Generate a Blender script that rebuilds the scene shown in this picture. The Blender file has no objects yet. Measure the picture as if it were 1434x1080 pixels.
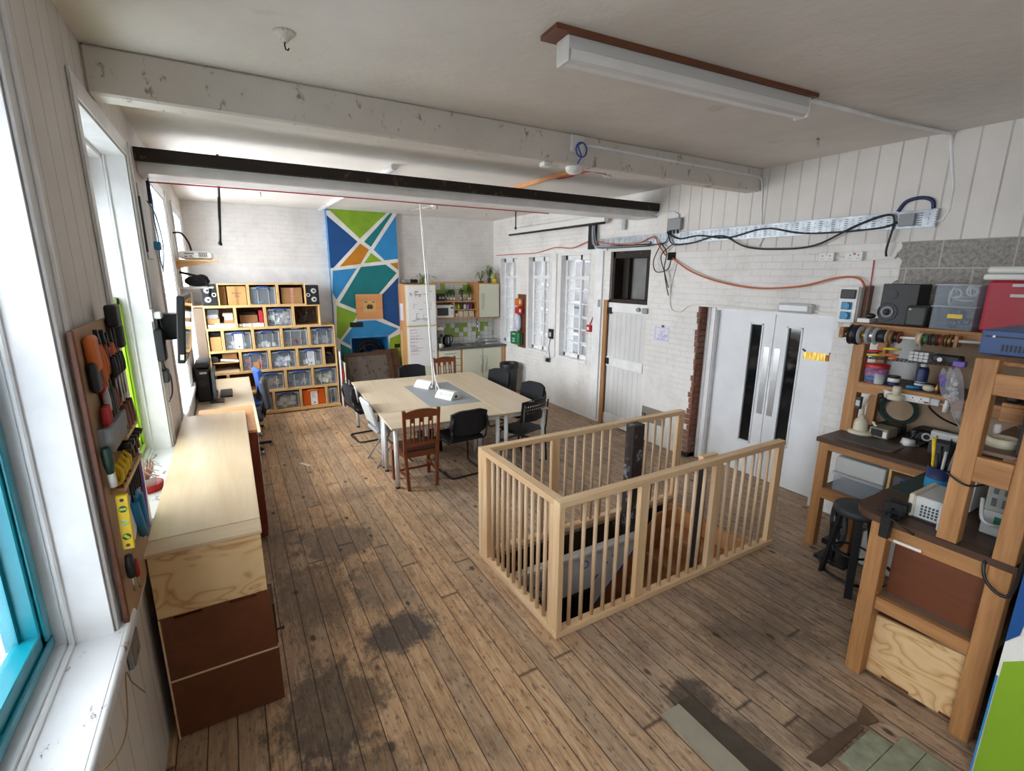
import bpy, bmesh, math, random
from mathutils import Matrix, Vector
random.seed(7)
PI = math.pi
S = bpy.context.scene
COL = S.collection

# ------------------------------------------------------------ camera, sky, exposure
cd = bpy.data.cameras.new('camera')
cam = bpy.data.objects.new('camera', cd); COL.objects.link(cam)
cd.sensor_fit = 'HORIZONTAL'; cd.sensor_width = 36.0
cd.lens = 674.465 / 1434 * 36.0
cd.clip_start = 0.02; cd.clip_end = 200
YAW, PITCH, ROLL = 0.525746910, -0.226676646, 0.00674659
fw = Vector((math.sin(YAW)*math.cos(PITCH), math.cos(YAW)*math.cos(PITCH), math.sin(PITCH)))
rt = Vector((math.cos(YAW), -math.sin(YAW), 0)); up = rt.cross(fw)
r2 = rt*math.cos(ROLL) + up*math.sin(ROLL); u2 = -rt*math.sin(ROLL) + up*math.cos(ROLL)
cm = Matrix.Identity(4)
for i in range(3):
    cm[i][0] = r2[i]; cm[i][1] = u2[i]; cm[i][2] = -fw[i]
cm.translation = Vector((0, 0, 2.4))
cam.matrix_world = cm
S.camera = cam
S.view_settings.view_transform = 'Standard'; S.view_settings.look = 'None'
S.view_settings.gamma = 1.0; S.view_settings.use_curve_mapping = False
S.view_settings.exposure = 1.68
S.cycles.max_bounces = 10; S.cycles.diffuse_bounces = 7; S.cycles.transparent_max_bounces = 16
S.cycles.sample_clamp_indirect = 6.0; S.cycles.caustics_reflective = False; S.cycles.caustics_refractive = False

W = bpy.data.worlds.new('overcast'); S.world = W; W.use_nodes = True
wn = W.node_tree.nodes; wl = W.node_tree.links
bg = wn['Background']
tc = wn.new('ShaderNodeTexCoord'); sx = wn.new('ShaderNodeSeparateXYZ'); rp = wn.new('ShaderNodeValToRGB')
wl.new(tc.outputs['Generated'], sx.inputs[0]); wl.new(sx.outputs['Z'], rp.inputs[0]); wl.new(rp.outputs[0], bg.inputs[0])
rp.color_ramp.elements[0].position = 0.0; rp.color_ramp.elements[0].color = (0.70, 0.78, 0.88, 1)
rp.color_ramp.elements[1].position = 0.5; rp.color_ramp.elements[1].color = (0.90, 0.955, 1.0, 1)
bg.inputs[1].default_value = 3.0

def portal(loc, rot, sx_, sy_):
    l = bpy.data.lights.new('daylight_portal', 'AREA'); l.shape = 'RECTANGLE'; l.size = sx_; l.size_y = sy_
    l.cycles.is_portal = True
    o = bpy.data.objects.new('daylight_portal', l); COL.objects.link(o); o.location = loc; o.rotation_euler = rot

def skylight(y0, y1, watts, x=-1.05):
    """added area lamp outside a left hand window, fill light on top of the sky"""
    l = bpy.data.lights.new('window_daylight', 'AREA'); l.shape = 'RECTANGLE'; l.size = 2.1; l.size_y = y1-y0; l.energy = watts; l.color = (0.95, 0.98, 1.0)
    o = bpy.data.objects.new('window_daylight', l); COL.objects.link(o); o.location = (x, (y0+y1)/2, 2.15); o.rotation_euler = (0, -PI/2-0.1, 0)
skylight(5.56, 6.86, 54); skylight(7.84, 9.14, 42); skylight(-1.42, -0.18, 20)  # added lamps outside two far windows and the unseen rear one brighten the room

# ------------------------------------------------------------ helpers
class MB:
    def __init__(self): self.bm = bmesh.new(); self.T = None; self.mi = 0
    def _fin(self, verts, faces, smooth=False):
        for f in faces:
            f.material_index = self.mi; f.smooth = smooth
        if self.T is not None:
            for v in verts: v.co = self.T @ v.co
        return self
    def box(self, x0, x1, y0, y1, z0, z1, b=0.0, seg=1):
        bm = self.bm
        vs = [bm.verts.new(p) for p in ((x0,y0,z0),(x1,y0,z0),(x1,y1,z0),(x0,y1,z0),(x0,y0,z1),(x1,y0,z1),(x1,y1,z1),(x0,y1,z1))]
        fs = [bm.faces.new([vs[i] for i in q]) for q in ((0,3,2,1),(4,5,6,7),(0,1,5,4),(1,2,6,5),(2,3,7,6),(3,0,4,7))]
        if b > 0:
            es = list({e for f in fs for e in f.edges})
            r = bmesh.ops.bevel(bm, geom=es, offset=b, segments=seg, affect='EDGES', profile=0.5)
            fs = [f for f in bm.faces if f.is_valid and (f in set(r['faces']) or f in set(fs))] if False else r['faces'] + [f for f in fs if f.is_valid]
            fs = list(set(fs)); vs = list({v for f in fs for v in f.verts})
        return self._fin(vs, fs, b > 0 and seg > 1)
    def cbox(self, c, s, b=0.0, rz=0.0, ry=0.0, rx=0.0, seg=1):
        T0 = self.T
        M = Matrix.Translation(c) @ Matrix.Rotation(rz,4,'Z') @ Matrix.Rotation(ry,4,'Y') @ Matrix.Rotation(rx,4,'X')
        self.T = M if T0 is None else T0 @ M
        self.box(-s[0]/2, s[0]/2, -s[1]/2, s[1]/2, -s[2]/2, s[2]/2, b, seg)
        self.T = T0; return self
    def beam(self, p0, p1, w, h, upv=(0,0,1), b=0.0):
        p0, p1 = Vector(p0), Vector(p1); d = (p1-p0); L = d.length; d.normalize()
        u = Vector(upv); r = d.cross(u)
        if r.length < 1e-4: r = d.cross(Vector((1,0,0)))
        r.normalize(); u = r.cross(d)
        M = Matrix(((r.x,d.x,u.x,0),(r.y,d.y,u.y,0),(r.z,d.z,u.z,0),(0,0,0,1))); M.translation = (p0+p1)/2
        T0 = self.T; self.T = M if T0 is None else T0 @ M
        self.box(-w/2, w/2, -L/2, L/2, -h/2, h/2, b); self.T = T0; return self
    def cyl(self, p0, p1, r, n=12, r1=None, cap=True):
        return self.tube([p0, p1], [r, r if r1 is None else r1], n, cap)
    def tube(self, pts, r, n=8, cap=True, closed=False):
        bm = self.bm; P = [Vector(p) for p in pts]; m = len(P)
        R = r if isinstance(r, (list, tuple)) else [r]*m
        rings = []; prev = None; allv = []
        for i in range(m):
            if closed: t = P[(i+1) % m] - P[i-1]
            else: t = P[min(i+1, m-1)] - P[max(i-1, 0)]
            if t.length < 1e-9: t = Vector((0,0,1))
            t.normalize()
            if prev is None:
                a = Vector((0,0,1)) if abs(t.z) < 0.9 else Vector((1,0,0))
                u = t.cross(a).normalized()
            else:
                u = prev - t*prev.dot(t)
                u = u.normalized() if u.length > 1e-6 else t.orthogonal().normalized()
            v = t.cross(u); prev = u
            ring = [bm.verts.new(P[i] + (u*math.cos(2*PI*k/n) + v*math.sin(2*PI*k/n))*R[i]) for k in range(n)]
            rings.append(ring); allv += ring
        fs = []
        for i in range(m if closed else m-1):
            a, b2 = rings[i], rings[(i+1) % m]
            for k in range(n): fs.append(bm.faces.new((a[k], a[(k+1)%n], b2[(k+1)%n], b2[k])))
        self._fin([], fs, True)
        if cap and not closed:
            cf = [bm.faces.new(rings[0][::-1]), bm.faces.new(rings[-1])]
            self._fin([], cf, False)
        return self._fin(allv, [])
    def lathe(self, prof, c=(0,0,0), n=20, axis='Z'):
        bm = self.bm; rings = []; av = []
        for r, z in prof:
            if r < 1e-6:
                ring = [bm.verts.new((0,0,z))]
            else:
                ring = [bm.verts.new((r*math.cos(2*PI*k/n), r*math.sin(2*PI*k/n), z)) for k in range(n)]
            rings.append(ring); av += ring
        fs = []
        for a, b2 in zip(rings, rings[1:]):
            for k in range(n):
                k2 = (k+1) % n
                if len(a) == 1 and len(b2) == 1: continue
                if len(a) == 1: fs.append(bm.faces.new((a[0], b2[k2], b2[k])))
                elif len(b2) == 1: fs.append(bm.faces.new((a[k], a[k2], b2[0])))
                else: fs.append(bm.faces.new((a[k], a[k2], b2[k2], b2[k])))
        M = Matrix.Translation(c)
        if axis == 'X': M = M @ Matrix.Rotation(PI/2, 4, 'Y')
        if axis == 'Y': M = M @ Matrix.Rotation(-PI/2, 4, 'X')
        for v in av: v.co = M @ v.co
        return self._fin(av, fs, True)
    def prism(self, poly, a, b, axis='Z'):
        """poly in the plane across axis, pushed from a to b"""
        bm = self.bm
        def mk(p, t):
            return {'Z': (p[0], p[1], t), 'Y': (p[0], t, p[1]), 'X': (t, p[0], p[1])}[axis]
        A = [bm.verts.new(mk(p, a)) for p in poly]; B = [bm.verts.new(mk(p, b)) for p in poly]
        fs = [bm.faces.new(A[::-1]), bm.faces.new(B)]
        n = len(poly)
        for i in range(n): fs.append(bm.faces.new((A[i], A[(i+1)%n], B[(i+1)%n], B[i])))
        bmesh.ops.recalc_face_normals(bm, faces=fs)
        return self._fin(A+B, fs)
    def face(self, pts):
        vs = [self.bm.verts.new(p) for p in pts]; f = self.bm.faces.new(vs)
        return self._fin(vs, [f])
    def ball(self, c, r, sc=(1,1,1), n=12):
        prof = [(r*math.sin(PI*i/8), -r*math.cos(PI*i/8)) for i in range(9)]
        prof[0] = (0, -r); prof[-1] = (0, r)
        T0 = self.T; M = Matrix.Translation(c) @ Matrix.Diagonal((*sc, 1))
        self.T = M if T0 is None else T0 @ M
        self.lathe(prof, n=n); self.T = T0; return self
    def torus(self, c, R, r, axis='Z', n=24, m=8):
        pts = []
        for k in range(n):
            a = 2*PI*k/n; x, y = R*math.cos(a), R*math.sin(a)
            pts.append({'Z': (x,y,0), 'X': (0,x,y), 'Y': (x,0,y)}[axis])
        return self.tube([Vector(c)+Vector(p) for p in pts], r, m, closed=True)

def _mk(name, mb, mats, off=None):
    me = bpy.data.meshes.new(name)
    if off is not None:
        for v in mb.bm.verts: v.co -= off
    mb.bm.to_mesh(me); mb.bm.free()
    for m in (mats if isinstance(mats, (list, tuple)) else [mats]): me.materials.append(m)
    o = bpy.data.objects.new(name, me); COL.objects.link(o)
    return o
def root_of(o):
    while o.parent: o = o.parent
    return o
def thing(name, label, cat, loc=(0,0,0), group=None):
    o = bpy.data.objects.new(name, None); COL.objects.link(o); o.location = loc
    o.empty_display_size = 0.1
    o['label'] = label; o['category'] = cat
    if group: o['group'] = group
    return o
def part(name, mb, mats, parent, label=None):
    off = Vector(root_of(parent).location)
    o = _mk(name, mb, mats, off); o.parent = parent
    if label: o['label'] = label
    return o
def single(name, mb, mats, label, cat, group=None):
    co = [v.co for v in mb.bm.verts]
    off = Vector(((min(c.x for c in co)+max(c.x for c in co))/2, (min(c.y for c in co)+max(c.y for c in co))/2, min(c.z for c in co)))
    o = _mk(name, mb, mats, off); o.location = off
    o['label'] = label; o['category'] = cat
    if group: o['group'] = group
    return o
def struct(name, mb, mats, parent=None):
    o = _mk(name, mb, mats)
    if parent: o.parent = parent
    else: o['kind'] = 'structure'
    return o
def dup(root, loc=None, rz=None, label=None, group=None):
    def cp(o, par):
        c = o.copy(); COL.objects.link(c)
        if par is not None: c.parent = par
        for ch in list(o.children): cp(ch, c)
        return c
    r = cp(root, None)
    if loc is not None: r.location = loc
    if rz is not None: r.rotation_euler[2] = rz
    if label: r['label'] = label
    if group: r['group'] = group
    return r
def textmesh(s, size, M, ext=0.0006):
    cu = bpy.data.curves.new('t', 'FONT'); cu.body = s; cu.size = size; cu.extrude = ext; cu.align_x = 'CENTER'; cu.align_y = 'CENTER'
    o = bpy.data.objects.new('t', cu); COL.objects.link(o)
    me = bpy.data.meshes.new_from_object(o)
    bpy.data.objects.remove(o); bpy.data.curves.remove(cu)
    mb = MB(); mb.bm.from_mesh(me); bpy.data.meshes.remove(me)
    for v in mb.bm.verts: v.co = M @ v.co
    return mb

# ------------------------------------------------------------ materials
def srgb(h):
    c = [int(h[i:i+2], 16)/255 for i in (0, 2, 4)]
    return tuple((x/12.92 if x <= 0.04045 else ((x+0.055)/1.055)**2.4) for x in c) + (1,)
class N:
    def __init__(self, name):
        self.m = bpy.data.materials.new(name); self.m.use_nodes = True
        self.t = self.m.node_tree; self.b = self.t.nodes['Principled BSDF']
        self.co = self.t.nodes.new('ShaderNodeTexCoord').outputs['Object']
    def n(self, typ, **kw):
        o = self.t.nodes.new('ShaderNode'+typ)
        for k, v in kw.items(): setattr(o, k, v)
        return o
    def link(self, a, b): self.t.links.new(a, b)
    def val(self, sock, v):
        if hasattr(v, 'is_output'): self.link(v, sock)
        else: sock.default_value = v
    def math(self, op, a, b=0.0, c=0.0, clamp=False):
        o = self.n('Math', operation=op, use_clamp=clamp)
        self.val(o.inputs[0], a); self.val(o.inputs[1], b); self.val(o.inputs[2], c)
        return o.outputs[0]
    def mapping(self, scale=(1,1,1), loc=(0,0,0), rot=(0,0,0), src=None):
        o = self.n('Mapping'); self.link(src or self.co, o.inputs[0])
        o.inputs['Scale'].default_value = scale; o.inputs['Location'].default_value = loc; o.inputs['Rotation'].default_value = rot
        return o.outputs[0]
    def noise(self, scale, detail=3, rough=0.55, vec=None, dist=0.0):
        o = self.n('TexNoise'); self.link(vec or self.co, o.inputs['Vector'])
        o.inputs['Scale'].default_value = scale; o.inputs['Detail'].default_value = detail
        o.inputs['Roughness'].default_value = rough; o.inputs['Distortion'].default_value = dist
        return o.outputs['Fac']
    def ramp(self, fac, stops):
        o = self.n('ValToRGB'); self.link(fac, o.inputs[0]); e = o.color_ramp.elements
        while len(e) < len(stops): e.new(0.5)
        for k, (p, c) in enumerate(stops):
            e[k].position = p; e[k].color = c if len(c) == 4 else (*c, 1)
        return o.outputs[0]
    def mix(self, fac, a, b, mode='MIX'):
        o = self.n('Mix', data_type='RGBA', blend_type=mode)
        self.val(o.inputs[0], fac); self.val(o.inputs[6], a); self.val(o.inputs[7], b)
        return o.outputs[2]
    def sep(self, vec=None):
        o = self.n('SeparateXYZ'); self.link(vec or self.co, o.inputs[0]); return o.outputs
    def comb(self, x, y, z):
        o = self.n('CombineXYZ'); self.val(o.inputs[0], x); self.val(o.inputs[1], y); self.val(o.inputs[2], z); return o.outputs[0]
    def bump(self, h, strength=0.3, dist=0.01):
        o = self.n('Bump'); self.link(h, o.inputs['Height']); o.inputs['Strength'].default_value = strength; o.inputs['Distance'].default_value = dist
        self.link(o.outputs[0], self.b.inputs['Normal'])
    def base(self, c): self.val(self.b.inputs['Base Color'], c)
    def rough(self, r): self.val(self.b.inputs['Roughness'], r)

def paint(name, hexc, rough=0.5, metal=0.0, var=0.06, scale=6.0, bump=0.0):
    k = N(name); c = srgb(hexc)
    f = k.noise(scale, 4)
    lo = tuple(max(0, x*(1-var*2.2)) for x in c[:3]); hi = tuple(min(1, x*(1+var)) for x in c[:3])
    k.base(k.ramp(f, [(0.3, lo), (0.7, hi)])); k.rough(rough); k.b.inputs['Metallic'].default_value = metal
    if bump: k.bump(k.noise(scale*12, 3), bump, 0.004)
    return k.m
def wood(name, c1, c2, axis='Y', scale=9.0, rough=0.55, knots=0.0, stretch=14.0, dark=None):
    k = N(name); sc = {'X': (1/stretch,1,1), 'Y': (1,1/stretch,1), 'Z': (1,1,1/stretch)}[axis]
    v = k.mapping(sc)
    a = k.noise(scale, 5, 0.6, v, 1.2); b = k.noise(scale*5, 4, 0.6, v, 0.4); big = k.noise(1.6, 2)
    f = k.math('ADD', k.math('MULTIPLY', a, 0.65), k.math('MULTIPLY', b, 0.35))
    col = k.ramp(f, [(0.32, srgb(c1)), (0.68, srgb(c2))])
    col = k.mix(k.math('MULTIPLY', k.math('SUBTRACT', big, 0.35, clamp=True), 0.5), col, srgb(c1))
    if knots:
        vo = k.n('TexVoronoi'); k.link(k.mapping({'X':(0.5,1.6,1.6),'Y':(1.6,0.5,1.6),'Z':(1.6,1.6,0.5)}[axis]), vo.inputs['Vector']); vo.inputs['Scale'].default_value = 4.0
        kn = k.ramp(vo.outputs['Distance'], [(0.04, (1,1,1)), (0.085, (0,0,0))])
        col = k.mix(k.math('MULTIPLY', kn, knots), col, srgb(dark or c1))
    k.base(col); k.rough(rough); k.bump(b, 0.12, 0.004)
    return k.m
def plain(name, hexc, rough=0.5, metal=0.0, emit=None):
    k = N(name); k.base(srgb(hexc)); k.rough(rough); k.b.inputs['Metallic'].default_value = metal
    k.rough(k.math('ADD', k.math('MULTIPLY', k.noise(30, 2), 0.12), rough-0.06))
    return k.m
def clear(name, tint, alpha, rough=0.15):
    """thin see-through plastic or glass: part transparent, part body colour"""
    k = N(name); k.base(srgb(tint)); k.rough(rough)
    tr = k.n('BsdfTransparent'); mx = k.n('MixShader'); lw = k.n('LayerWeight'); lw.inputs[0].default_value = 0.35
    out = k.t.nodes['Material Output']
    f = k.math('ADD', alpha, k.math('MULTIPLY', lw.outputs['Facing'], 0.35), clamp=True)
    k.link(f, mx.inputs[0]); k.link(tr.outputs[0], mx.inputs[1]); k.link(k.b.outputs[0], mx.inputs[2]); k.link(mx.outputs[0], out.inputs[0])
    return k.m
def bricky(name, paint_hex, axis, bw=0.225, bh=0.075, mort='8f8b86', strength=0.5, dirty=0.35, cut=None):
    """painted brick; axis = the wall's horizontal axis"""
    k = N(name); s = k.sep()
    h = s[0] if axis == 'X' else s[1]
    wob = k.math('MULTIPLY', k.math('SUBTRACT', k.noise(1.3, 2), 0.5), 0.03)
    v = k.comb(h, k.math('ADD', s[2], wob), 0.0)
    br = k.n('TexBrick'); k.link(v, br.inputs['Vector'])
    br.inputs['Scale'].default_value = 1.0; br.inputs['Brick Width'].default_value = bw; br.inputs['Row Height'].default_value = bh
    br.inputs['Mortar Size'].default_value = 0.006; br.inputs['Mortar Smooth'].default_value = 0.4
    br.inputs['Color1'].default_value = (1,1,1,1); br.inputs['Color2'].default_value = (0.93,0.93,0.93,1); br.inputs['Mortar'].default_value = (0.72,0.71,0.7,1)
    c = srgb(paint_hex)
    big = k.noise(1.1, 5, 0.62)
    col = k.ramp(big, [(0.3, tuple(x*0.86 for x in c[:3])), (0.65, c[:3])])
    col = k.mix(k.math('MULTIPLY', k.ramp(k.noise(1.7, 4, 0.6, k.mapping(loc=(4,2,1))), [(0.38, (0.05,0.05,0.05)), (0.62, (0.45,0.45,0.45))]), 0.65), col, br.outputs['Color'], 'MULTIPLY')
    col = k.mix(k.ramp(k.noise(2.6, 7, 0.72, k.mapping(loc=(9,1,5))), [(0.5, (0,0,0)), (0.72, (0.32,0.32,0.32))]), col, srgb('a39a8f'))
    patch = k.math('GREATER_THAN', k.noise(0.9, 3), 0.46)
    sm = k.noise(14, 5, 0.7)
    spk = k.ramp(sm, [(0.24, (1,1,1)), (0.31, (0,0,0))])
    col = k.mix(k.math('MULTIPLY', spk, dirty), col, srgb(mort))
    f = k.noise(55, 3)
    hgt = k.math('ADD', k.math('MULTIPLY', k.math('SUBTRACT', 1.0, br.outputs['Fac']), k.math('ADD', k.math('MULTIPLY', patch, 0.6), 0.2)), k.math('ADD', k.math('MULTIPLY', f, 0.12), k.math('MULTIPLY', k.noise(9, 5, 0.7), 0.9)))
    if cut:
        col = cut(k, s, col)
    k.base(col); k.rough(0.7); k.bump(hgt, strength, 0.012)
    return k.m
def boards(name, hexc, axis, pitch, groove='6f6760', gw=0.045, off=0.0, rough=0.6, keep=1.0):
    k = N(name); s = k.sep(); h = s[0] if axis == 'X' else s[1]
    t = k.math('FRACT', k.math('DIVIDE', k.math('ADD', h, 20.0+off), pitch))
    d = k.math('MINIMUM', t, k.math('SUBTRACT', 1.0, t))
    idx = k.math('FLOOR', k.math('DIVIDE', k.math('ADD', h, 20.0+off), pitch))
    wnz = k.n('TexWhiteNoise', noise_dimensions='1D'); k.link(idx, wnz.inputs['W'])
    g = k.ramp(d, [(gw*0.4, (1,1,1)), (gw, (0,0,0))])
    c = srgb(hexc); col = k.ramp(k.noise(1.5, 5, 0.6), [(0.3, tuple(x*0.84 for x in c[:3])), (0.65, c[:3])])
    col = k.mix(k.math('MULTIPLY', wnz.outputs['Value'], 0.1), col, (0.3,0.28,0.26,1))
    br = k.math('MULTIPLY', g, k.math('MULTIPLY', k.noise(2.2, 3), 0.8*keep), clamp=True)
    col = k.mix(br, col, srgb(groove))
    k.base(col); k.rough(rough); k.bump(k.math('SUBTRACT', 1.0, g), 0.5, 0.006)
    return k.m
# ------------------------------------------------------------ room surfaces
def floor_mat():
    k = N('floorboards'); s = k.sep(); x, y = s[0], s[1]
    P = 0.136
    u = k.math('DIVIDE', k.math('ADD', x, 10.0), P)
    idx = k.math('FLOOR', u); t = k.math('FRACT', u); d = k.math('MINIMUM', t, k.math('SUBTRACT', 1.0, t))
    w1 = k.n('TexWhiteNoise', noise_dimensions='1D'); k.link(idx, w1.inputs['W'])
    yy = k.math('ADD', k.math('DIVIDE', y, 4.6), k.math('MULTIPLY', w1.outputs['Value'], 5.0))
    jy = k.math('FRACT', yy); jd = k.math('MINIMUM', jy, k.math('SUBTRACT', 1.0, jy))
    w2 = k.n('TexWhiteNoise', noise_dimensions='2D'); k.link(k.comb(idx, k.math('FLOOR', yy), 0.0), w2.inputs['Vector'])
    rnd = w2.outputs['Value']
    gv = k.comb(k.math('ADD', x, k.math('MULTIPLY', rnd, 7.0)), k.math('DIVIDE', y, 13.0), 0.0)
    g1 = k.noise(26, 6, 0.62, gv, 1.0); g2 = k.noise(90, 4, 0.6, gv, 0.3)
    f = k.math('ADD', k.math('MULTIPLY', k.math('SUBTRACT', g1, 0.5), 0.8), k.math('ADD', 0.5, k.math('MULTIPLY', k.math('SUBTRACT', g2, 0.5), 0.6)))
    col = k.ramp(f, [(0.26, srgb('7d5c43')), (0.47, srgb('bf9972')), (0.72, srgb('d8b994'))])
    # each board its own tone, some greyer, some redder
    col = k.mix(k.math('MULTIPLY', rnd, 0.22), col, srgb('7f6752'))
    w3 = k.n('TexWhiteNoise', noise_dimensions='2D'); k.link(k.comb(idx, k.math('ADD', k.math('FLOOR', yy), 31.0), 0.0), w3.inputs['Vector'])
    col = k.mix(k.math('MULTIPLY', k.math('GREATER_THAN', w3.outputs['Value'], 0.72), 0.28), col, srgb('8c8175'))
    # worn grey on the right by the stair, grime streaks everywhere
    gry = k.math('MULTIPLY', k.math('SMOOTH_MIN', k.math('MULTIPLY', k.math('SUBTRACT', x, 1.15), 1.2, clamp=True), 1.0, 0.2), 0.55, clamp=True)
    gry = k.math('MULTIPLY', gry, k.math('ADD', 0.55, k.math('MULTIPLY', k.noise(1.4, 3), 0.9)), clamp=True)
    col = k.mix(gry, col, k.ramp(f, [(0.28, srgb('544a41')), (0.48, srgb('8f8073')), (0.72, srgb('afa294'))]))
    grime = k.noise(1.7, 6, 0.68)
    col = k.mix(k.ramp(grime, [(0.52, (0,0,0)), (0.78, (0.75,0.75,0.75))]), col, srgb('4a3d33'))
    fine = k.noise(38, 5, 0.7, k.mapping((1, 0.35, 1)))
    col = k.mix(k.ramp(fine, [(0.555, (0,0,0)), (0.64, (0.6,0.6,0.6))]), col, srgb('3d3027'))
    # the black soot patches
    rag = k.math('MULTIPLY', k.math('SUBTRACT', k.noise(6, 8, 0.75, k.mapping((1.3, 0.8, 1))), 0.5), 2.6)
    tex = k.math('ADD', 0.35, k.math('MULTIPLY', k.noise(45, 4, 0.7, k.mapping((1, 0.3, 1))), 1.3), clamp=True)
    for (cx, cy, rx_, ry_, st, hx) in ((0.78,2.84,0.30,0.24,0.85,'343434'), (0.80,3.45,0.26,0.45,0.45,'4a4641'), (0.62,4.25,0.42,0.42,0.62,'484542'), (0.30,3.55,0.36,0.55,0.5,'3f372f'), (0.1,4.6,0.25,0.9,0.4,'473a30'),
                                  (0.25,2.45,0.34,0.45,0.72,'2e2722'), (0.2,1.9,0.5,0.35,0.5,'332b25'), (2.08,1.45,0.18,0.22,0.8,'332d28'), (2.1,1.15,0.16,0.3,0.62,'38312b'),
                                  (2.85,1.55,0.6,0.35,0.35,'3c342e'), (2.55,0.95,0.25,0.2,0.5,'382a22'), (3.3,1.8,0.8,0.4,0.3,'3d352e'), (0.95,5.2,0.4,0.2,0.25,'4a3d33'), (1.95,5.15,0.3,0.16,0.35,'43372e')):
        a = k.math('DIVIDE', k.math('SUBTRACT', x, cx), rx_); b = k.math('DIVIDE', k.math('SUBTRACT', y, cy), ry_)
        r = k.math('SQRT', k.math('ADD', k.math('MULTIPLY', a, a), k.math('MULTIPLY', b, b)))
        m = k.math('MULTIPLY', k.ramp(k.math('ADD', r, rag), [(0.6, (st,st,st)), (1.15, (0,0,0))]), tex)
        col = k.mix(m, col, srgb(hx))
    # knots and paint flecks
    vo = k.n('TexVoronoi'); k.link(k.mapping((1.0, 0.55, 1.0)), vo.inputs['Vector']); vo.inputs['Scale'].default_value = 5.5
    kn = k.ramp(vo.outputs['Distance'], [(0.07, (0.85,0.85,0.85)), (0.13, (0,0,0))])
    col = k.mix(kn, col, srgb('34261c'))
    vo2 = k.n('TexVoronoi'); k.link(k.mapping(loc=(3.1,1.7,0)), vo2.inputs['Vector']); vo2.inputs['Scale'].default_value = 4.2
    fl = k.math('MULTIPLY', k.ramp(vo2.outputs['Distance'], [(0.022, (1,1,1)), (0.035, (0,0,0))]), k.math('GREATER_THAN', k.noise(2.1, 2), 0.52))
    col = k.mix(k.math('MULTIPLY', fl, 0.8), col, srgb('c9c3ba'))
    gap = k.math('MAXIMUM', k.ramp(d, [(0.01, (0.92,0.92,0.92)), (0.03, (0,0,0))]), k.ramp(jd, [(0.0002, (0.8,0.8,0.8)), (0.0006, (0,0,0))]))
    col = k.mix(gap, col, srgb('1d1611'))
    k.base(col); k.rough(k.math('ADD', 0.48, k.math('MULTIPLY', g2, 0.3)))
    k.bump(k.math('ADD', k.math('SUBTRACT', 1.0, gap), k.math('MULTIPLY', f, 0.35)), 0.45, 0.006)
    return k.m
def ceiling_mat():
    k = N('old_white_plaster'); c = srgb('e4e0da')
    col = k.ramp(k.noise(0.7, 6, 0.62), [(0.32, tuple(x*0.84 for x in c[:3])), (0.62, c[:3])])
    ed = k.noise(2.3, 6, 0.7)
    col = k.mix(k.ramp(ed, [(0.63, (0,0,0)), (0.75, (0.4,0.4,0.4))]), col, srgb('98897a'))
    vo = k.n('TexVoronoi'); k.link(k.mapping(loc=(0.3,0.2,0)), vo.inputs['Vector']); vo.inputs['Scale'].default_value = 1.3
    col = k.mix(k.math('MULTIPLY', k.ramp(vo.outputs['Distance'], [(0.012, (1,1,1)), (0.02, (0,0,0))]), 0.8), col, srgb('2b2724'))
    k.base(col); k.rough(0.8); k.bump(k.math('ADD', k.noise(3.0, 5), k.math('MULTIPLY', k.noise(30, 3), 0.15)), 0.35, 0.04)
    return k.m
def concrete_cut(k, s, col):
    wob = k.math('MULTIPLY', k.math('SUBTRACT', k.noise(9, 4), 0.5), 0.25)
    a = k.math('LESS_THAN', k.math('ADD', s[1], wob), 2.1)
    v = k.comb(s[1], s[2], 0.0)
    br = k.n('TexBrick'); k.link(v, br.inputs['Vector']); br.inputs['Scale'].default_value = 1.0
    br.inputs['Brick Width'].default_value = 0.45; br.inputs['Row Height'].default_value = 0.225; br.inputs['Mortar Size'].default_value = 0.006
    c1 = k.ramp(k.noise(34, 5, 0.75), [(0.3, srgb('5c5955')), (0.5, srgb('918d87')), (0.7, srgb('a5a19b'))])
    c1 = k.mix(br.outputs['Fac'], c1, srgb('b1ada7'))
    return k.mix(a, col, c1)

M = {}
M['floor'] = floor_mat(); M['ceiling'] = ceiling_mat()
M['brick_right'] = bricky('white_painted_brick_right', 'e6e4e1', 'Y', cut=concrete_cut, strength=0.55)
M['brick_far'] = bricky('white_painted_brick_far', 'e4e2e0', 'X', strength=0.5, dirty=0.5)
M['boards_left'] = boards('matchboard_left', 'dfdad5', 'Y', 0.175, gw=0.04)
M['boards_right'] = boards('matchboard_right', 'e2ded9', 'Y', 0.171, gw=0.05, off=0.03)
M['white'] = paint('white_gloss_paint', 'e4e4e5', 0.35, var=0.05, bump=0.05)
M['white_worn'] = None
def worn(name, hexc, under, amt=0.66, rough=0.4):
    k = N(name); c = srgb(hexc)
    col = k.ramp(k.noise(3, 4), [(0.3, tuple(x*0.9 for x in c[:3])), (0.7, c[:3])])
    e = k.noise(6.5, 8, 0.75, k.mapping((1.6, 0.8, 1)))
    col = k.mix(k.ramp(e, [(amt, (0,0,0)), (amt+0.05, (1,1,1))]), col, srgb(under))
    k.base(col); k.rough(rough); k.bump(e, 0.15, 0.01); return k.m
M['white_worn'] = worn('chipped_white_sill', 'e1e2e4', '6f5c50', 0.575)
M['beam_white'] = worn('flaking_white_beam', 'd8d3cc', '94877a', 0.585, 0.6)
M['beam_dark'] = worn('dark_bare_timber', '1f130b', '6b5236', 0.60, 0.7)
M['teal'] = paint('teal_paint', '0a8294', 0.3, var=0.08); M['lime'] = paint('lime_paint', 'a5d81a', 0.35, var=0.06)
M['brickred'] = bricky('bare_red_brick', '7d4f3d', 'X', strength=0.9, mort='5a4a40', dirty=0.6)
M['glass'] = clear('window_glass', 'dfe8ea', 0.03, 0.05)
M['darkglass'] = plain('dark_glass', '101315', 0.08)
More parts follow.
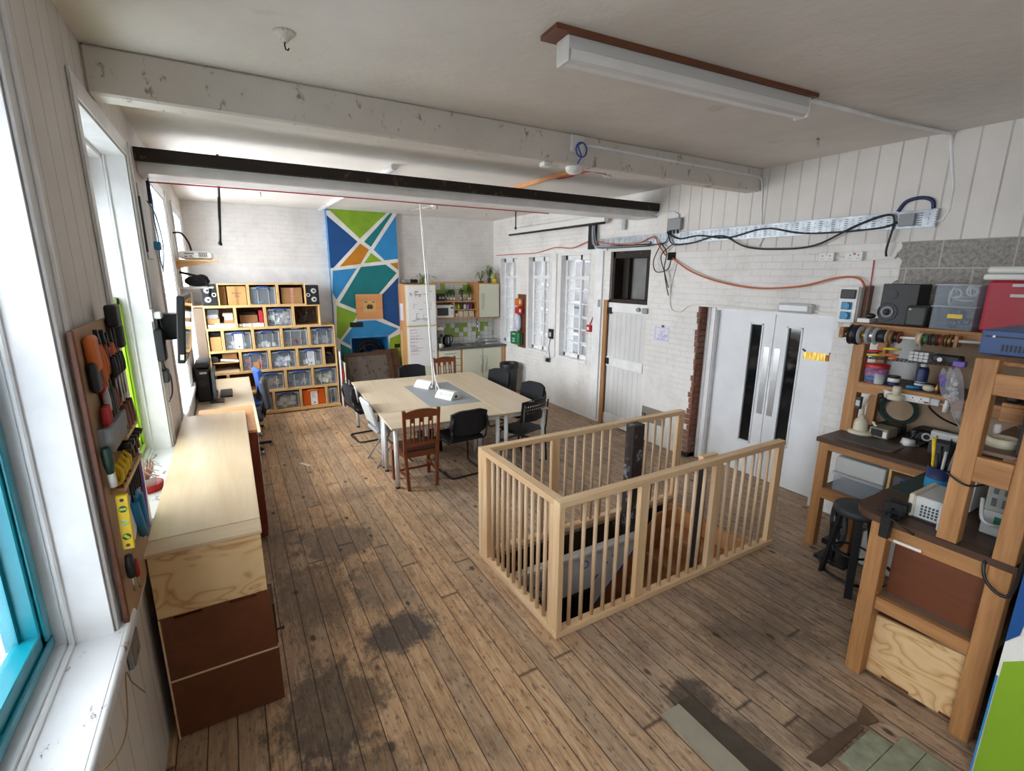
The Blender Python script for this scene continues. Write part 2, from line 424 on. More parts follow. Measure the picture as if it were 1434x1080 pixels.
M['black'] = plain('black_plastic', '17171a', 0.45); M['blackfab'] = plain('black_fabric', '15161a', 0.9)
M['dgrey'] = plain('dark_grey_plastic', '33363a', 0.55); M['grey'] = plain('grey_plastic', '8c8f92', 0.5)
M['lgrey'] = plain('light_grey_plastic', 'bfc2c0', 0.45); M['wplastic'] = plain('white_plastic', 'dcdcd8', 0.4)
M['cream'] = plain('cream_laminate', 'd9dbc6', 0.35); M['beige'] = plain('beige_plastic', 'c9c2aa', 0.5)
M['steel'] = plain('brushed_steel', 'b9bcbd', 0.32, 1.0); M['galv'] = paint('galvanised_steel', 'b4bbc2', 0.42, 0.75, var=0.12, scale=10)
M['dmetal'] = plain('dark_metal', '2c2d2f', 0.45, 0.6); M['brass'] = plain('brass', 'a6854d', 0.4, 0.9)
M['red'] = plain('red_plastic', 'b5202a', 0.4); M['orange'] = plain('orange_plastic', 'cf6a24', 0.45); M['yellow'] = plain('yellow_plastic', 'e0bc1f', 0.4)
M['blue'] = plain('blue_plastic', '2450a5', 0.4); M['caseblue'] = plain('steel_blue_case', '34507f', 0.45); M['handleblue'] = plain('dark_blue_handle', '23438a', 0.4); M['navy'] = plain('navy_plastic', '1c2b57', 0.45); M['cyan'] = plain('cyan_blue_plastic', '1f7fb0', 0.4)
M['green'] = plain('green_plastic', '1f6b45', 0.45); M['dgreen'] = plain('dark_green_plastic', '1a3a30', 0.5); M['purple'] = plain('purple_plastic', '7a62b8', 0.5)
M['orangecable'] = plain('orange_cable', 'c0623a', 0.5); M['paper'] = plain('paper', 'd4d6e0', 0.8); M['paperw'] = plain('white_paper', 'e4e5e6', 0.8)
M['card'] = paint('cardboard', 'b58a56', 0.85, var=0.06); M['card2'] = paint('brown_cardboard', '9a7348', 0.85, var=0.06)
M['pine'] = wood('new_pine', 'cda273', 'edd6b0', 'Z', 10, 0.5, knots=0.6, dark='9a6b3c'); M['pineX'] = wood('new_pine_x', 'cda273', 'edd6b0', 'X', 10, 0.5, knots=0.6, dark='9a6b3c'); M['pineY'] = wood('new_pine_y', 'cda273', 'edd6b0', 'Y', 10, 0.5, knots=0.6, dark='9a6b3c')
M['dowel'] = wood('dowel_wood', 'c7a582', 'e0c6a6', 'Z', 8, 0.5)
M['bench'] = wood('bench_pine', '83562f', 'bf8d5a', 'Z', 10, 0.55, knots=0.6, dark='6f4524'); M['benchX'] = wood('bench_pine_x', '83562f', 'bf8d5a', 'X', 10, 0.55, knots=0.6, dark='6f4524'); M['benchY'] = wood('bench_pine_y', '83562f', 'bf8d5a', 'Y', 10, 0.55, knots=0.6, dark='6f4524')
M['benchtop'] = wood('dark_stained_bench_top', '3a271b', '5c4030', 'Y', 5, 0.45); M['shelfdust'] = wood('dusty_bench_shelf', '6b5748', '8b7360', 'Y', 5, 0.7)
M['hard'] = wood('red_brown_hardboard', '5c331f', '744228', 'Y', 4, 0.45); M['mahog'] = wood('reddish_chair_wood', '5e2f1a', '8a4a29', 'Z', 8, 0.35); M['mahogX'] = wood('reddish_chair_wood_x', '5e2f1a', '8a4a29', 'X', 8, 0.35)
M['laminate'] = wood('birch_laminate', 'd9bd95', 'ead5b2', 'Y', 6, 0.32); M['orangewood'] = wood('orange_beech_veneer', 'c98a55', 'dca26d', 'X', 7, 0.4); M['drawer'] = wood('dark_red_wood', '6a2e1c', '8a3f27', 'Y', 6, 0.4)
M['oak'] = wood('light_oak_laminate', 'bfad92', 'd0c1a8', 'X', 7, 0.35); M['oakY'] = wood('light_oak_laminate_y', 'bfad92', 'd0c1a8', 'Y', 7, 0.35)
M['beech'] = wood('beech_edge', 'bd8652', 'd3a06c', 'Z', 8, 0.4); M['beechX'] = wood('beech_edge_x', 'bd8652', 'd3a06c', 'X', 8, 0.4)
M['crate'] = wood('crate_plywood', 'c39a63', 'dcb880', 'X', 12, 0.6); M['crateback'] = paint('crate_back_board', '7b5a3b', 0.8)
M['leather'] = paint('brown_leather', '4a2f22', 0.5, var=0.15); M['mesh'] = plain('black_mesh', '1d1e20', 0.7)
M['tubewhite'] = plain('white_powder_coat', 'dfe3e6', 0.35); M['matgrey'] = plain('grey_board', '8b9094', 0.5)
M['binclear'] = clear('clear_storage_plastic', 'c9d8e6', 0.12, 0.2); M['binred'] = clear('red_tinted_plastic', 'c2384a', 0.72, 0.25); M['binorange'] = clear('orange_tinted_plastic', 'e0661a', 0.75, 0.25); M['bagclear'] = clear('clear_bag', 'dcdce6', 0.16, 0.15)
M['jar'] = clear('clear_jar', 'd9dde0', 0.42, 0.1)
M['leaf'] = paint('green_leaves', '5d7f3d', 0.6, var=0.3); M['leafpale'] = paint('pale_yellow_leaves', 'c3c96b', 0.6, var=0.2); M['stem'] = paint('pinkish_stems', 'b78a79', 0.7)
M['soil'] = paint('soil', '3a2c22', 0.9); M['tiledgrey'] = None
M['worktop'] = paint('dark_grey_worktop', '56595a', 0.4, var=0.1); M['rust'] = worn('rusty_slate_panel', '6d645c', '4c3a2c', 0.55, 0.7)
M['brownframe'] = wood('dark_brown_frame', '3f291b', '5e3f2a', 'X', 8, 0.5)
M['clothgrey'] = plain('grey_upholstery', '95989b', 0.7); M['chrome'] = plain('chrome', 'c8cbce', 0.15, 1.0)
M['blueoff'] = plain('blue_fabric', '2c55a8', 0.85); M['greenmat'] = plain('dark_green_cutting_mat', '20423a', 0.55)
def traymat():
    k = N('perforated_galvanised_tray'); s = k.sep(); y, z = s[1], s[2]
    u = k.math('FRACT', k.math('DIVIDE', k.math('ADD', y, 20.0), 0.115))
    a = k.math('MULTIPLY', k.math('LESS_THAN', u, 0.27), k.math('LESS_THAN', k.math('FRACT', k.math('DIVIDE', k.math('ADD', z, 1.0), 0.019)), 0.3))
    c = k.math('MULTIPLY', k.math('LESS_THAN', k.math('ABSOLUTE', k.math('SUBTRACT', u, 0.62)), 0.016), k.math('LESS_THAN', k.math('FRACT', k.math('DIVIDE', k.math('ADD', z, 1.0), 0.038)), 0.55))
    edge = k.math('MULTIPLY', k.math('GREATER_THAN', z, 0.018), k.math('LESS_THAN', z, 0.138))
    m = k.math('MULTIPLY', k.math('MAXIMUM', a, c), edge)
    col = k.ramp(k.noise(10, 4), [(0.3, srgb('8f979e')), (0.7, srgb('c0c7cd'))])
    k.base(k.mix(m, col, srgb('33312f'))); k.b.inputs['Metallic'].default_value = 0.6; k.rough(0.42); return k.m
M['ply'] = None
def plymat():
    k = N('rotary_plywood')
    v = k.mapping((1.0, 1.0, 1.0)); s = k.sep()
    n1 = k.noise(2.3, 2, 0.45, k.mapping((1.2, 1.2, 2.4)), 0.6)
    rings = k.math('FRACT', k.math('MULTIPLY', n1, 9.0))
    col = k.ramp(rings, [(0.0, srgb('cfa873')), (0.35, srgb('e4c596')), (0.8, srgb('dfbd8c')), (1.0, srgb('b98b57'))])
    n2 = k.noise(20, 4, 0.6, k.mapping((1, 1, 0.2)))
    col = k.mix(k.math('MULTIPLY', n2, 0.3), col, srgb('c59e6b'))
    vo = k.n('TexVoronoi'); k.link(k.mapping((1,1,1), (0.1,0.3,0.07)), vo.inputs['Vector']); vo.inputs['Scale'].default_value = 4.5
    col = k.mix(k.ramp(vo.outputs['Distance'], [(0.05, (1,1,1)), (0.09, (0,0,0))]), col, srgb('6b4627'))
    k.base(col); k.rough(0.55); return k.m
M['ply'] = plymat()
def tilemat():
    k = N('green_and_white_tiles'); s = k.sep(); P = 0.102
    u = k.math('DIVIDE', k.math('SUBTRACT', s[0], 3.77), P); w = k.math('DIVIDE', k.math('SUBTRACT', s[2], 0.955), P)
    wn_ = k.n('TexWhiteNoise', noise_dimensions='2D'); k.link(k.comb(k.math('FLOOR', u), k.math('FLOOR', w), 0.0), wn_.inputs['Vector'])
    row = k.math('FLOOR', w)
    ok = k.math('MULTIPLY', k.math('GREATER_THAN', row, 0.5), k.math('MAXIMUM', k.math('LESS_THAN', row, 3.5), k.math('GREATER_THAN', row, 9.5)))
    g = k.math('MULTIPLY', k.math('GREATER_THAN', wn_.outputs['Value'], 0.48), ok)
    col = k.mix(g, srgb('dfe0dc'), srgb('8fb23a'))
    fu, fw_ = k.math('FRACT', u), k.math('FRACT', w)
    d = k.math('MINIMUM', k.math('MINIMUM', fu, k.math('SUBTRACT', 1.0, fu)), k.math('MINIMUM', fw_, k.math('SUBTRACT', 1.0, fw_)))
    gr = k.math('LESS_THAN', d, 0.03)
    k.base(k.mix(gr, col, srgb('9b9a95'))); k.rough(0.2); k.bump(k.math('SUBTRACT', 1.0, gr), 0.3, 0.003); return k.m
M['tiles'] = tilemat()

# ------------------------------------------------------------ shell
XL, XR, YN, YF, ZC = -0.52, 5.15, -2.6, 9.72, 3.53
WL = 0.38
f = MB()
HX0, HX1, HY0, HY1 = 1.74, 3.965, 2.325, 3.345       # stair opening
f.box(XL, HX0, YN, YF, -0.03, 0); f.box(HX1, XR+0.3, YN, YF, -0.03, 0)
f.box(HX0, HX1, YN, HY0, -0.03, 0); f.box(HX0, HX1, HY1, YF, -0.03, 0)
struct('floor', f, M['floor'])
f = MB(); f.box(XL-0.4, XR+0.4, YN-0.2, YF+0.5, ZC, ZC+0.12); struct('ceiling', f, M['ceiling'])
# left wall with its window openings
WZ0, WZ1 = 1.04, 3.19
LW = [(-1.42, -0.18), (0.89, 2.15), (3.15, 4.48), (5.56, 6.86), (7.84, 9.14)]
f = MB(); y = YN-0.2
for a, b in LW:
    f.box(XL-WL, XL, y, a, 0, ZC); f.box(XL-WL, XL, a, b, 0, WZ0); f.box(XL-WL, XL, a, b, WZ1, ZC); y = b
f.box(XL-WL, XL, y, YF+0.4, 0, ZC)
struct('wall_left', f, M['boards_left'])
# right wall: three windows, stable door opening, double door opening
RW = [(8.72, 9.40), (7.54, 8.25), (6.36, 7.17)]
RZ0, RZ1 = 0.95, 2.74
SD = (5.05, 5.87); DD = (2.53, 4.155)
f = MB(); T = 0.32
f.box(XR, XR+T, YN-0.2, DD[0], 0, ZC); f.box(XR, XR+T, DD[0], DD[1], 2.02, ZC)
f.box(XR, XR+T, DD[1], SD[0], 0, ZC); f.box(XR, XR+T, SD[0], SD[1], 2.75, ZC)
y = SD[1]
for a, b in RW[::-1]:
    f.box(XR, XR+T, y, a, 0, ZC); f.box(XR, XR+T, a, b, 0, RZ0); f.box(XR, XR+T, a, b, RZ1, ZC); y = b
f.box(XR, XR+T, y, YF+0.4, 0, ZC)
struct('wall_right', f, M['brick_right'])
f = MB(); f.box(XR-0.022, XR-0.001, YN, 4.93, 2.70, ZC); struct('trim_1', f, M['boards_right'])
# far wall with the fireplace hole
FX0, FX1, FZ = 1.95, 2.68, 1.19
f = MB(); f.box(XL-0.4, FX0, YF, YF+0.5, 0, ZC); f.box(FX1, XR+0.4, YF, YF+0.5, 0, ZC); f.box(FX0, FX1, YF, YF+0.5, FZ, ZC); f.box(FX0, FX1, YF+0.38, YF+0.5, 0, FZ)
struct('wall_far', f, M['brick_far'])
f = MB(); f.box(XL, 1.67, YF-0.02, YF-0.001, 0, 2.5); struct('trim_2', f, M['white'])
f = MB(); f.box(XL-0.4, XR+0.4, YN-0.2, YN, 0, ZC); struct('wall_near', f, M['brick_far'])

# mural on the far chimney breast: flat painted fields parted by white lines
mm = [paint('mural_white', 'dddcd8', 0.5), paint('mural_green', '7fa526', 0.45), paint('mural_navy', '0a4886', 0.45), paint('mural_teal', '0d7479', 0.45), paint('mural_blue', '2a86c2', 0.45), paint('mural_orange', 'b97818', 0.45)]
CY = 9.58
f = MB(); f.mi = 4; f.box(1.67, FX0, CY, YF, 0, ZC); f.mi = 0; f.box(FX1, 2.955, CY, YF, 0, ZC); f.mi = 4; f.box(FX0, FX1, CY, YF, FZ, ZC)
f.mi = 4; f.box(FX0, FX0+0.02, CY+0.001, YF+0.37, 0, FZ); f.box(FX1-0.02, FX1, CY+0.001, YF+0.37, 0, FZ); f.box(FX0, FX1, CY+0.001, YF+0.37, FZ-0.02, FZ); f.box(FX0, FX1, YF+0.35, YF+0.37, 0, FZ)
f.mi = 0; f.box(1.672, FX0, CY-0.002, CY, 0, 3.5); f.box(FX1, 2.953, CY-0.002, CY, 0, 3.5); f.box(FX0, FX1, CY-0.002, CY, FZ, 3.5)
PL = [(1, [(1.71,3.527),(2.768,3.527),(2.238,3.034)]), (2, [(1.674,3.42),(2.194,2.979),(1.728,2.498),(1.674,2.489)]), (3, [(2.833,3.527),(2.887,3.527),(2.437,2.891),(2.314,2.984)]),
      (4, [(2.945,3.487),(2.951,3.464),(2.951,2.684),(2.687,2.649),(2.483,2.842)]), (5, [(2.242,2.947),(2.396,2.84),(2.225,2.577),(1.836,2.518)]), (1, [(2.431,2.784),(2.636,2.632),(2.29,2.591)]),
      (5, [(2.785,2.593),(2.944,2.615),(2.944,2.471)]), (4, [(1.712,2.446),(2.15,2.497),(1.741,1.919),(1.675,2.047)]), (3, [(2.228,2.52),(2.7,2.572),(2.91,2.414),(2.539,2.01),(2.125,2.002),(2.106,1.717),(1.79,1.861)]),
      (2, [(2.94,2.332),(2.93,1.355),(2.594,1.527),(2.602,2.002)]), (1, [(1.733,1.808),(2.102,1.651),(2.064,1.554),(1.756,1.167),(1.696,1.21)]),
      (4, [(2.44,1.506),(2.896,1.315),(2.70,1.192),(1.948,1.192),(1.939,1.036),(1.786,1.139),(2.093,1.503)]), (3, [(1.751,1.088),(1.947,0.969),(1.947,0.0),(1.732,0.0)]), (1, [(2.945,1.215),(2.94,0.0),(2.684,0.0),(2.684,0.98),(2.72,1.134)])]
for c, pts in PL:
    f.mi = c; f.prism(pts, CY-0.004, CY-0.002, 'Y')
struct('trim_3', f, mm)['label'] = 'chimney breast painted with a mural of coloured fields parted by white lines'
# near chimney breast at the right front, same paints
f = MB(); f.mi = 0; f.box(2.87, XR, -1.6, 0.49, 0, ZC)
f.mi = 1; f.prism([(0.478,0.0),(0.478,0.70),(0.46,0.715),(0.42,0.75),(0.3,0.74),(0.1,0.70),(-0.7,0.55),(-0.7,0.0)], 2.864, 2.87, 'X')
f.mi = 4; f.prism([(0.4895,0.0),(0.4895,0.62),(0.483,0.62),(0.484,0.0)], 2.863, 2.869, 'X')
f.mi = 2; f.prism([(0.4895,0.80),(0.4895,1.9),(0.2,2.3),(0.36,1.35),(0.445,0.97),(0.452,0.86)], 2.864, 2.87, 'X')
f.mi = 5; f.prism([(0.44,0.88),(0.43,0.99),(0.3,1.3),(0.0,1.5),(-0.3,1.1),(0.1,0.82),(0.40,0.80)], 2.864, 2.87, 'X')
f.mi = 3; f.prism([(0.12,2.5),(0.28,1.55),(-0.6,1.4),(-0.6,2.4)], 2.864, 2.87, 'X')
mm2 = list(mm); mm2[1] = worn('near_mural_green', '83a92a', 'dfe4d0', 0.66, 0.35); mm2[4] = worn('near_mural_blue', '2a86c2', 'dfe4d0', 0.7, 0.35)
for m_ in (mm2[1],):
    pass
struct('trim_4', f, mm2)
# ceiling beams
f = MB(); f.box(XL, XR-0.03, 3.48, 3.64, 3.295, ZC-0.001, 0.012); struct('trim_5', f, M['beam_white'])
f = MB(); f.box(XL, XR, 4.985, 5.36, 3.16, 3.335, 0.01); struct('trim_6', f, M['white'])
f = MB(); f.box(XL, XR, 4.925, 4.985, 3.243, 3.338); struct('trim_7', f, M['beam_dark'])
f = MB(); f.box(3.40, 3.455, 4.24, 6.3, 3.49, ZC-0.001); single('ceiling_batten', f, M['orangewood'], 'bare orange wooden batten screwed to the ceiling behind the white beam', 'batten')
# dado rail, skirtings
f = MB(); f.box(XL, XL+0.03, YN, 9.7, 0.955, 1.0); struct('trim_8', f, M['white_worn'])
f = MB(); f.box(XR-0.02, XR, 5.95, 9.0, 0, 0.03); struct('baseboard_right', f, M['white'])

# ------------------------------------------------------------ left windows
def left_window(i, a, b, colour):
    fr = MB()
    # room-side architrave
    x0, x1 = XL+0.001, XL+0.012
    fr.box(x0, x1, a-0.10, a, WZ0, WZ1+0.10, 0.006); fr.box(x0, x1, b, b+0.10, WZ0, WZ1+0.10, 0.006); fr.box(x0, x1, a, b, WZ1, WZ1+0.10, 0.006)
    fr.box(x1, x1+0.012, b+0.07, b+0.10, WZ0, WZ1+0.10, 0.004); fr.box(x1, x1+0.005, a-0.10, a-0.07, WZ0, WZ1+0.10, 0.002)
    # linings of the reveal and box frame
    fr.box(XL-0.13, XL, a, a+0.012, WZ0, WZ1); fr.box(XL-0.13, XL, b-0.012, b, WZ0, WZ1); fr.box(XL-0.13, XL, a, b, WZ1-0.012, WZ1)
    xf = XL-0.13
    fr.box(xf-0.17, xf, a, a+0.03, WZ0, WZ1); fr.box(xf-0.17, xf, b-0.03, b, WZ0, WZ1); fr.box(xf-0.17, xf, a, b, WZ1-0.04, WZ1)
    fr.box(xf-0.17, xf, a, b, WZ0, WZ0+0.03)
    fr.box(xf, xf+0.018, a+0.012, a+0.03, WZ0, WZ1, 0.005); fr.box(xf, xf+0.018, b-0.03, b-0.012, WZ0, WZ1, 0.005); fr.box(xf, xf+0.018, a, b, WZ0, WZ0+0.022, 0.005)
    o = struct('window_%d' % i, fr, M['white'])
    sl = MB(); sl.box(XL-0.13, XL+0.03, a+0.002, b-0.002, WZ0-0.02, WZ0+0.007); sl.box(XL+0.001, XL+0.05, a-0.14, b+0.14, WZ0-0.045, WZ0+0.005, 0.012, 2); struct('window_sill', sl, M['white_worn'], o)
    zm = 2.22; xs = xf-0.025
    s = MB()   # lower sash, coloured
    A, B = a+0.02, b-0.02
    for y0, y1 in ((A, A+0.095), (B-0.095, B)): s.box(xs-0.08, xs-0.012, y0, y1, WZ0+0.03, zm, 0.004); s.box(xs-0.012, xs, y0+0.015, y1-0.03, WZ0+0.1, zm-0.05, 0.004)
    s.box(xs-0.095, xs-0.06, A+0.095, A+0.115, WZ0+0.12, zm-0.05); s.box(xs-0.095, xs-0.06, B-0.115, B-0.095, WZ0+0.12, zm-0.05)
    s.box(xs-0.08, xs-0.012, A, B, WZ0+0.03, WZ0+0.14, 0.004); s.box(xs-0.012, xs, A+0.02, B-0.02, WZ0+0.05, WZ0+0.09, 0.004); s.box(xs-0.08, xs-0.012, A, B, zm-0.05, zm, 0.004)
    struct('lower_sash', s, M[colour], o)
    # upper sash with an arched head
    u = MB(); xu = xs-0.085
    yc, rr = (A+B)/2, (B-A)/2; zs = WZ1-0.06-rr*0.75
    u.box(xu-0.045, xu, A, A+0.055, zm-0.02, zs+0.1); u.box(xu-0.045, xu, B-0.055, B, zm-0.02, zs+0.1)
    u.box(xu-0.045, xu, A, B, zm-0.05, zm)
    arch = [(yc+(rr)*math.cos(t), zs+rr*0.75*math.sin(t)) for t in [PI*k/16 for k in range(17)]]
    poly = [(B, WZ1), (A, WZ1)] + [(yc-(rr-0.055)*math.cos(PI*k/16), zs+(rr*0.75-0.05)*math.sin(PI*k/16)) for k in range(17)]
    # spandrels above the arch as strips
    for k in range(16):
        t0, t1 = PI*k/16, PI*(k+1)/16
        q = [(yc-(rr-0.055)*math.cos(t0), zs+(rr*0.75-0.05)*math.sin(t0)), (yc-(rr-0.055)*math.cos(t1), zs+(rr*0.75-0.05)*math.sin(t1)), (yc-(rr)*math.cos(t1), WZ1), (yc-(rr)*math.cos(t0), WZ1)]
        if k == 0: q[0] = (A, q[0][1]); 
        u.prism(q, xu-0.045, xu, 'X')
    struct('upper_sash', u, M['white'], o)
    g = MB(); g.box(xs-0.066, xs-0.062, A+0.05, B-0.05, WZ0+0.1, zm-0.03); g.box(xu-0.026, xu-0.022, A+0.05, B-0.05, zm-0.03, WZ1-0.05)
    struct('window_glass', g, M['glass'], o)
    portal((xf-0.3, (a+b)/2, (WZ0+WZ1)/2), (0, -PI/2, 0), WZ1-WZ0, b-a)
for i, (ab, c) in enumerate(zip(LW, ('white', 'teal', 'lime', 'white', 'white'))): left_window(i+1, ab[0], ab[1], c)

# ------------------------------------------------------------ right windows
for i, (a, b) in enumerate(RW):
    fr = MB(); x0, x1 = XR+0.10, XR+0.15
    fr.box(x0, x1, a, a+0.06, RZ0, RZ1); fr.box(x0, x1, b-0.06, b, RZ0, RZ1); fr.box(x0, x1, a, b, RZ1-0.09, RZ1); fr.box(x0, x1, a, b, RZ0, RZ0+0.07)
    fr.box(XR-0.008, XR+0.1, a, a+0.012, RZ0, RZ1); fr.box(XR-0.008, XR+0.1, b-0.012, b, RZ0, RZ1); fr.box(XR-0.008, XR+0.1, a, b, RZ1-0.012, RZ1)
    fr.box(XR-0.02, XR+0.1, a+0.002, b-0.002, RZ0-0.03, RZ0+0.008)
    ym = a+(b-a)*0.44
    fr.box(x0, x1, ym-0.022, ym+0.022, RZ0, RZ1)
    zt = RZ1-0.09-0.30
    fr.box(x0-0.005, x1+0.005, a, b, zt-0.03, zt+0.03)
    nn = 6; hh = (zt-RZ0-0.07)/nn
    for q in range(1, nn): fr.box(x0+0.01, x1-0.01, a, b, RZ0+0.07+hh*q-0.009, RZ0+0.07+hh*q+0.009)
    for yy0, yy1 in ((a, ym), (ym, b)):
        pass
    o = struct('window_%d' % (6+i), fr, M['white'])
    g = MB(); g.box(x0+0.023, x0+0.027, a+0.03, b-0.03, RZ0+0.03, RZ1-0.05); struct('window_glass', g, M['glass'], o)
    portal((XR+0.42, (a+b)/2, (RZ0+RZ1)/2), (0, PI/2, 0), RZ1-RZ0, b-a)
f = MB(); f.box(XR-0.025, XR-0.001, 5.95, 9.62, RZ1+0.03, RZ1+0.09); f.box(XR-0.03, XR-0.001, 7.28, 7.40, RZ0-0.05, RZ1+0.05); struct('trim_9', f, M['white'])
f = MB(); f.box(XR-0.03, XR-0.001, 6.02, 6.20, 0, RZ1+0.06); struct('trim_10', f, M['white'])

# ------------------------------------------------------------ stable door and double door
f = MB(); f.box(XR+0.02, XR+0.09, SD[0], SD[1], 0.01, 1.985)
o = struct('door_2', f, boards('stable_door_boards', 'd9d9d8', 'Y', 0.105, gw=0.05, off=0.04))
f = MB(); f.box(XR+0.0, XR+0.02, SD[0], SD[1], 1.84, 1.985, 0.005); f.box(XR+0.0, XR+0.02, SD[0]+0.02, SD[1], 0.98, 1.13, 0.005); f.box(XR+0.0, XR+0.02, SD[0], SD[1], 0.02, 0.2, 0.005); struct('door_rail', f, M['white'], o)
f = MB(); f.cbox((XR-0.003, 5.83, 1.86), (0.02, 0.09, 0.1), 0.004); f.cbox((XR-0.003, 5.84, 1.06), (0.02, 0.09, 0.1), 0.004); struct('door_hinge', f, M['dmetal'], o)
f = MB(); f.cbox((XR-0.01, 5.07, 1.9), (0.05, 0.1, 0.08), 0.01); f.cyl((XR-0.01, 5.2, 1.91), (XR-0.04, 5.2, 1.91), 0.03); struct('door_latch', f, M['grey'], o)
f = MB(); f.box(XR-0.03, XR+0.06, SD[1], SD[1]+0.08, 0, 2.02); struct('trim_11', f, M['bench'])
f = MB(); f.box(XR+0.05, XR+0.3, SD[0], SD[0]+0.06, 2.0, 2.75); f.box(XR+0.05, XR+0.3, SD[1]-0.05, SD[1]-0.0, 2.0, 2.75); f.box(XR+0.05, XR+0.3, SD[0], SD[1], 2.65, 2.75); f.box(XR+0.02, XR+0.3, SD[0], SD[1], 1.985, 2.04)
f.box(XR+0.22, XR+0.28, SD[1]-0.18, SD[1], 2.0, 2.7); f.box(XR+0.2, XR+0.28, SD[0]+0.2, SD[0]+0.26, 2.0, 2.7)
struct('trim_12', f, M['beam_dark'])
f = MB(); f.box(XR+0.3, XR+0.34, SD[0]-0.1, SD[1]+0.1, 0, 2.8); struct('trim_13', f, paint('dull_grey_board', '7d7f7c', 0.7))
# double door
xd = 5.335
jm = MB(); jm.box(xd-0.06, xd+0.05, 3.985, 4.12, 0, 2.01); jm.box(xd-0.075, xd-0.06, 3.995, 4.03, 0, 2.01); jm.box(xd-0.075, xd-0.06, 4.07, 4.1, 0, 2.01); jm.box(xd-0.06, xd+0.05, DD[0], 3.99, 1.985, 2.02)
struct('trim_14', jm, M['white'])
rv = MB()
prev = None
for q in range(27):
    z0 = q*0.075; r = random.uniform(-0.02, 0.03) - (0.10 if q < 9 else 0.04 if q < 13 else 0.0)*random.uniform(0.4, 1)
    rv.box(XR+0.002+random.uniform(0, 0.02), XR+0.19, 4.12, 4.157+random.uniform(0.0, 0.01)-0.0, z0+0.003, z0+0.072)
    rv.box(XR-0.003, XR+0.02, 4.13, 4.17-r, z0+0.003, z0+0.072)
struct('trim_15', rv, M['brickred'])
door = MB(); door.box(xd, xd+0.045, DD[0], 3.248, 0.008, 1.985, 0.002)
def leaf(y0, y1, v0, v1, vz0, vz1):
    d = MB()
    d.box(xd, xd+0.045, y0, v0, 0.008, 1.985); d.box(xd, xd+0.045, v1, y1, 0.008, 1.985); d.box(xd, xd+0.045, v0, v1, 0.008, vz0); d.box(xd, xd+0.045, v0, v1, vz1, 1.985)
    b = 0.018
    d.box(xd-0.01, xd, v0-b, v0, vz0-b, vz1+b, 0.003); d.box(xd-0.01, xd, v1, v1+b, vz0-b, vz1+b, 0.003); d.box(xd-0.01, xd, v0-b, v1+b, vz0-b, vz0, 0.003); d.box(xd-0.01, xd, v0-b, v1+b, vz1, vz1+b, 0.003)
    return d
smu = worn('scuffed_white_door', 'dfe2e6', 'a9a7a5', 0.68, 0.4)
o = struct('door_1', leaf(3.254, 3.98, 3.40, 3.535, 0.42, 1.845), smu)
d2 = struct('door_leaf', leaf(DD[0]+0.005, 3.246, 2.945, 3.085, 0.5, 1.84), smu, o)
f = MB(); f.box(xd+0.018, xd+0.024, 3.40, 3.535, 0.42, 1.845); f.box(xd+0.018, xd+0.024, 2.945, 3.085, 0.5, 1.84); struct('door_glass', f, M['darkglass'], o)
f = MB(); f.box(xd-0.003, xd, 3.275, 3.345, 0.8, 1.60, 0.001); f.box(xd-0.003, xd, 3.15, 3.22, 0.8, 1.60, 0.001); struct('push_plate', f, M['steel'], o)
# stair well: dark joists, walls and rising treads
f = MB()
f.box(HX0-0.03, HX1+0.03, HY1, HY1+0.03, -2.6, -0.03); f.box(HX0-0.03, HX1+0.03, HY0-0.03, HY0, -2.6, -0.03); f.box(HX0-0.03, HX0, HY0, HY1, -2.6, -0.03); f.box(HX1, HX1+0.03, HY0, HY1, -2.6, -0.03); f.box(HX0, HX1, HY0, HY1, -2.63, -2.6)
struct('trim_16', f, M['beam_dark'])
# ------------------------------------------------------------ stair guard rail, stair, posts
g = thing('stair_guard_rail', 'new pine guard rail with round spindles around the open stairwell', 'guard rail', (2.9, 2.8, 0))
def gp(nm, x0, x1, y0, y1, z0, z1, m):
    b = MB(); b.box(x0, x1, y0, y1, z0, z1, 0.003); return part(nm, b, m, g)
RX0, RX1, RY0, RY1 = 1.66, 4.085, 2.25, 3.42
gp('top_rail', RX0, RX1, RY0, RY0+0.072, 0.955, 1.0, M['pineX']); gp('top_rail', RX0, RX1, RY1-0.072, RY1, 0.955, 1.0, M['pineX']); gp('top_rail', RX0, RX0+0.072, RY0+0.072, RY1-0.072, 0.955, 1.0, M['pineY'])
gp('bottom_rail', RX0, RX1, RY0, RY0+0.072, 0.0, 0.045, M['pineX']); gp('bottom_rail', RX0, RX1, RY1-0.072, RY1, 0.0, 0.045, M['pineX']); gp('bottom_rail', RX0, RX0+0.072, RY0+0.072, RY1-0.072, 0, 0.045, M['pineY'])
PX = [1.66, 2.375, 3.175, 4.0]
for i, px in enumerate(PX):
    w = 0.045 if i == 0 else 0.085
    for y0, y1 in ((RY0, RY0+0.072), (RY1-0.072, RY1)):
        if i == 2 and y0 > 3: continue
        gp('post', px, px+w, y0+ (0.0 if i == 0 else 0.008), y1-(0.0 if i == 0 else 0.02), 0.045, 0.955, M['pine'])
gp('post', RX0, RX0+0.05, RY0+0.074, RY0+0.115, 0.045, 0.955, M['pine']); gp('post', RX0, RX0+0.05, RY1-0.15, RY1-0.074, 0.045, 0.955, M['pine'])
def spindle(x, y):
    b = MB(); dx, dy = random.uniform(-.004, .004), random.uniform(-.004, .004)
    b.cyl((x+dx, y+dy, 0.04), (x, y, 0.96), 0.0145, 10); part('spindle', b, M['dowel'], g)
for a, b_ in ((1.705, 2.375), (2.46, 3.175), (3.26, 4.0)):
    for q in range(6):
        x = a+(b_-a)*(q+0.85)/6.7
        spindle(x, RY0+0.036); spindle(x, RY1-0.036)
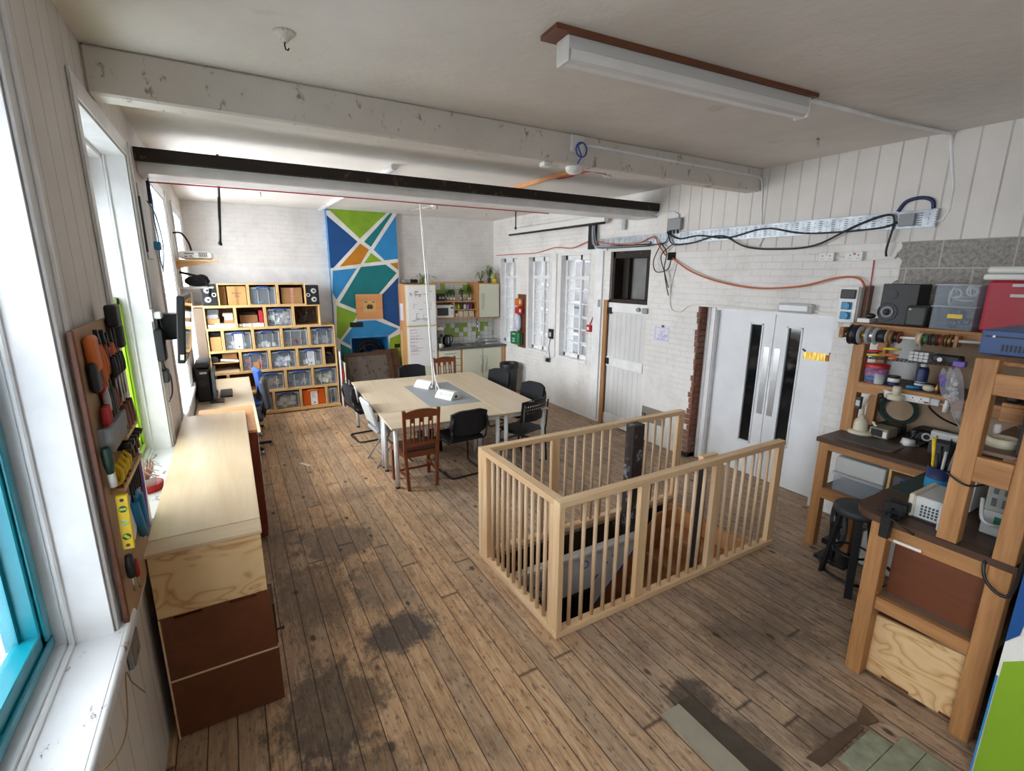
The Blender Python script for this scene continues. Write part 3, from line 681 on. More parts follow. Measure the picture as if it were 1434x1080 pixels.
for q in range(10): spindle(RX0+0.036, 2.40+(3.27-2.40)*(q+0.6)/10.2)
b = MB(); b.box(3.24, 3.385, 3.235, 3.345, -1.2, 0.985, 0.004)
single('newel_post', b, worn('old_dark_newel', '3a322d', '9096a0', 0.53, 0.7), 'old dark square newel post with worn grey paint on far side of stairwell', 'post')
b = MB(); b.box(3.105, 3.17, 2.325, 2.365, -1.2, 0.95, 0.004)
single('steel_post', b, worn('flaking_black_post', '18181a', 'c9c9c6', 0.66, 0.6), 'slim black post with flaking white paint behind near guard rail', 'post')
b = MB(); b.box(3.09, 3.27, 2.323, 2.37, 0.945, 1.012, 0.003)
single('timber_block', b, M['pineX'], 'short pine block behind near top rail over the slim black post', 'block')
st = thing('staircase', 'orange brown timber stair dropping from the right end of the stairwell', 'staircase', (3.96, 2.8, -0.2))
b = MB(); b.box(3.925, 3.963, 2.33, 3.34, -0.215, -0.031); part('nosing_board', b, M['orangewood'], st)
stw = wood('stair_wood', '8c5a34', 'b1774a', 'Y', 6, 0.55)
for q in range(9):
    z = -0.205*(q+1); x1 = 3.95-0.222*q; x0 = x1-0.26
    b = MB(); b.box(x0, x1, 2.34, 3.19, z-0.03, z, 0.004); part('tread', b, stw, st)
    b = MB(); b.box(x0+0.015, x0+0.035, 2.34, 3.19, z-0.205, z-0.03); part('riser', b, stw, st)
b = MB(); b.prism([(3.95,-0.035),(3.66,-0.035),(1.76,-1.79),(1.76,-2.35),(3.95,-0.45)], 3.222, 3.25, 'Y'); part('string_board', b, stw, st)
sp = thing('stair_side_panel', 'white boarded panel with blue lettering and white capping under the far rail', 'panel', (2.5, 3.21, -1.8))
b = MB(); b.prism([(1.76,-0.20),(3.40,-0.20),(3.40,-0.27),(1.76,-1.78)], 3.2, 3.22, 'Y'); part('panel', b, M['white'], sp)
b = MB(); b.box(1.76, 3.42, 3.165, 3.25, -0.20, -0.155, 0.01, 2); part('capping', b, M['white'], sp)
b = MB(); b.prism([(3.40,-0.265),(3.40,-0.245),(2.6,-0.99),(2.6,-1.01)], 3.197, 3.2, 'Y'); part('tape', b, M['blue'], sp, 'blue edge line')
TX = Matrix(((1,0,0,0),(0,0,1,0),(0,1,0,0),(0,0,0,1)))   # text lying in the x-z plane
def tx(s, size, x, y, z, m, par, rz=0):
    part('lettering', textmesh(s, size, Matrix.Translation((x, y, z)) @ Matrix.Rotation(PI/2, 4, 'X') @ Matrix.Rotation(rz, 4, 'Z')), m, par)
tx('1HE', 0.13, 2.11, 3.197, -0.36, M['blue'], sp, -0.1); tx('A', 0.13, 2.16, 3.197, -0.52, M['blue'], sp, -0.1); tx('O', 0.12, 2.68, 3.197, -0.31, M['blue'], sp)
b = MB()
for q in range(4): b.prism([(2.78+q*0.12,-0.52+q*0.1),(2.79+q*0.12,-0.53+q*0.1),(2.85+q*0.12,-0.47+q*0.1),(2.84+q*0.12,-0.46+q*0.1)], 3.197, 3.2, 'Y')
part('dashes', b, M['navy'], sp)
b = MB(); b.box(2.40, 2.75, 3.19, 3.2, -0.9, -0.58)
for q in range(5): b.box(2.42+q*0.065, 2.45+q*0.065, 3.175, 3.19, -0.86, -0.61)
b.box(2.40, 2.75, 3.178, 3.192, -0.61, -0.58); b.box(2.72, 2.75, 3.178, 3.192, -0.9, -0.58)
part('grille', b, M['black'], sp)

# ------------------------------------------------------------ long cabinet by the left wall
c = thing('storage_cabinet', 'long birch topped cabinet of stacked plywood and brown boxes along the left wall', 'cabinet', (-0.235, 3.9, 0))
b = MB(); b.box(-0.485, 0.018, 2.78, 5.235, 1.068, 1.09, 0.003); part('top_board', b, M['laminate'], c)
b = MB(); b.box(-0.485, 0.018, 2.635, 2.778, 1.068, 1.088, 0.003); part('top_strip', b, wood('pale_ply_strip', 'cdb38e', 'dcc6a3', 'X', 7, 0.5), c, 'pale edge strip')
b = MB(); b.box(-0.475, 0.01, 2.648, 5.22, 0.725, 1.068)
part('upper_box', b, M['ply'], c, 'pale rotary cut plywood end')
e = MB(); e.prism([(-0.475,0.725),(-0.415,0.725),(-0.413,0.708),(-0.292,0.708),(-0.29,0.725),(-0.17,0.725),(-0.168,0.705),(-0.045,0.705),(-0.043,0.727),(0.022,0.727),(0.03,0.362),(-0.47,0.362)], 2.645, 2.665, 'Y')
part('middle_panel', e, M['hard'], c)
e = MB(); e.box(-0.467, 0.033, 2.645, 2.665, 0.012, 0.352); part('lower_panel', e, M['hard'], c)
e = MB(); e.box(-0.46, 0.012, 2.665, 5.2, 0.0, 0.725); part('lower_body', e, M['drawer'], c)
e = MB(); e.box(-0.472, 0.034, 2.643, 2.668, 0.352, 0.362); e.box(-0.475, -0.467, 2.643, 2.668, 0.0, 0.72); part('edge_strip', e, M['pineX'], c)
e = MB(); e.tube([(0.03, 2.70, 0.42), (0.07, 2.72, 0.42), (0.07, 2.78, 0.36), (0.04, 2.8, 0.36)], 0.004); e.box(0.012, 0.035, 2.69, 2.9, 0.3, 0.6); part('latch', e, M['black'], c)

c = thing('drawer_chest', 'lower orange veneered chest with dark red front standing behind the long cabinet', 'chest', (-0.15, 5.4, 0))
b = MB(); b.box(-0.38, 0.09, 5.24, 5.56, 1.03, 1.055, 0.003); b.box(0.02, 0.09, 4.62, 5.24, 1.03, 1.055, 0.003); part('top_board', b, M['orangewood'], c)
b = MB(); b.box(0.021, 0.082, 4.63, 5.54, 0.02, 1.03, 0.003); b.box(-0.37, 0.021, 5.245, 5.54, 0.02, 1.03, 0.003); part('body', b, M['drawer'], c)
for q in range(3):
    b = MB(); b.box(0.082, 0.09, 4.66, 5.5, 0.06+q*0.32, 0.36+q*0.32, 0.003); dr = part('drawer', b, M['drawer'], c)
    b = MB(); b.torus((0.1, 5.1, 0.22+q*0.32), 0.03, 0.004, 'X', 16, 6); part('handle', b, M['steel'], dr)

# ------------------------------------------------------------ desks and office chairs far left
def desk(y0, y1, label):
    d = thing('desk', label, 'desk', (-0.18, (y0+y1)/2, 0), 'computer desks on the left')
    b = MB(); b.box(-0.5, 0.145, y0, y1, 0.705, 0.73, 0.004); part('desktop', b, M['oak'], d)
    for yy in (y0+0.06, y1-0.06):
        for xx in (-0.44, 0.09):
            b = MB(); b.cyl((xx, yy, 0), (xx, yy, 0.705), 0.025, 12); part('leg', b, M['tubewhite'], d)
desk(5.62, 6.98, 'nearer oak topped desk behind the orange chest, keyboard on its far end'); desk(6.99, 8.9, 'farther oak topped desk running up to the crate shelving')
def office_chair(loc, rz, fab, label):
    o = thing('office_chair', label, 'chair', (0, 0, 0), 'swivel chairs at the computer desks')
    b = MB()
    for k in range(5):
        a = 2*PI*k/5; b.beam((0, 0, 0.09), (0.28*math.cos(a), 0.28*math.sin(a), 0.07), 0.04, 0.03)
    part('base', b, M['black'], o)
    for k in range(5):
        a = 2*PI*k/5; b = MB(); b.cyl((0.28*math.cos(a)-.02*math.sin(a), 0.28*math.sin(a)+.02*math.cos(a), 0.03), (0.28*math.cos(a)+.02*math.sin(a), 0.28*math.sin(a)-.02*math.cos(a), 0.03), 0.03, 12); part('caster', b, M['chrome'], o)
    b = MB(); b.cyl((0, 0, 0.08), (0, 0, 0.45), 0.028); part('column', b, M['dgrey'], o)
    b = MB(); b.box(-0.23, 0.23, -0.22, 0.22, 0.45, 0.53, 0.035, 2); part('seat', b, fab, o)
    b = MB(); b.beam((0, -0.2, 0.46), (0, -0.27, 0.75), 0.06, 0.02, (1,0,0)); part('spine', b, M['black'], o)
    b = MB(); b.T = Matrix.Translation((0, -0.26, 0.80)) @ Matrix.Rotation(-0.12, 4, 'X'); b.box(-0.2, 0.2, -0.04, 0.03, -0.2, 0.2, 0.034, 3); part('backrest', b, fab, o)
    o.location = loc; o.rotation_euler[2] = rz
office_chair((0.00, 8.05, 0), PI/2+0.15, M['blueoff'], 'blue fabric swivel chair at the farther desk by the crates')
office_chair((0.03, 7.25, 0), PI/2-0.1, M['dgrey'], 'dark grey fabric swivel chair pushed in just in front of the blue one')
# computer things
o = thing('computer_monitor', 'thin black monitor seen edge on at the keyboard', 'monitor', (-0.28, 7.3, 0.73))
b = MB(); b.box(-0.30, -0.262, 7.0, 7.62, 0.83, 1.16, 0.006); part('housing', b, M['dgrey'], o)
b = MB(); b.box(-0.262, -0.259, 7.02, 7.60, 0.85, 1.14); part('screen', b, M['darkglass'], o)
b = MB(); b.box(-0.36, -0.2, 7.2, 7.42, 0.73, 0.745, 0.004); b.box(-0.31, -0.29, 7.28, 7.34, 0.745, 0.9); part('stand', b, M['black'], o)
o = thing('keyboard', 'black keyboard on the nearer desk in front of the monitor', 'keyboard', (-0.19, 7.7, 0.73))
b = MB(); b.box(-0.25, -0.10, 7.5, 7.95, 0.73, 0.75, 0.004); part('case', b, M['black'], o)
b = MB()
for i in range(5):
    for j in range(14): b.box(-0.24+i*0.027, -0.217+i*0.027, 7.515+j*0.031, 7.54+j*0.031, 0.75, 0.757)
part('key', b, M['dgrey'], o)
o = thing('printer', 'tall black machine with rounded lid beside the window at the far left desk', 'printer', (-0.4, 7.6, 0.73))
b = MB(); b.box(-0.495, -0.325, 7.35, 7.95, 0.73, 1.16, 0.02, 2); part('body', b, M['black'], o)
b = MB(); b.box(-0.49, -0.315, 7.38, 7.95, 1.16, 1.25, 0.04, 3); part('lid', b, M['dgrey'], o)
b = MB(); b.box(-0.325, -0.318, 7.45, 7.85, 0.9, 1.08, 0.003); part('front_panel', b, M['dgrey'], o)
b = MB(); b.box(-0.44, -0.36, 7.346, 7.352, 1.105, 1.13); part('badge', b, M['lgrey'], o)
b = MB(); b.cyl((-0.42, 7.345, 0.98), (-0.42, 7.35, 0.98), 0.05, 20); part('dial', b, M['dgrey'], o)

# wall screen, projector shelf, small shelf, bag, speaker boards
o = thing('wall_television', 'flat black television on wall bracket beside the second window', 'television', (-0.4, 4.1, 1.7))
for_tv = Matrix.Translation((-0.36, 4.1, 1.95)) @ Matrix.Rotation(0.0, 4, 'Z') @ Matrix.Rotation(0.12, 4, 'Y')
o.location = (-0.36, 4.95, 1.70)
TVM = Matrix.Translation((-0.33, 4.72, 1.98)) @ Matrix.Rotation(0.10, 4, 'Y')
b = MB(); b.T = TVM; b.box(-0.03, 0.02, -0.42, 0.42, -0.25, 0.25, 0.008); part('housing', b, M['black'], o)
b = MB(); b.T = TVM; b.box(0.02, 0.023, -0.39, 0.39, -0.22, 0.22); part('screen', b, plain('black_screen', '08090b', 0.06), o)
b = MB(); b.box(-0.52, -0.36, 4.62, 4.82, 1.88, 2.08, 0.004); part('bracket', b, M['dmetal'], o)
b = MB(); b.T = TVM; b.box(-0.012, 0.012, -0.4215, -0.42, -0.22, -0.18); part('sticker', b, M['wplastic'], o)
def cable(name, pts, r, m, label, cat='cable', group=None, n=6):
    """smooth path through the points"""
    P = [Vector(p) for p in pts]; out = []
    for i in range(len(P)-1):
        p0, p1, p2, p3 = P[max(i-1,0)], P[i], P[i+1], P[min(i+2, len(P)-1)]
        for q in range(6):
            t = q/6; out.append(0.5*((2*p1)+(p2-p0)*t+(2*p0-5*p1+4*p2-p3)*t*t+(3*p1-p0-3*p2+p3)*t*t*t))
    out.append(P[-1])
    b = MB(); b.tube(out, r, n); return single(name, b, m, label, cat, group)
o = thing('double_socket', 'white wall socket with plugs and black adapters left of the television', 'socket', (-0.51, 4.45, 2.05))
b = MB(); b.box(-0.519, -0.50, 4.42, 4.56, 2.04, 2.13, 0.004); part('faceplate', b, M['wplastic'], o)
for q in range(2): b = MB(); b.box(-0.50, -0.45, 4.43+q*0.07, 4.48+q*0.07, 2.06, 2.11, 0.008); part('plug', b, M['lgrey'] if q else M['wplastic'], o)
cable('black_cable', [(-0.47, 4.5, 2.05), (-0.46, 4.52, 1.9), (-0.49, 4.48, 1.72), (-0.47, 4.6, 1.6), (-0.48, 4.66, 1.45), (-0.5, 4.55, 1.4)], 0.006, M['black'], 'black cable looping down the wall below the television adapters')
o = thing('power_adapter', 'black power brick hanging on wall below the white socket', 'adapter', (-0.5, 4.5, 1.7))
b = MB(); b.box(-0.519, -0.46, 4.44, 4.56, 1.74, 1.98, 0.01); part('brick', b, M['black'], o)
b = MB(); b.box(-0.519, -0.47, 4.50, 4.60, 1.56, 1.66, 0.01); part('inline_box', b, M['dgrey'], o)
o = thing('projector', 'white projector with slotted vent on the small wall shelf', 'projector', (-0.27, 7.35, 2.56))
b = MB(); b.box(-0.48, -0.12, 7.3, 7.62, 2.565, 2.655, 0.03, 3); part('housing', b, M['wplastic'], o)
b = MB()
for q in range(8): b.box(-0.27+q*0.012, -0.264+q*0.012, 7.296, 7.301, 2.585, 2.64)
part('vent', b, M['dgrey'], o)
b = MB(); b.box(-0.42, -0.39, 7.296, 7.301, 2.585, 2.595); b.box(-0.37, -0.34, 7.296, 7.301, 2.59, 2.6); b.box(-0.42, -0.32, 7.296, 7.301, 2.62, 2.63); part('ports', b, M['black'], o)
b = MB(); b.cyl((-0.15, 7.36, 2.555), (-0.15, 7.36, 2.568), 0.015); part('foot', b, M['wplastic'], o)
o = thing('wall_shelf', 'small raw wooden bracket shelf under the projector', 'shelf', (-0.3, 7.45, 2.5))
b = MB(); b.box(XL, -0.07, 7.28, 7.68, 2.53, 2.553, 0.003); part('board', b, M['crate'], o)
b = MB(); b.prism([(XL+0.001, 2.53), (-0.14, 2.53), (XL+0.001, 2.44)], 7.33, 7.36, 'Y'); part('bracket', b, M['crate'], o)
cable('projector_cable', [(-0.5, 7.25, 2.86), (-0.42, 7.27, 2.86), (-0.36, 7.29, 2.76), (-0.34, 7.3, 2.66)], 0.012, M['black'], 'pair of thick black leads curving into the projector from window frame')
o = thing('wall_shelf', 'small white shelf by the far left window holding a black bag', 'shelf', (-0.35, 7.5, 2.1))
b = MB(); b.box(XL, -0.16, 7.35, 7.65, 2.20, 2.222, 0.003); part('board', b, M['white'], o)
b = MB(); b.prism([(XL+0.001, 2.2), (-0.3, 2.2), (XL+0.001, 2.1)], 7.5, 7.52, 'Y'); part('bracket', b, M['white'], o)
o = thing('camera_bag', 'black bag with strap slumped on the small white shelf', 'bag', (-0.32, 7.5, 2.22))
b = MB(); b.T = Matrix.Translation((-0.33, 7.5, 2.29)); b.ball((0, 0, 0), 0.1, (1.4, 1.2, 0.68)); b.ball((0.05, -0.02, 0.03), 0.07, (1.1, 1, 0.8)); part('body', b, M['blackfab'], o)
b = MB(); b.tube([(-0.5, 7.42, 2.4), (-0.42, 7.4, 2.38), (-0.34, 7.42, 2.36), (-0.24, 7.4, 2.30), (-0.2, 7.38, 2.2), (-0.21, 7.37, 2.1)], 0.016, 6); part('strap', b, M['blackfab'], o)
# hanging stuff on the pier between second and third window
b = MB(); b.box(-0.519, -0.50, 4.72, 5.02, 2.5, 3.05, 0.004); single('wall_board', b, M['lgrey'], 'narrow light grey board fixed to wall beyond the second window', 'board')
b = MB(); b.box(-0.519, -0.495, 4.68, 4.72, 2.55, 2.95); single('strip_board', b, M['dgrey'], 'dark edge strip along the left side of narrow grey wall board', 'strip')
b = MB(); b.cyl((-0.485, 5.22, 2.96), (-0.485, 5.24, 3.14), 0.014); single('blue_rod', b, M['navy'], 'dark blue rod hanging on cord below left end of the dark beam', 'rod')
cable('dangling_cable', [(-0.48, 5.2, 3.28), (-0.48, 5.23, 3.15), (-0.48, 5.3, 3.0), (-0.49, 5.35, 2.85), (-0.485, 5.4, 2.7), (-0.49, 5.36, 2.52), (-0.48, 5.38, 2.42)], 0.006, M['cyan'], 'thin blue green cord dangling beside third window')
b = MB(); b.box(-0.519, -0.47, 5.34, 5.42, 2.59, 2.66, 0.006); single('cord_switch', b, M['cyan'], 'small blue switch box on the dangling blue green cord', 'switch')
cable('wall_cable', [(-0.50, 5.15, 2.97), (-0.49, 5.5, 2.9), (-0.47, 5.55, 2.65), (-0.49, 5.45, 2.4)], 0.005, M['black'], 'thin black cable bowing out beside the third window')
b = MB(); b.cyl((0.02, 5.9, 3.13), (-0.02, 5.95, 2.70), 0.014); b.cyl((-0.02, 5.95, 2.70), (-0.022, 5.952, 2.67), 0.02)
b.cyl((0.02, 5.9, 3.13), (0.05, 5.88, 3.529), 0.012)
single('hanging_rod', b, M['dmetal'], 'dark metal rod hanging from the white beam near the left wall', 'rod')
cable('red_cable', [(-0.5, 5.30, 3.14), (0.5, 5.32, 3.15), (1.5, 5.30, 3.148), (2.4, 5.32, 3.15), (3.6, 5.31, 3.15)], 0.006, M['red'], 'thin red cable clipped along the underside of white ceiling beam')
# plant on the second window sill
o = thing('potted_plant', 'wilted pinkish plant in a pale pot on red tray on window sill', 'plant', (-0.59, 3.62, 1.04))
b = MB(); b.lathe([(0,0),(0.085,0),(0.095,0.05),(0.08,0.05),(0.075,0.012),(0,0.012)], (-0.585, 3.62, 1.04)); part('tray', b, M['red'], o)
b = MB(); b.lathe([(0,0.012),(0.05,0.012),(0.062,0.09),(0.055,0.09),(0.052,0.08),(0,0.08)], (-0.585, 3.62, 1.04)); part('pot', b, M['jar'], o)
b = MB()
for q in range(46):
    a = random.uniform(0, 2*PI); r = random.uniform(0.03, 0.10); h = random.uniform(0.02, 0.13)
    b.tube([(-0.585+0.02*math.cos(a), 3.62+0.02*math.sin(a), 1.12), (-0.585+r*0.6*math.cos(a), 3.62+r*0.6*math.sin(a), 1.12+h), (-0.585+r*math.cos(a+.3), 3.62+r*math.sin(a+.3), 1.11+h*0.7)], [0.004, 0.003, 0.002], 5)
part('stems', b, M['stem'], o)
# old double socket on the dado below the near sill
o = thing('old_socket', 'grimy metal double socket on dado below the near window sill', 'socket', (-0.47, 2.4, 0.85))
b = MB(); b.box(-0.519, -0.50, 2.22, 2.36, 0.80, 0.92, 0.005); part('box', b, M['grey'], o)
b = MB(); b.box(-0.50, -0.495, 2.23, 2.35, 0.81, 0.91); part('faceplate', b, worn('grimy_plate', '8d857c', '3a3431', 0.55), o)
cable('thin_wire', [(-0.50, 1.45, 1.05), (-0.42, 1.5, 1.06), (-0.44, 1.75, 0.95), (-0.49, 2.05, 0.92), (-0.5, 2.15, 0.80), (-0.5, 2.3, 0.62)], 0.0022, M['brass'], 'thin loose wire trailing over the near sill and down the dado')
# ------------------------------------------------------------ tool board
o = thing('tool_board', 'plywood tool board with brown edge between the near and second windows', 'tool board', (-0.49, 2.55, 1.0))
TB = (-0.497, -0.482)   # board stands off the window trim
b = MB(); b.box(TB[0], TB[1], 2.21, 2.80, 0.99, 2.2, 0.002); part('board', b, paint('tan_hardboard', 'a98867', 0.6), o)
b = MB(); b.box(TB[0], TB[1]+0.002, 2.185, 2.21, 0.985, 2.2, 0.002); part('edge_strip', b, M['hard'], o)
TXF = TB[1]
def ledge(y0, y1, z, w=0.06):
    b = MB(); b.box(TXF, TXF+w, y0, y1, z-0.018, z, 0.003); part('ledge', b, M['crate'], o)
ledge(2.50, 2.80, 1.72, 0.045); ledge(2.29, 2.74, 1.565, 0.045)
X = TXF+0.004
GT = 'hand tools on the tool board'
def pliers(y, z, h, m, label, tilt=0.0, head=0.05):
    t = thing('pliers', label, 'pliers', (X, y, z), GT)
    Mt = Matrix.Translation((X+0.008, y, z)) @ Matrix.Rotation(tilt, 4, 'X')
    for s in (-1, 1):
        b = MB(); b.T = Mt; b.tube([(0, s*0.004, -0.01), (0, s*0.02, -h*0.35), (0, s*0.026, -h*0.7), (0, s*0.014, -h)], [0.008, 0.010, 0.011, 0.008], 8); part('handle', b, m, t)
    b = MB(); b.T = Mt; b.prism([(-0.018, 0.0), (0.018, 0.0), (0.014, head*0.5), (0.004, head), (-0.004, head), (-0.014, head*0.5)], -0.007, 0.007, 'X'); b.cyl((-0.009, 0, -0.002), (0.009, 0, -0.002), 0.012, 12); part('jaws', b, M['dmetal'], t)
pliers(2.47, 2.13, 0.16, M['orange'], 'long orange handled pliers hung near the top left of tool board', 0.35)
pliers(2.56, 2.12, 0.14, M['drawer'], 'dark red handled pliers just right of the long orange pair', 0.25)
pliers(2.62, 2.10, 0.13, M['red'], 'worn red handled cutters hung in the upper middle of tool board', 0.1)
pliers(2.70, 2.11, 0.15, M['orange'], 'orange handled pliers under the black clamp at top of board', 0.08)
pliers(2.775, 2.10, 0.14, M['orange'], 'rightmost orange handled pliers on the upper right of board', 0.1)
pliers(2.62, 1.98, 0.15, M['dgrey'], 'grey steel pliers hung in the middle of the tool board', 0.15)
t = thing('bar_clamp', 'black bar clamp hooked over the top edge of tool board', 'clamp', (X, 2.74, 2.0), GT)
b = MB(); b.box(X, X+0.045, 2.70, 2.80, 2.16, 2.26, 0.012, 2); part('jaw', b, M['black'], t)
b = MB(); b.box(X+0.005, X+0.02, 2.725, 2.755, 1.98, 2.2, 0.003); part('bar', b, M['dmetal'], t)
b = MB(); b.box(X, X+0.04, 2.78, 2.84, 2.06, 2.17, 0.012, 2); part('trigger', b, M['dgrey'], t)
t = thing('wire_stripper', 'chunky orange wire stripper at the left edge of tool board', 'wire stripper', (X, 2.3, 2.05), GT)
b = MB(); b.T = Matrix.Translation((X+0.015, 2.31, 2.11)) @ Matrix.Rotation(0.1, 4, 'X'); b.box(-0.015, 0.02, -0.04, 0.04, -0.075, 0.06, 0.014, 2); part('head', b, M['orange'], t)
for s in (0, 1): b = MB(); b.tube([(X+0.015, 2.33+s*0.05, 2.06), (X+0.015, 2.36+s*0.05, 2.0), (X+0.015, 2.39+s*0.045, 1.93)], [0.014, 0.014, 0.01], 8); part('handle', b, M['orange'] if s else M['hard'], t)
t = thing('wire_stripper', 'black and red wire stripper with red grip low on left of board', 'wire stripper', (X, 2.32, 1.95), GT)
b = MB(); b.T = Matrix.Translation((X+0.012, 2.29, 2.02)); b.box(-0.012, 0.018, -0.04, 0.035, -0.06, 0.055, 0.014, 2); part('head', b, M['black'], t)
for s in (0, 1): b = MB(); b.tube([(X+0.012, 2.33+s*0.03, 2.02-s*0.02), (X+0.012, 2.38+s*0.03, 1.95), (X+0.012, 2.41+s*0.025, 1.88)], [0.013, 0.014, 0.01], 8); part('handle', b, M['red'], t)
def driver(y, z, h, m, label, shaft=0.1, r=0.013, up=False):
    t = thing('screwdriver', label, 'screwdriver', (X+0.02, y, z), GT)
    s = 1 if not up else -1
    b = MB(); x = X+0.02
    b.tube([(x, y, z), (x, y, z+s*0.01), (x, y, z+s*h*0.5), (x, y, z+s*h)], [r*0.6, r, r*1.05, r*0.75], 8); part('handle', b, m, t)
    b = MB(); b.cyl((x, y, z), (x, y, z-s*shaft), 0.0035, 6); part('shaft', b, M['steel'], t)
for q in range(4): driver(2.59+q*0.06, 1.96, 0.09, M['black'], ['black screwdriver at left of the upper row on tool board', 'second black screwdriver in the upper row on tool board', 'third black screwdriver in the upper row on tool board', 'rightmost black screwdriver in the upper row on tool board'][q], 0.1, 0.015)
t = thing('tool_caddy', 'grey ribbed plastic screwdriver caddy in the middle of tool board', 'caddy', (X, 2.45, 1.7), GT)
b = MB()
for q in range(9): b.cyl((X+0.022, 2.27+q*0.035, 1.73), (X+0.022, 2.27+q*0.035, 1.825), 0.02, 10)
b.box(TXF, X+0.016, 2.25, 2.57, 1.73, 1.825); part('pockets', b, M['grey'], t)
for q in range(3): driver(2.30+q*0.03, 1.82, 0.075, M['red'], ['left bright red screwdriver standing in the grey caddy', 'middle bright red screwdriver standing in the grey caddy', 'right bright red screwdriver standing in the grey caddy'][q], 0.06, 0.012)
driver(2.40, 1.83, 0.12, M['black'], 'tall black screwdriver leaning in the grey caddy', 0.07, 0.015); driver(2.44, 1.83, 0.15, M['dgreen'], 'tallest dark green screwdriver in the grey caddy', 0.07, 0.016); driver(2.38, 1.86, 0.10, M['lgrey'], 'pale grey tipped tool standing in the grey caddy', 0.07, 0.012)
driver(2.49, 1.84, 0.09, M['drawer'], 'maroon handled screwdriver at right end of the grey caddy', 0.07, 0.014); driver(2.53, 1.84, 0.09, M['hard'], 'brown handled screwdriver beyond right end of the grey caddy', 0.07, 0.014)
for q in range(4):
    b = MB(); b.tube([(X+0.024, 2.55+q*0.07, 1.721), (X+0.024, 2.55+q*0.07, 1.75), (X+0.024, 2.56+q*0.07, 1.83)], [0.018, 0.02, 0.012], 8)
    single('chisel_handle', b, M['mahog'] if q % 2 else M['hard'], ['first brown file handle from the left on the upper wooden ledge', 'second brown file handle on the upper wooden ledge', 'third brown file handle on the upper wooden ledge', 'fourth brown file handle at right end of upper wooden ledge'][q], 'file', GT)
t = thing('screwdriver', 'fat dark green and white screwdriver hanging below the grey caddy', 'screwdriver', (X, 2.24, 1.6), GT)
b = MB(); b.tube([(X+0.018, 2.225, 1.76), (X+0.018, 2.23, 1.74), (X+0.018, 2.235, 1.69), (X+0.018, 2.235, 1.655)], [0.012, 0.018, 0.017, 0.011], 10); part('handle', b, M['dgreen'], t)
b = MB(); b.cyl((X+0.018, 2.235, 1.655), (X+0.018, 2.24, 1.60), 0.014); part('collar', b, M['wplastic'], t)
for q in range(4):
    t = thing('spring_clamp', ['nearest yellow spring clamp on the long wooden ledge', 'second yellow spring clamp on the long wooden ledge', 'third yellow spring clamp on the long wooden ledge', 'farthest yellow spring clamp on the long wooden ledge'][q], 'clamp', (X, 2.31+q*0.06, 1.566), GT)
    y = 2.31+q*0.06
    b = MB(); b.tube([(X+0.022, y, 1.577), (X+0.036, y, 1.60), (X+0.036, y, 1.635), (X+0.022, y, 1.66), (X+0.011, y, 1.635), (X+0.011, y, 1.60)], 0.009, 6, closed=True); part('frame', b, M['yellow'], t)
    b = MB(); b.box(X+0.012, X+0.036, y-0.007, y+0.007, 1.567, 1.578); part('pad', b, M['drawer'], t)
for q in range(5):
    t = thing('hammer', ['nearest dark hammer head on tools under upper ledge', 'second dark headed hammer under upper ledge', 'third dark headed hammer under upper ledge', 'fourth dark headed hammer under upper ledge', 'farthest dark headed hammer under upper ledge'][q], 'hammer', (X, 2.50+q*0.07, 1.5), GT)
    y = 2.50+q*0.07
    b = MB(); b.cyl((X+0.0, y, 1.675), (X+0.05, y, 1.675-q*0.004), 0.015, 10); part('head', b, M['dmetal'], t)
    b = MB(); b.tube([(X+0.02, y, 1.68), (X+0.02, y+0.01, 1.63), (X+0.02, y+0.015, 1.578)], [0.008, 0.011, 0.012], 8); part('handle', b, M['black'] if q % 2 else M['hard'], t)
t = thing('spirit_level', 'short yellow spirit level hanging at the front of tool board', 'spirit level', (X, 2.3, 1.25), GT)
Mt = Matrix.Translation((X+0.033, 2.24, 1.447)) @ Matrix.Rotation(0.03, 4, 'Y')
b = MB(); b.T = Mt; b.box(-0.019, 0.019, -0.011, 0.011, -0.113, 0.113, 0.002); part('body', b, M['yellow'], t)
for z in (0.058, 0.0, -0.058):
    b = MB(); b.T = Mt; b.cyl((0, -0.0125, z), (0, -0.0105, z), 0.0135, 16); part('vial', b, M['dgrey'] if z else M['jar'], t)
    b = MB(); b.T = Mt @ Matrix.Translation((0, 0, z)) @ Matrix.Rotation(0.8 if z < 0 else 0.0, 4, 'Y'); b.box(-0.011, 0.011, -0.0135, -0.0115, -0.005, 0.005); part('tube', b, M['lime'], t)
for z in (0.095, -0.095): b = MB(); b.T = Mt; b.cyl((0, -0.0115, z), (0, -0.0105, z), 0.007, 12); part('hole', b, M['dgrey'], t)
t = thing('hacksaw', 'bright blue framed junior hacksaw hanging at right of the spirit level', 'hacksaw', (X, 2.7, 1.2), GT)
b = MB(); b.tube([(X+0.02, 2.52, 1.42), (X+0.02, 2.60, 1.43), (X+0.02, 2.66, 1.39), (X+0.02, 2.67, 1.27), (X+0.02, 2.64, 1.20)], 0.013, 8); part('frame', b, M['cyan'], t)
b = MB(); b.tube([(X+0.02, 2.50, 1.42), (X+0.02, 2.54, 1.32), (X+0.02, 2.60, 1.22)], 0.02, 8); part('grip', b, M['cyan'], t)
b = MB(); b.box(X+0.018, X+0.022, 2.58, 2.64, 1.20, 1.21); part('blade', b, M['steel'], t)
t = thing('sanding_disc', 'round white sanding disc with red centre behind spirit level', 'disc', (X, 2.55, 1.2), GT)
b = MB(); b.cyl((X+0.002, 2.47, 1.36), (X+0.01, 2.47, 1.36), 0.10, 28); part('disc', b, M['paperw'], t)
b = MB(); b.cyl((X+0.010, 2.42, 1.43), (X+0.014, 2.42, 1.43), 0.03, 16); part('hub', b, M['red'], t)
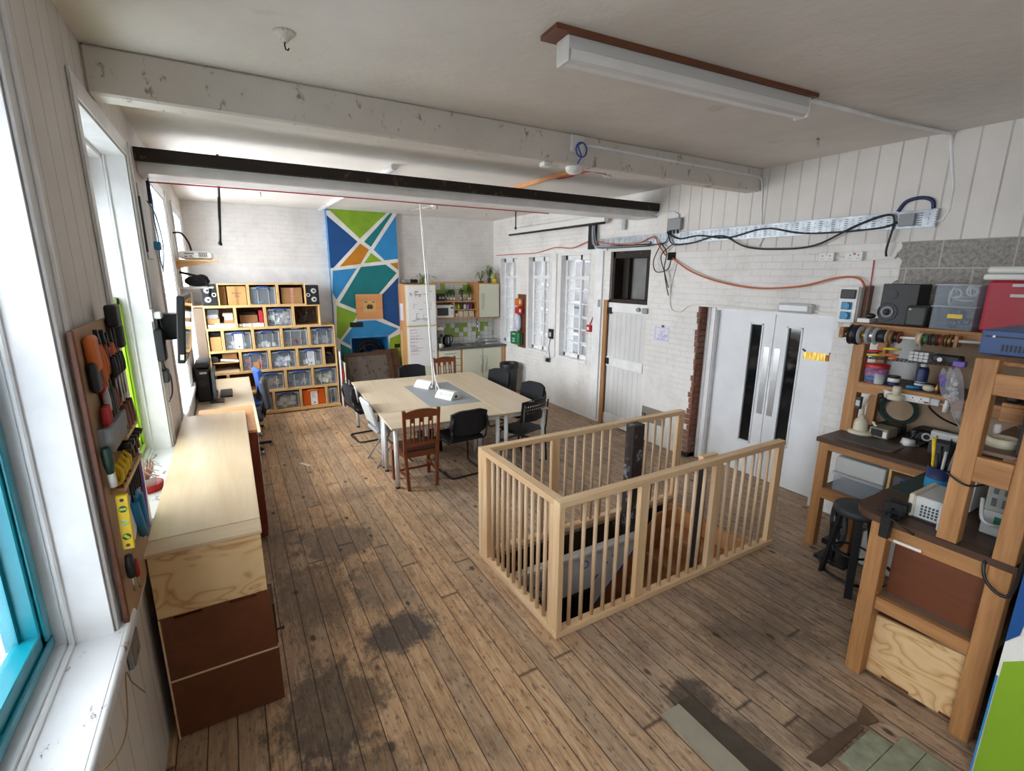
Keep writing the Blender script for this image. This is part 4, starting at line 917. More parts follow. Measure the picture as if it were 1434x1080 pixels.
for q in range(6):
    b = MB(); b.cyl((X+0.02, 2.50+q*0.045, 1.42), (X+0.02, 2.50+q*0.045, 1.546), 0.005, 6)
    single('drill_bit', b, M['dmetal'], 'thin dark drill bit in a row under the long wooden ledge', 'drill bit', 'drill bits under the long wooden ledge')
driver(2.25, 1.20, 0.10, M['black'], 'black handled knife hanging at the lower left corner of board', 0.06, 0.017); driver(2.34, 1.15, 0.08, M['red'], 'small red tipped screwdriver low on the tool board', 0.05, 0.012)
cable('purple_strap', [(X+0.012, 2.79, 1.62), (X+0.014, 2.80, 1.45), (X+0.014, 2.78, 1.30), (X+0.012, 2.75, 1.18)], 0.01, M['purple'], 'purple grey strap hanging at the right edge of tool board', 'strap')

# ------------------------------------------------------------ crate shelving: each plywood crate can be lifted off
GC = 'plywood crates stacked against the far wall'
CFY, CD = 9.05, 0.46
H = 0.3625
ROW = {1: [-0.155,0.275,0.71,1.148], 2: [-0.38,0.055,0.49,0.92,1.355], 3: [-0.375,-0.158,0.275,0.706,1.145,1.575], 4: [-0.378,0.057,0.489,0.923,1.356,1.58], 5: [-0.385,-0.155,0.258,0.706,1.145,1.58], 6: [-0.38,0.057,0.489,0.921,1.351,1.575]}
ordw = {1: 'top', 2: 'second', 3: 'third', 4: 'fourth', 5: 'fifth', 6: 'bottom'}
nth = ['first', 'second', 'third', 'fourth', 'fifth']
def crate(x0, x1, z0, label):
    t = thing('plywood_crate', label, 'crate', ((x0+x1)/2, CFY+CD/2, z0), GC)
    x0 += 0.002; x1 -= 0.002; z1 = z0+H-0.003; th = 0.018
    b = MB()
    b.box(x0, x1, CFY, CFY+CD, z0, z0+th); b.box(x0, x1, CFY, CFY+CD, z1-th, z1); b.box(x0, x0+th, CFY, CFY+CD, z0+th, z1-th); b.box(x1-th, x1, CFY, CFY+CD, z0+th, z1-th)
    part('shell', b, M['crate'], t)
    b = MB(); b.box(x0+th, x1-th, CFY+CD-0.008, CFY+CD, z0+th, z1-th); part('back_panel', b, M['crateback'], t)
for r, xs in ROW.items():
    z0 = 0.055+(6-r)*H
    for i in range(len(xs)-1):
        crate(xs[i], xs[i+1], z0, 'plywood crate, %s from the left in the %s row of the far shelving' % (nth[i], ordw[r]))
pl = thing('shelf_plinth', 'low timber plinth on the floor under the crate shelving', 'plinth', (0.6, 9.25, 0))
b = MB(); b.box(-0.38, 1.59, CFY-0.01, CFY+0.03, 0.02, 0.053); part('front_rail', b, M['crate'], pl)
for x in (-0.36, 0.2, 0.9, 1.52): b = MB(); b.box(x, x+0.05, CFY, CFY+CD, 0, 0.053); part('bearer', b, M['crate'], pl)
b = MB(); b.box(-0.515, -0.385, CFY+0.02, CFY+0.45, 0.06, 1.85); single('side_board', b, paint('dull_brown_board', '6f5f50', 0.8), 'dull brown upright board between crates and the left wall', 'board')
b = MB(); b.box(-0.515, -0.15, CFY+0.0, CFY+0.45, 1.868, 1.884); single('shelf_board', b, M['crate'], 'thin shelf board under the left loudspeaker beside the crates', 'board')
def zr(r): return 0.055+(6-r)*H+0.018
def xc(r, i): return (ROW[r][i]+ROW[r][i+1])/2, (ROW[r][i+1]-ROW[r][i])
GB = 'clear storage boxes with blue handles in the crates'
def storebox(r, i, label, body='binclear', fill=None, note=None, handle='handleblue'):
    x, w = xc(r, i); z = zr(r); bw = w-0.07; hh = H-0.06; y0 = CFY+0.02; y1 = CFY+0.42
    t = thing('storage_box', label, 'storage box', (x, (y0+y1)/2, z), GB)
    bm_ = M[body]
    b = MB(); x0, x1 = x-bw/2, x+bw/2; z1 = z+hh-0.03
    b.box(x0+0.012, x1-0.012, y0+0.012, y1-0.01, z, z+0.004)
    b.box(x0+0.008, x1-0.008, y0+0.008, y0+0.012, z, z1); b.box(x0+0.008, x1-0.008, y1-0.012, y1-0.008, z, z1); b.box(x0+0.006, x0+0.01, y0+0.01, y1-0.01, z, z1); b.box(x1-0.01, x1-0.006, y0+0.01, y1-0.01, z, z1)
    part('tub', b, bm_, t)
    b = MB(); 
    for xx in (x-bw*0.22, x+bw*0.22): b.box(xx-0.005, xx+0.005, y0+0.001, y0+0.008, z+0.01, z1)
    b.box(x0, x1, y0, y0+0.012, z1-0.012, z1); b.box(x0, x0+0.01, y0, y0+0.012, z+0.0, z1); b.box(x1-0.01, x1, y0, y0+0.012, z, z1)
    part('rib', b, M['jar'] if body == 'binclear' else bm_, t)
    b = MB(); b.box(x0-0.004, x1+0.004, y0-0.004, y1, z1, z1+0.014, 0.004); part('lid', b, bm_, t)
    if handle:
        b = MB(); b.tube([(x-bw*0.26, y0-0.004, z1-0.03), (x-bw*0.22, y0-0.008, z1+0.008), (x-bw*0.12, y0-0.012, z1+0.012), (x+bw*0.12, y0-0.012, z1+0.012), (x+bw*0.22, y0-0.008, z1+0.008), (x+bw*0.26, y0-0.004, z1-0.03)], 0.014, 6); part('handle', b, M[handle], t)
    if note: 
        b = MB(); b.box(x-0.055 if note[0]=='w' else x-0.04, x+0.06 if note[0]=='w' else x+0.05, y0+0.0005, y0+0.002, z+0.01, z+hh*(0.85 if note[0]=='w' else 0.45)); nt = part('note', b, M[note[1]], t)
        if note[0] == 'w':
            b = MB()
            for q in range(5): b.box(x-0.04, x+0.045-random.uniform(0,0.03), y0-0.001, y0+0.0005, z+hh*0.75-q*0.022, z+hh*0.75-q*0.022+0.005)
            b.cyl((x+0.005, y0-0.001, z+0.05), (x+0.005, y0+0.0005, z+0.05), 0.014, 12); part('print', b, M['navy'], nt)
    if fill:
        b = MB(); rnd = random.Random(sum(map(ord, label)))
        for q in range(fill[1]):
            s = rnd.uniform(0.03, 0.08); b.cbox((rnd.uniform(x0+0.06, x1-0.06), rnd.uniform(y0+0.05, y0+0.12), z+0.012+s/2+rnd.uniform(0, fill[2])), (s*1.4, s, s), 0.004, rnd.uniform(0, 3), rnd.uniform(-.3, .3))
        f_ = part('contents', b, [M[fill[0]]], t); f_['kind'] = 'stuff'
storebox(1, 1, 'clear box with blue handle and a blue strip inside, middle of top crate row', fill=('cyan', 3, 0.02))
storebox(2, 2, 'clear box packed with small silvery bags, second crate row', fill=('lgrey', 26, 0.16))
storebox(3, 1, 'clear box with large white printed notice, third crate row left', note=('w', 'paperw'), fill=('lgrey', 10, 0.08))
storebox(3, 2, 'clear box holding white scraps low down, third crate row middle', fill=('wplastic', 8, 0.03))
storebox(3, 4, 'clear box with grey contents at right end of third crate row', fill=('grey', 16, 0.12))
storebox(4, 1, 'clear box with big red cloth inside and small label, fourth crate row', fill=('red', 12, 0.12), note=('s', 'card'))
storebox(4, 2, 'clear box with bluish bags inside, middle of the fourth crate row', fill=('paper', 16, 0.14))
storebox(4, 3, 'clear box with a tall pale notice on front, fourth crate row right', note=('w', 'paper'), fill=('lgrey', 6, 0.05))
storebox(5, 2, 'clear box with brown carton inside, fifth crate row near the blue chair', fill=('card2', 9, 0.12))
storebox(5, 3, 'clear box with white parts on its floor, fifth crate row middle', fill=('grey', 10, 0.05))
storebox(5, 4, 'clear box of pale wooden strips at right end of fifth crate row', fill=('beige', 14, 0.14))
storebox(6, 1, 'clear box of dull grey parts without handle at bottom left row', fill=('grey', 16, 0.14), handle='dgrey')
storebox(6, 2, 'clear box full of tangled leads with small label, bottom crate row', fill=('beige', 20, 0.14), handle='navy')
storebox(6, 3, 'translucent orange box with white printed notice, bottom crate row', 'binorange', note=('w', 'paperw'), handle='orange')
storebox(6, 4, 'narrow clear box of grey parts at right end of bottom crate row', fill=('dgrey', 8, 0.12), handle=None)
storebox(3, 3, 'low grey tinted box piled with papers, third crate row', fill=('hard', 14, 0.08), handle=None)
def carton(x0, x1, y0, d, z0, h, m, name, label, cat, tape=None, grp=None):
    t = thing(name, label, cat, ((x0+x1)/2, y0+d/2, z0), grp)
    b = MB(); b.box(x0, x1, y0, y0+d, z0, z0+h, 0.003); part('body', b, m, t)
    if tape: b = MB(); xm = (x0+x1)/2; b.box(xm-0.022, xm+0.022, y0-0.001, y0, z0, z0+h); part('tape', b, tape, t)
    return t
z = zr(1)
t = carton(-0.02, 0.245, CFY+0.03, 0.35, z, 0.30, M['card'], 'cardboard_box', 'tan cardboard box with handwriting in the top left crate', 'box', M['card2'], 'cardboard boxes in the crates')
tx('Volum', 0.05, 0.11, CFY+0.029, z+0.19, M['dgrey'], t); tx('Bits', 0.045, 0.12, CFY+0.029, z+0.14, M['dgrey'], t)
carton(-0.13, -0.04, CFY+0.1, 0.3, z, 0.30, M['card2'], 'cardboard_box', 'narrow brown carton squeezed at the left of top left crate', 'box', None, 'cardboard boxes in the crates')
carton(0.77, 1.09, CFY+0.04, 0.36, z, 0.27, M['card2'], 'cardboard_box', 'brown parcel with red and white tape in the top right crate', 'box', paint('fragile_tape', 'c98f86', 0.5, var=0.3, scale=60), 'cardboard boxes in the crates')
z = zr(3)
carton(-0.335, -0.185, CFY+0.03, 0.3, z, 0.22, M['card'], 'cardboard_box', 'upright tan carton in the narrow crate of the third row', 'box', None, 'cardboard boxes in the crates')
b = MB(); b.box(-0.35, -0.18, CFY+0.08, CFY+0.4, z+0.222, z+0.29, 0.02, 2); single('folded_bag', b, M['blackfab'], 'black bundle lying on the upright tan carton in narrow crate', 'bag')
z = zr(2)
GS = 'small boxes on the second row of crates'
carton(-0.34, -0.25, CFY+0.03, 0.3, z, 0.06, M['paperw'], 'parts_box', 'small white box at floor of leftmost crate in second row', 'box', None, GS)
carton(-0.245, 0.03, CFY+0.03, 0.3, z, 0.07, M['paperw'], 'parts_box', 'long flat white box across floor of leftmost crate in second row', 'box', None, GS)
carton(-0.34, -0.17, CFY+0.05, 0.3, z+0.07, 0.08, M['card'], 'parts_box', 'tan box under the clear tubs in leftmost second row crate', 'box', None, GS)
b = MB(); b.box(-0.345, -0.18, CFY+0.05, CFY+0.35, z+0.152, z+0.215, 0.01); single('plastic_tub', b, M['jar'], 'lower frosted food tub stacked in leftmost second row crate', 'tub', GS)
b = MB(); b.box(-0.335, -0.17, CFY+0.05, CFY+0.35, z+0.217, z+0.295, 0.01); single('plastic_tub', b, M['binclear'], 'upper clear food tub stacked in leftmost second row crate', 'tub', GS)
carton(-0.11, 0.03, CFY+0.05, 0.3, z+0.072, 0.05, M['card2'], 'parts_box', 'brown flat box on right of leftmost second row crate', 'box', None, GS)
carton(-0.10, 0.02, CFY+0.06, 0.3, z+0.124, 0.06, M['paperw'], 'parts_box', 'white box on the brown flat box in leftmost second row crate', 'box', None, GS)
carton(-0.12, 0.02, CFY+0.05, 0.3, z+0.186, 0.045, M['lgrey'], 'parts_box', 'topmost grey box on the pile in leftmost second row crate', 'box', None, GS)
t = carton(0.12, 0.38, CFY+0.15, 0.2, z+0.0, 0.19, M['card2'], 'cloth_pouch', 'brown pouch at the back of second crate in second row', 'pouch')
b = MB(); b.box(0.14, 0.36, CFY+0.14, CFY+0.34, z+0.19, z+0.24, 0.02, 2); part('flap', b, M['blackfab'], t)
carton(0.29, 0.46, CFY+0.02, 0.2, z, 0.06, M['lgrey'], 'parts_box', 'pale grey flat box at right floor of second crate second row', 'box', None, GS)
b = MB()
for q in range(7): b.cbox((0.10+q*0.027, CFY+0.06+0.01*(q%3), z+0.03), (0.05, 0.05, 0.05), 0.006, q*0.7, 0.2)
t = single('loose_parts', b, M['wplastic'], 'heap of small white parts at left floor of second crate second row', 'parts'); t['kind'] = 'stuff'
carton(0.40, 0.455, CFY+0.05, 0.25, z+0.062, 0.2, M['binred'], 'parts_box', 'upright reddish clear case at right of second crate second row', 'box', None, GS)
b = MB()
for q in range(26):
    a = random.uniform(0, 6); c0 = (1.14+random.uniform(-.12, .12), CFY+0.1+random.uniform(0, .2), z+0.06+random.uniform(0, .18))
    b.torus(c0, random.uniform(0.03, 0.06), 0.006, 'XYZ'[q % 3], 14, 5)
t = single('tangled_cables', b, M['dgrey'], 'tangle of dark cables filling the right crate of second row', 'cables'); t['kind'] = 'stuff'
z = zr(4)
b = MB(); b.box(-0.34, 0.02, CFY+0.03, CFY+0.4, z+0.15, z+0.165); single('crate_shelf', b, M['crate'], 'thin plywood shelf dividing the leftmost crate of fourth row', 'shelf')
b = MB(); b.box(-0.34, 0.02, CFY+0.02, CFY+0.4, z, z+0.02); single('flat_board', b, M['oak'], 'flat pale board at the floor of leftmost crate fourth row', 'board')
carton(-0.2, 0.01, CFY+0.1, 0.3, z+0.165, 0.13, M['card2'], 'cardboard_box', 'brown carton lying above the thin shelf in fourth row', 'box', None, 'cardboard boxes in the crates')
b = MB(); b.T = Matrix.Translation((-0.1, CFY+0.06, z+0.19)) @ Matrix.Rotation(0.12, 4, 'Y'); b.box(-0.13, 0.13, -0.04, 0.04, -0.012, 0.012); single('paper_roll', b, M['paperw'], 'white folded paper lying before brown carton in fourth row', 'paper')
b = MB(); b.cyl((-0.31, CFY+0.06, z+0.215), (-0.31, CFY+0.3, z+0.215), 0.05, 16); single('cable_drum', b, M['dgrey'], 'dark round drum at left above the thin shelf in fourth row', 'drum')
b = MB(); b.box(1.39, 1.55, CFY+0.08, CFY+0.4, z, z+0.16, 0.01); single('dark_case', b, M['black'], 'black case in the narrow crate at right end of fourth row', 'case')
b = MB(); b.cbox((1.46, CFY+0.08, z+0.19), (0.09, 0.05, 0.05), 0.01, 0, 0.5); single('power_tool', b, M['dgrey'], 'grey tool on the black case in narrow fourth row crate', 'tool')
z = zr(3)
b = MB(); b.box(0.74, 0.82, CFY+0.08, CFY+0.25, z+H-0.06+0.0-0.012, z+H-0.03, 0.004); single('small_case', b, M['cyan'], 'small blue pack on low grey tinted box in third row', 'case')
for q in range(3):
    b = MB(); b.cbox((0.93+q*0.05, CFY+0.12+q*0.03, z+H-0.058+q*0.008), (0.12, 0.14, 0.007), 0, 0.4*q, 0.0); single('paper_sheet', b, M['paperw'], 'loose white paper on top of the low grey tinted box', 'paper', 'papers on the low grey box')
# loudspeakers on the crates
def speaker(x, label, mir=1):
    z0 = 1.888 if mir > 0 else 0.055+5*H
    t = thing('bookshelf_speaker', label, 'loudspeaker', (x, CFY+0.15, z0), 'pair of speakers beside the top crates')
    b = MB(); b.box(x-0.105, x+0.105, CFY+0.01, CFY+0.27, z0, z0+0.33, 0.008); part('cabinet', b, M['black'], t)
    for zz in (0.09, 0.235):
        b = MB(); b.lathe([(0.075, 0), (0.078, 0.012), (0.066, 0.014), (0.06, 0.004), (0.035, -0.012), (0.0, -0.012)], (x-mir*0.02, CFY+0.012, z0+zz), 24, 'Y'); part('surround', b, M['dgrey'], t)
        for v in (): pass
        b = MB(); b.cyl((x-mir*0.02, CFY-0.001, z0+zz), (x-mir*0.02, CFY+0.006, z0+zz), 0.042, 20); cn = part('cone', b, M['lgrey'], t, 'silver grey cone')
        b = MB(); b.ball((x-mir*0.02, CFY-0.002, z0+zz), 0.02, (1, 0.6, 1)); part('dust_cap', b, M['dgrey'], cn)
    b = MB(); b.torus((x+mir*0.07, CFY+0.006, z0+0.165), 0.026, 0.007, 'Y', 20, 6); part('tweeter', b, M['lgrey'], t)
speaker(-0.27, 'black twin cone loudspeaker left of the top crate row, near the window', 1); speaker(1.255, 'black twin cone loudspeaker right of the top crates, near the mural', -1)
# boards leaning between shelving and chimney
GL = 'boards leaning beside the crates'
for q, (x, y0, hh, m, lab) in enumerate(((1.615, 8.98, 1.02, 'white', 'white edged board leaning upright right beside the crates'), (1.645, 8.96, 0.7, 'red', 'red board standing between white board and the chimney'), (1.675, 8.92, 0.82, 'cream', 'cream sheet edge standing beside the red board'), (1.72, 8.86, 0.5, 'grey', 'short grey framed panel standing nearest the chimney foot'))):
    b = MB(); b.box(x, x+0.016, y0, y0+0.5, 0.0, hh, 0.002); single('leaning_board', b, M[m], lab, 'board', GL)
# ------------------------------------------------------------ things at the chimney
t = thing('wooden_plaque', 'square orange brown wooden board with burnt emblem hung on the mural', 'plaque', (2.34, 9.56, 1.54))
b = MB(); b.box(2.085, 2.59, 9.545, 9.574, 1.535, 2.012, 0.003); part('board', b, M['orangewood'], t)
b = MB(); b.box(2.255, 2.425, 9.538, 9.545, 1.70, 1.852, 0.002); b.box(2.22, 2.46, 9.541, 9.545, 1.66, 1.885, 0.002); pq = part('inner_block', b, M['crate'], t)
b = MB(); b.box(2.24, 2.30, 9.536, 9.541, 1.855, 1.872); b.box(2.39, 2.44, 9.536, 9.541, 1.855, 1.872); b.prism([(2.29,1.73),(2.39,1.73),(2.405,1.80),(2.385,1.79),(2.37,1.83),(2.34,1.80),(2.31,1.83),(2.295,1.79),(2.275,1.80)], 9.533, 9.538, 'Y'); part('emblem', b, M['brownframe'], pq)
b = MB(); b.box(1.952, 2.20, 9.572, 9.5765, 1.385, 1.482); b.box(2.80, 2.91, 9.572, 9.5765, 0.935, 1.012); struct('trim_17', b, M['black'])
b = MB()
for q in range(13):
    r = random.uniform(0.2, 0.27); c0 = (2.33+random.uniform(-.03, .05), 9.66+q*0.018, 0.83+random.uniform(-.05, .04)); b.torus(c0, r, 0.014, 'Y', 28, 6)
single('cable_coil', b, M['black'], 'big coil of thick black cable stuffed in the blue fireplace', 'cable')
b = MB(); b.tube([(2.1, 9.66, 0.75), (2.25, 9.64, 0.9), (2.42, 9.64, 0.82), (2.5, 9.65, 1.02), (2.6, 9.66, 0.8)], 0.016, 6); b.box(2.18, 2.24, 9.63, 9.70, 0.92, 1.04, 0.01); single('loose_cable', b, M['black'], 'loose black cable end with plug in front of the cable coil', 'cable')
b = MB(); b.box(1.96, 2.67, 9.6, 10.05, 0.0, 0.56, 0.01); single('fireplace_box', b, M['dgrey'], 'dark box filling the lower fireplace behind the framed panel', 'box')
t = thing('framed_panel', 'dark brown framed slate panel leaning against the fireplace behind the table', 'panel', (2.22, 9.2, 0))
PM = Matrix.Translation((2.24, 9.16, 0.0)) @ Matrix.Rotation(0.06, 4, 'Z') @ Matrix.Rotation(-0.33, 4, 'X')
b = MB(); b.T = PM
b.box(-0.46, 0.46, -0.02, 0.02, 0.0, 0.07, 0.004); b.box(-0.46, 0.46, -0.02, 0.02, 0.88, 0.95, 0.004); b.box(-0.46, -0.39, -0.02, 0.02, 0.07, 0.88, 0.004); b.box(0.36, 0.46, -0.02, 0.02, 0.07, 0.88, 0.004); part('frame', b, M['brownframe'], t)
b = MB(); b.T = PM; b.box(-0.39, 0.36, -0.012, 0.012, 0.07, 0.88); part('slate', b, M['rust'], t)
b = MB(); b.T = PM; b.box(-0.035, -0.028, -0.0135, -0.012, 0.07, 0.88); part('joint', b, M['dgrey'], t)
b = MB(); b.T = PM @ Matrix.Translation((0.3, 0.055, 0)); b.box(-0.2, 0.33, -0.02, 0.015, 0, 0.99, 0.004); single('backing_board', b, M['brownframe'], 'dark brown board leaning behind the framed slate panel', 'board')
# ------------------------------------------------------------ kitchen
t = thing('tall_cupboard', 'tall beech edged kitchen cupboard with two whiteboard doors', 'cupboard', (3.25, 9.4, 0))
b = MB(); b.box(2.925, 3.565, 9.17, 9.70, 0.0, 2.205, 0.003); part('carcass', b, M['beech'], t)
for z0, z1, wb in ((1.40, 2.19, 1), (0.10, 1.385, 0)):
    b = MB(); b.box(2.94, 3.55, 9.15, 9.169, z0, z1, 0.002); d = part('door', b, M['cream'], t)
    b = MB(); b.box(2.965, 3.535, 9.142, 9.15, z0+0.03 if wb else 0.58, z1-0.02, 0.002); wbd = part('whiteboard', b, M['paperw'], d)
    b = MB(); rnd = random.Random(3)
    cols = ((3.0, 2.06, 'r'), (3.25, 2.08, 'k'), (3.05, 1.93, 'k')) if wb else ()
    if wb:
        for q in range(26):
            x = rnd.uniform(3.0, 3.45); zz = rnd.uniform(1.5, 2.08); L = rnd.uniform(0.02, 0.09); v = rnd.random() < 0.45
            b.box(x, x+(0.004 if v else L), 9.1405, 9.1419, zz, zz+(L*1.6 if v else 0.004))
        part('drawing', b, M['dgrey'], wbd)
        b = MB()
        for q in range(14): x = rnd.uniform(3.0, 3.2); zz = rnd.choice((2.06, 2.03, 2.0, 1.97)); b.tube([(x, 9.1405, zz), (x+0.02, 9.1405, zz+0.015), (x+0.035, 9.1405, zz-0.01), (x+0.05, 9.1405, zz+0.01)], 0.0025, 5)
        part('handwriting', b, M['red'], wbd)
        b = MB()
        for q in range(10): x = rnd.uniform(3.0, 3.35); zz = rnd.choice((1.50, 1.53, 1.72)); b.tube([(x, 9.1405, zz), (x+0.02, 9.1405, zz+0.012), (x+0.05, 9.1405, zz-0.008), (x+0.08, 9.1405, zz+0.01)], 0.0025, 5)
        part('handwriting', b, M['green'], wbd)
    else:
        b = MB()
        for q in range(9):
            zz = 1.32-q*0.06
            for w in range(rnd.randint(2, 5)): x = 2.985+w*0.055; b.tube([(x, 9.1405, zz), (x+0.013, 9.1405, zz+0.012), (x+0.025, 9.1405, zz-0.008), (x+0.042, 9.1405, zz+0.006)], 0.0025, 5)
        part('handwriting', b, M['red'], wbd)
        b = MB()
        for q in range(4):
            zz = 1.16-q*0.08
            for w in range(3): x = 2.99+w*0.05; b.tube([(x, 9.1405, zz), (x+0.015, 9.1405, zz+0.01), (x+0.03, 9.1405, zz-0.008), (x+0.04, 9.1405, zz+0.006)], 0.0025, 5)
        part('handwriting', b, M['blue'], wbd)
        b = MB(); b.tube([(3.39, 9.1405, 0.95), (3.43, 9.1405, 0.90), (3.49, 9.1405, 0.86)], 0.003, 5); b.tube([(3.42, 9.1405, 0.95), (3.42, 9.1405, 0.90)], 0.003, 5); part('arrow', b, M['red'], wbd)
b = MB(); b.box(2.915, 2.924, 9.3, 9.48, 1.5, 1.83); t2 = single('notice', b, M['paper'], 'blue and white notice stuck on the side of the tall cupboard', 'notice')
b = MB(); b.box(2.905, 2.922, 9.4, 9.46, 0.0, 1.3); single('loose_batten', b, M['pine'], 'thin pale batten standing against the side of the tall cupboard', 'batten')
# base units
t = thing('drawer_unit', 'cream kitchen drawer unit with beech edges beside the tall cupboard', 'drawer unit', (3.85, 9.4, 0))
b = MB(); b.box(3.575, 4.095, 9.165, 9.70, 0.0, 0.875, 0.002); part('carcass', b, M['beech'], t)
for z0, z1 in ((0.69, 0.86), (0.55, 0.675), (0.41, 0.535), (0.1, 0.395)):
    b = MB(); b.box(3.59, 4.06, 9.148, 9.164, z0, z1, 0.002); d = part('drawer', b, M['cream'], t)
    b = MB(); zz = z1-0.06; b.tube([(3.70, 9.147, zz), (3.70, 9.12, zz), (3.95, 9.12, zz), (3.95, 9.147, zz)], 0.006, 6); part('handle', b, M['steel'], d)
t = thing('base_cupboard', 'cream double door kitchen cupboard under the sink', 'cupboard', (4.6, 9.4, 0))
b = MB(); b.box(4.10, 5.13, 9.165, 9.70, 0.0, 0.875, 0.002); part('carcass', b, M['beech'], t)
for x0, x1, hx in ((4.115, 4.572, 4.53), (4.588, 5.03, 4.63)):
    b = MB(); b.box(x0, x1, 9.148, 9.164, 0.1, 0.865, 0.002); d = part('door', b, M['cream'], t)
    b = MB(); b.tube([(hx, 9.147, 0.70), (hx, 9.12, 0.70), (hx, 9.12, 0.35), (hx, 9.147, 0.35)], 0.006, 6); part('handle', b, M['steel'], d)
t = thing('kitchen_worktop', 'dark grey kitchen worktop over the cream units', 'worktop', (4.35, 9.4, 0.88))
b = MB(); b.box(3.575, 4.32, 9.12, 9.70, 0.878, 0.918, 0.004); b.box(4.32, 4.66, 9.12, 9.22, 0.878, 0.918); b.box(4.32, 4.66, 9.58, 9.70, 0.878, 0.918); b.box(4.66, 5.145, 9.12, 9.70, 0.878, 0.918, 0.004); part('slab', b, M['worktop'], t)
t = thing('kitchen_sink', 'stainless steel sink and drainer set in the worktop', 'sink', (4.6, 9.4, 0.92))
b = MB(); b.box(4.26, 4.36, 9.2, 9.62, 0.919, 0.926, 0.002); b.box(4.62, 5.1, 9.2, 9.62, 0.919, 0.926, 0.002); b.box(4.36, 4.62, 9.2, 9.25, 0.919, 0.926); b.box(4.36, 4.62, 9.57, 9.62, 0.919, 0.926)
for q in range(6): b.box(4.72, 5.05, 9.27+q*0.05, 9.28+q*0.05, 0.926, 0.931)
part('rim', b, M['steel'], t)
b = MB(); b.box(4.36, 4.365, 9.25, 9.57, 0.79, 0.92); b.box(4.615, 4.62, 9.25, 9.57, 0.79, 0.92); b.box(4.36, 4.62, 9.25, 9.255, 0.79, 0.92); b.box(4.36, 4.62, 9.565, 9.57, 0.79, 0.92); b.box(4.36, 4.62, 9.25, 9.57, 0.785, 0.79); part('bowl', b, M['steel'], t)
t = thing('kitchen_tap', 'tall chrome spring neck tap behind the sink', 'tap', (4.65, 9.55, 0.926))
b = MB(); b.cyl((4.66, 9.6, 0.926), (4.66, 9.6, 1.02), 0.024, 14); b.tube([(4.66, 9.6, 1.0), (4.66, 9.6, 1.36), (4.655, 9.58, 1.43), (4.63, 9.52, 1.46), (4.61, 9.46, 1.43), (4.60, 9.44, 1.36)], 0.013, 8); part('neck', b, M['chrome'], t)
b = MB(); b.cyl((4.60, 9.44, 1.37), (4.60, 9.44, 1.22), 0.018, 12, 0.022); part('spray_head', b, M['chrome'], t)
b = MB(); b.cyl((4.68, 9.6, 1.0), (4.75, 9.58, 1.04), 0.008); part('lever', b, M['chrome'], t)
t = thing('dish_rack', 'wire dish rack on the drainer beside the window', 'dish rack', (4.9, 9.42, 0.93))
b = MB()
for q in range(9): b.cyl((4.76+q*0.038, 9.28, 0.94), (4.76+q*0.038, 9.55, 0.94), 0.004, 5); b.tube([(4.76+q*0.038, 9.4, 0.94), (4.76+q*0.038, 9.42, 1.03), (4.76+q*0.038, 9.46, 0.94)], 0.003, 5)
for zz in (0.94, 1.0): b.tube([(4.75, 9.27, zz), (5.075, 9.27, zz), (5.075, 9.56, zz), (4.75, 9.56, zz)], 0.005, 6, closed=True)
part('wires', b, M['steel'], t)
b = MB(); b.box(3.60, 5.124, 9.702, 9.7195, 0.918, 1.47); b.box(3.60, 4.62, 9.702, 9.7195, 1.47, 2.21); struct('trim_18', b, M['tiles'])
# wall shelf unit
t = thing('kitchen_wall_shelf', 'open beech kitchen wall shelf holding the microwave', 'shelf unit', (4.1, 9.55, 1.5))
b = MB(); b.box(3.575, 4.60, 9.40, 9.70, 1.485, 1.51, 0.002); b.box(3.575, 4.60, 9.40, 9.70, 1.83, 1.855, 0.002); b.box(4.05, 4.58, 9.42, 9.70, 1.655, 1.675, 0.002); part('shelf', b, M['beechX'], t)
for q in ((4.04, 4.06, 9.40, 9.70, 1.51, 1.83), (4.575, 4.60, 9.38, 9.70, 1.485, 2.215), (3.575, 3.60, 9.4, 9.70, 1.51, 1.83)): b = MB(); b.box(*q); part('upright', b, M['beech'], t)
b = MB(); b.box(3.575, 4.60, 9.36, 9.41, 2.215, 2.245, 0.003); part('pelmet', b, M['beechX'], t)
t = thing('wall_cupboard', 'cream kitchen wall cupboard with single door by the window', 'cupboard', (4.86, 9.55, 1.48))
b = MB(); b.box(4.602, 5.115, 9.39, 9.70, 1.478, 2.218, 0.002); part('carcass', b, M['beech'], t)
b = MB(); b.box(4.625, 5.095, 9.372, 9.389, 1.50, 2.195, 0.002); d = part('door', b, M['cream'], t)
b = MB(); b.tube([(4.68, 9.371, 2.0), (4.68, 9.345, 2.0), (4.68, 9.345, 1.68), (4.68, 9.371, 1.68)], 0.006, 6); part('handle', b, M['steel'], d)
t = thing('microwave', 'white microwave oven with dark window on the kitchen shelf', 'microwave', (3.83, 9.5, 1.51))
b = MB(); b.box(3.62, 4.025, 9.37, 9.68, 1.515, 1.765, 0.008); part('body', b, M['wplastic'], t)
b = MB(); b.box(3.66, 3.90, 9.362, 9.37, 1.56, 1.72, 0.002); part('window', b, M['dgrey'], t)
b = MB(); b.box(3.955, 4.005, 9.364, 9.37, 1.70, 1.735); part('display', b, M['black'], t)
b = MB()
for i in range(3):
    for j in range(3): b.box(3.955+i*0.018, 3.967+i*0.018, 9.366, 9.37, 1.57+j*0.03, 1.585+j*0.03)
part('keypad', b, M['lgrey'], t)
t = thing('electric_kettle', 'black electric kettle with loop handle on the worktop', 'kettle', (3.86, 9.4, 0.918))
b = MB(); b.lathe([(0,0),(0.085,0),(0.088,0.03),(0.08,0.17),(0.068,0.225),(0.03,0.24),(0,0.24)], (3.86, 9.4, 0.92)); part('body', b, M['black'], t)
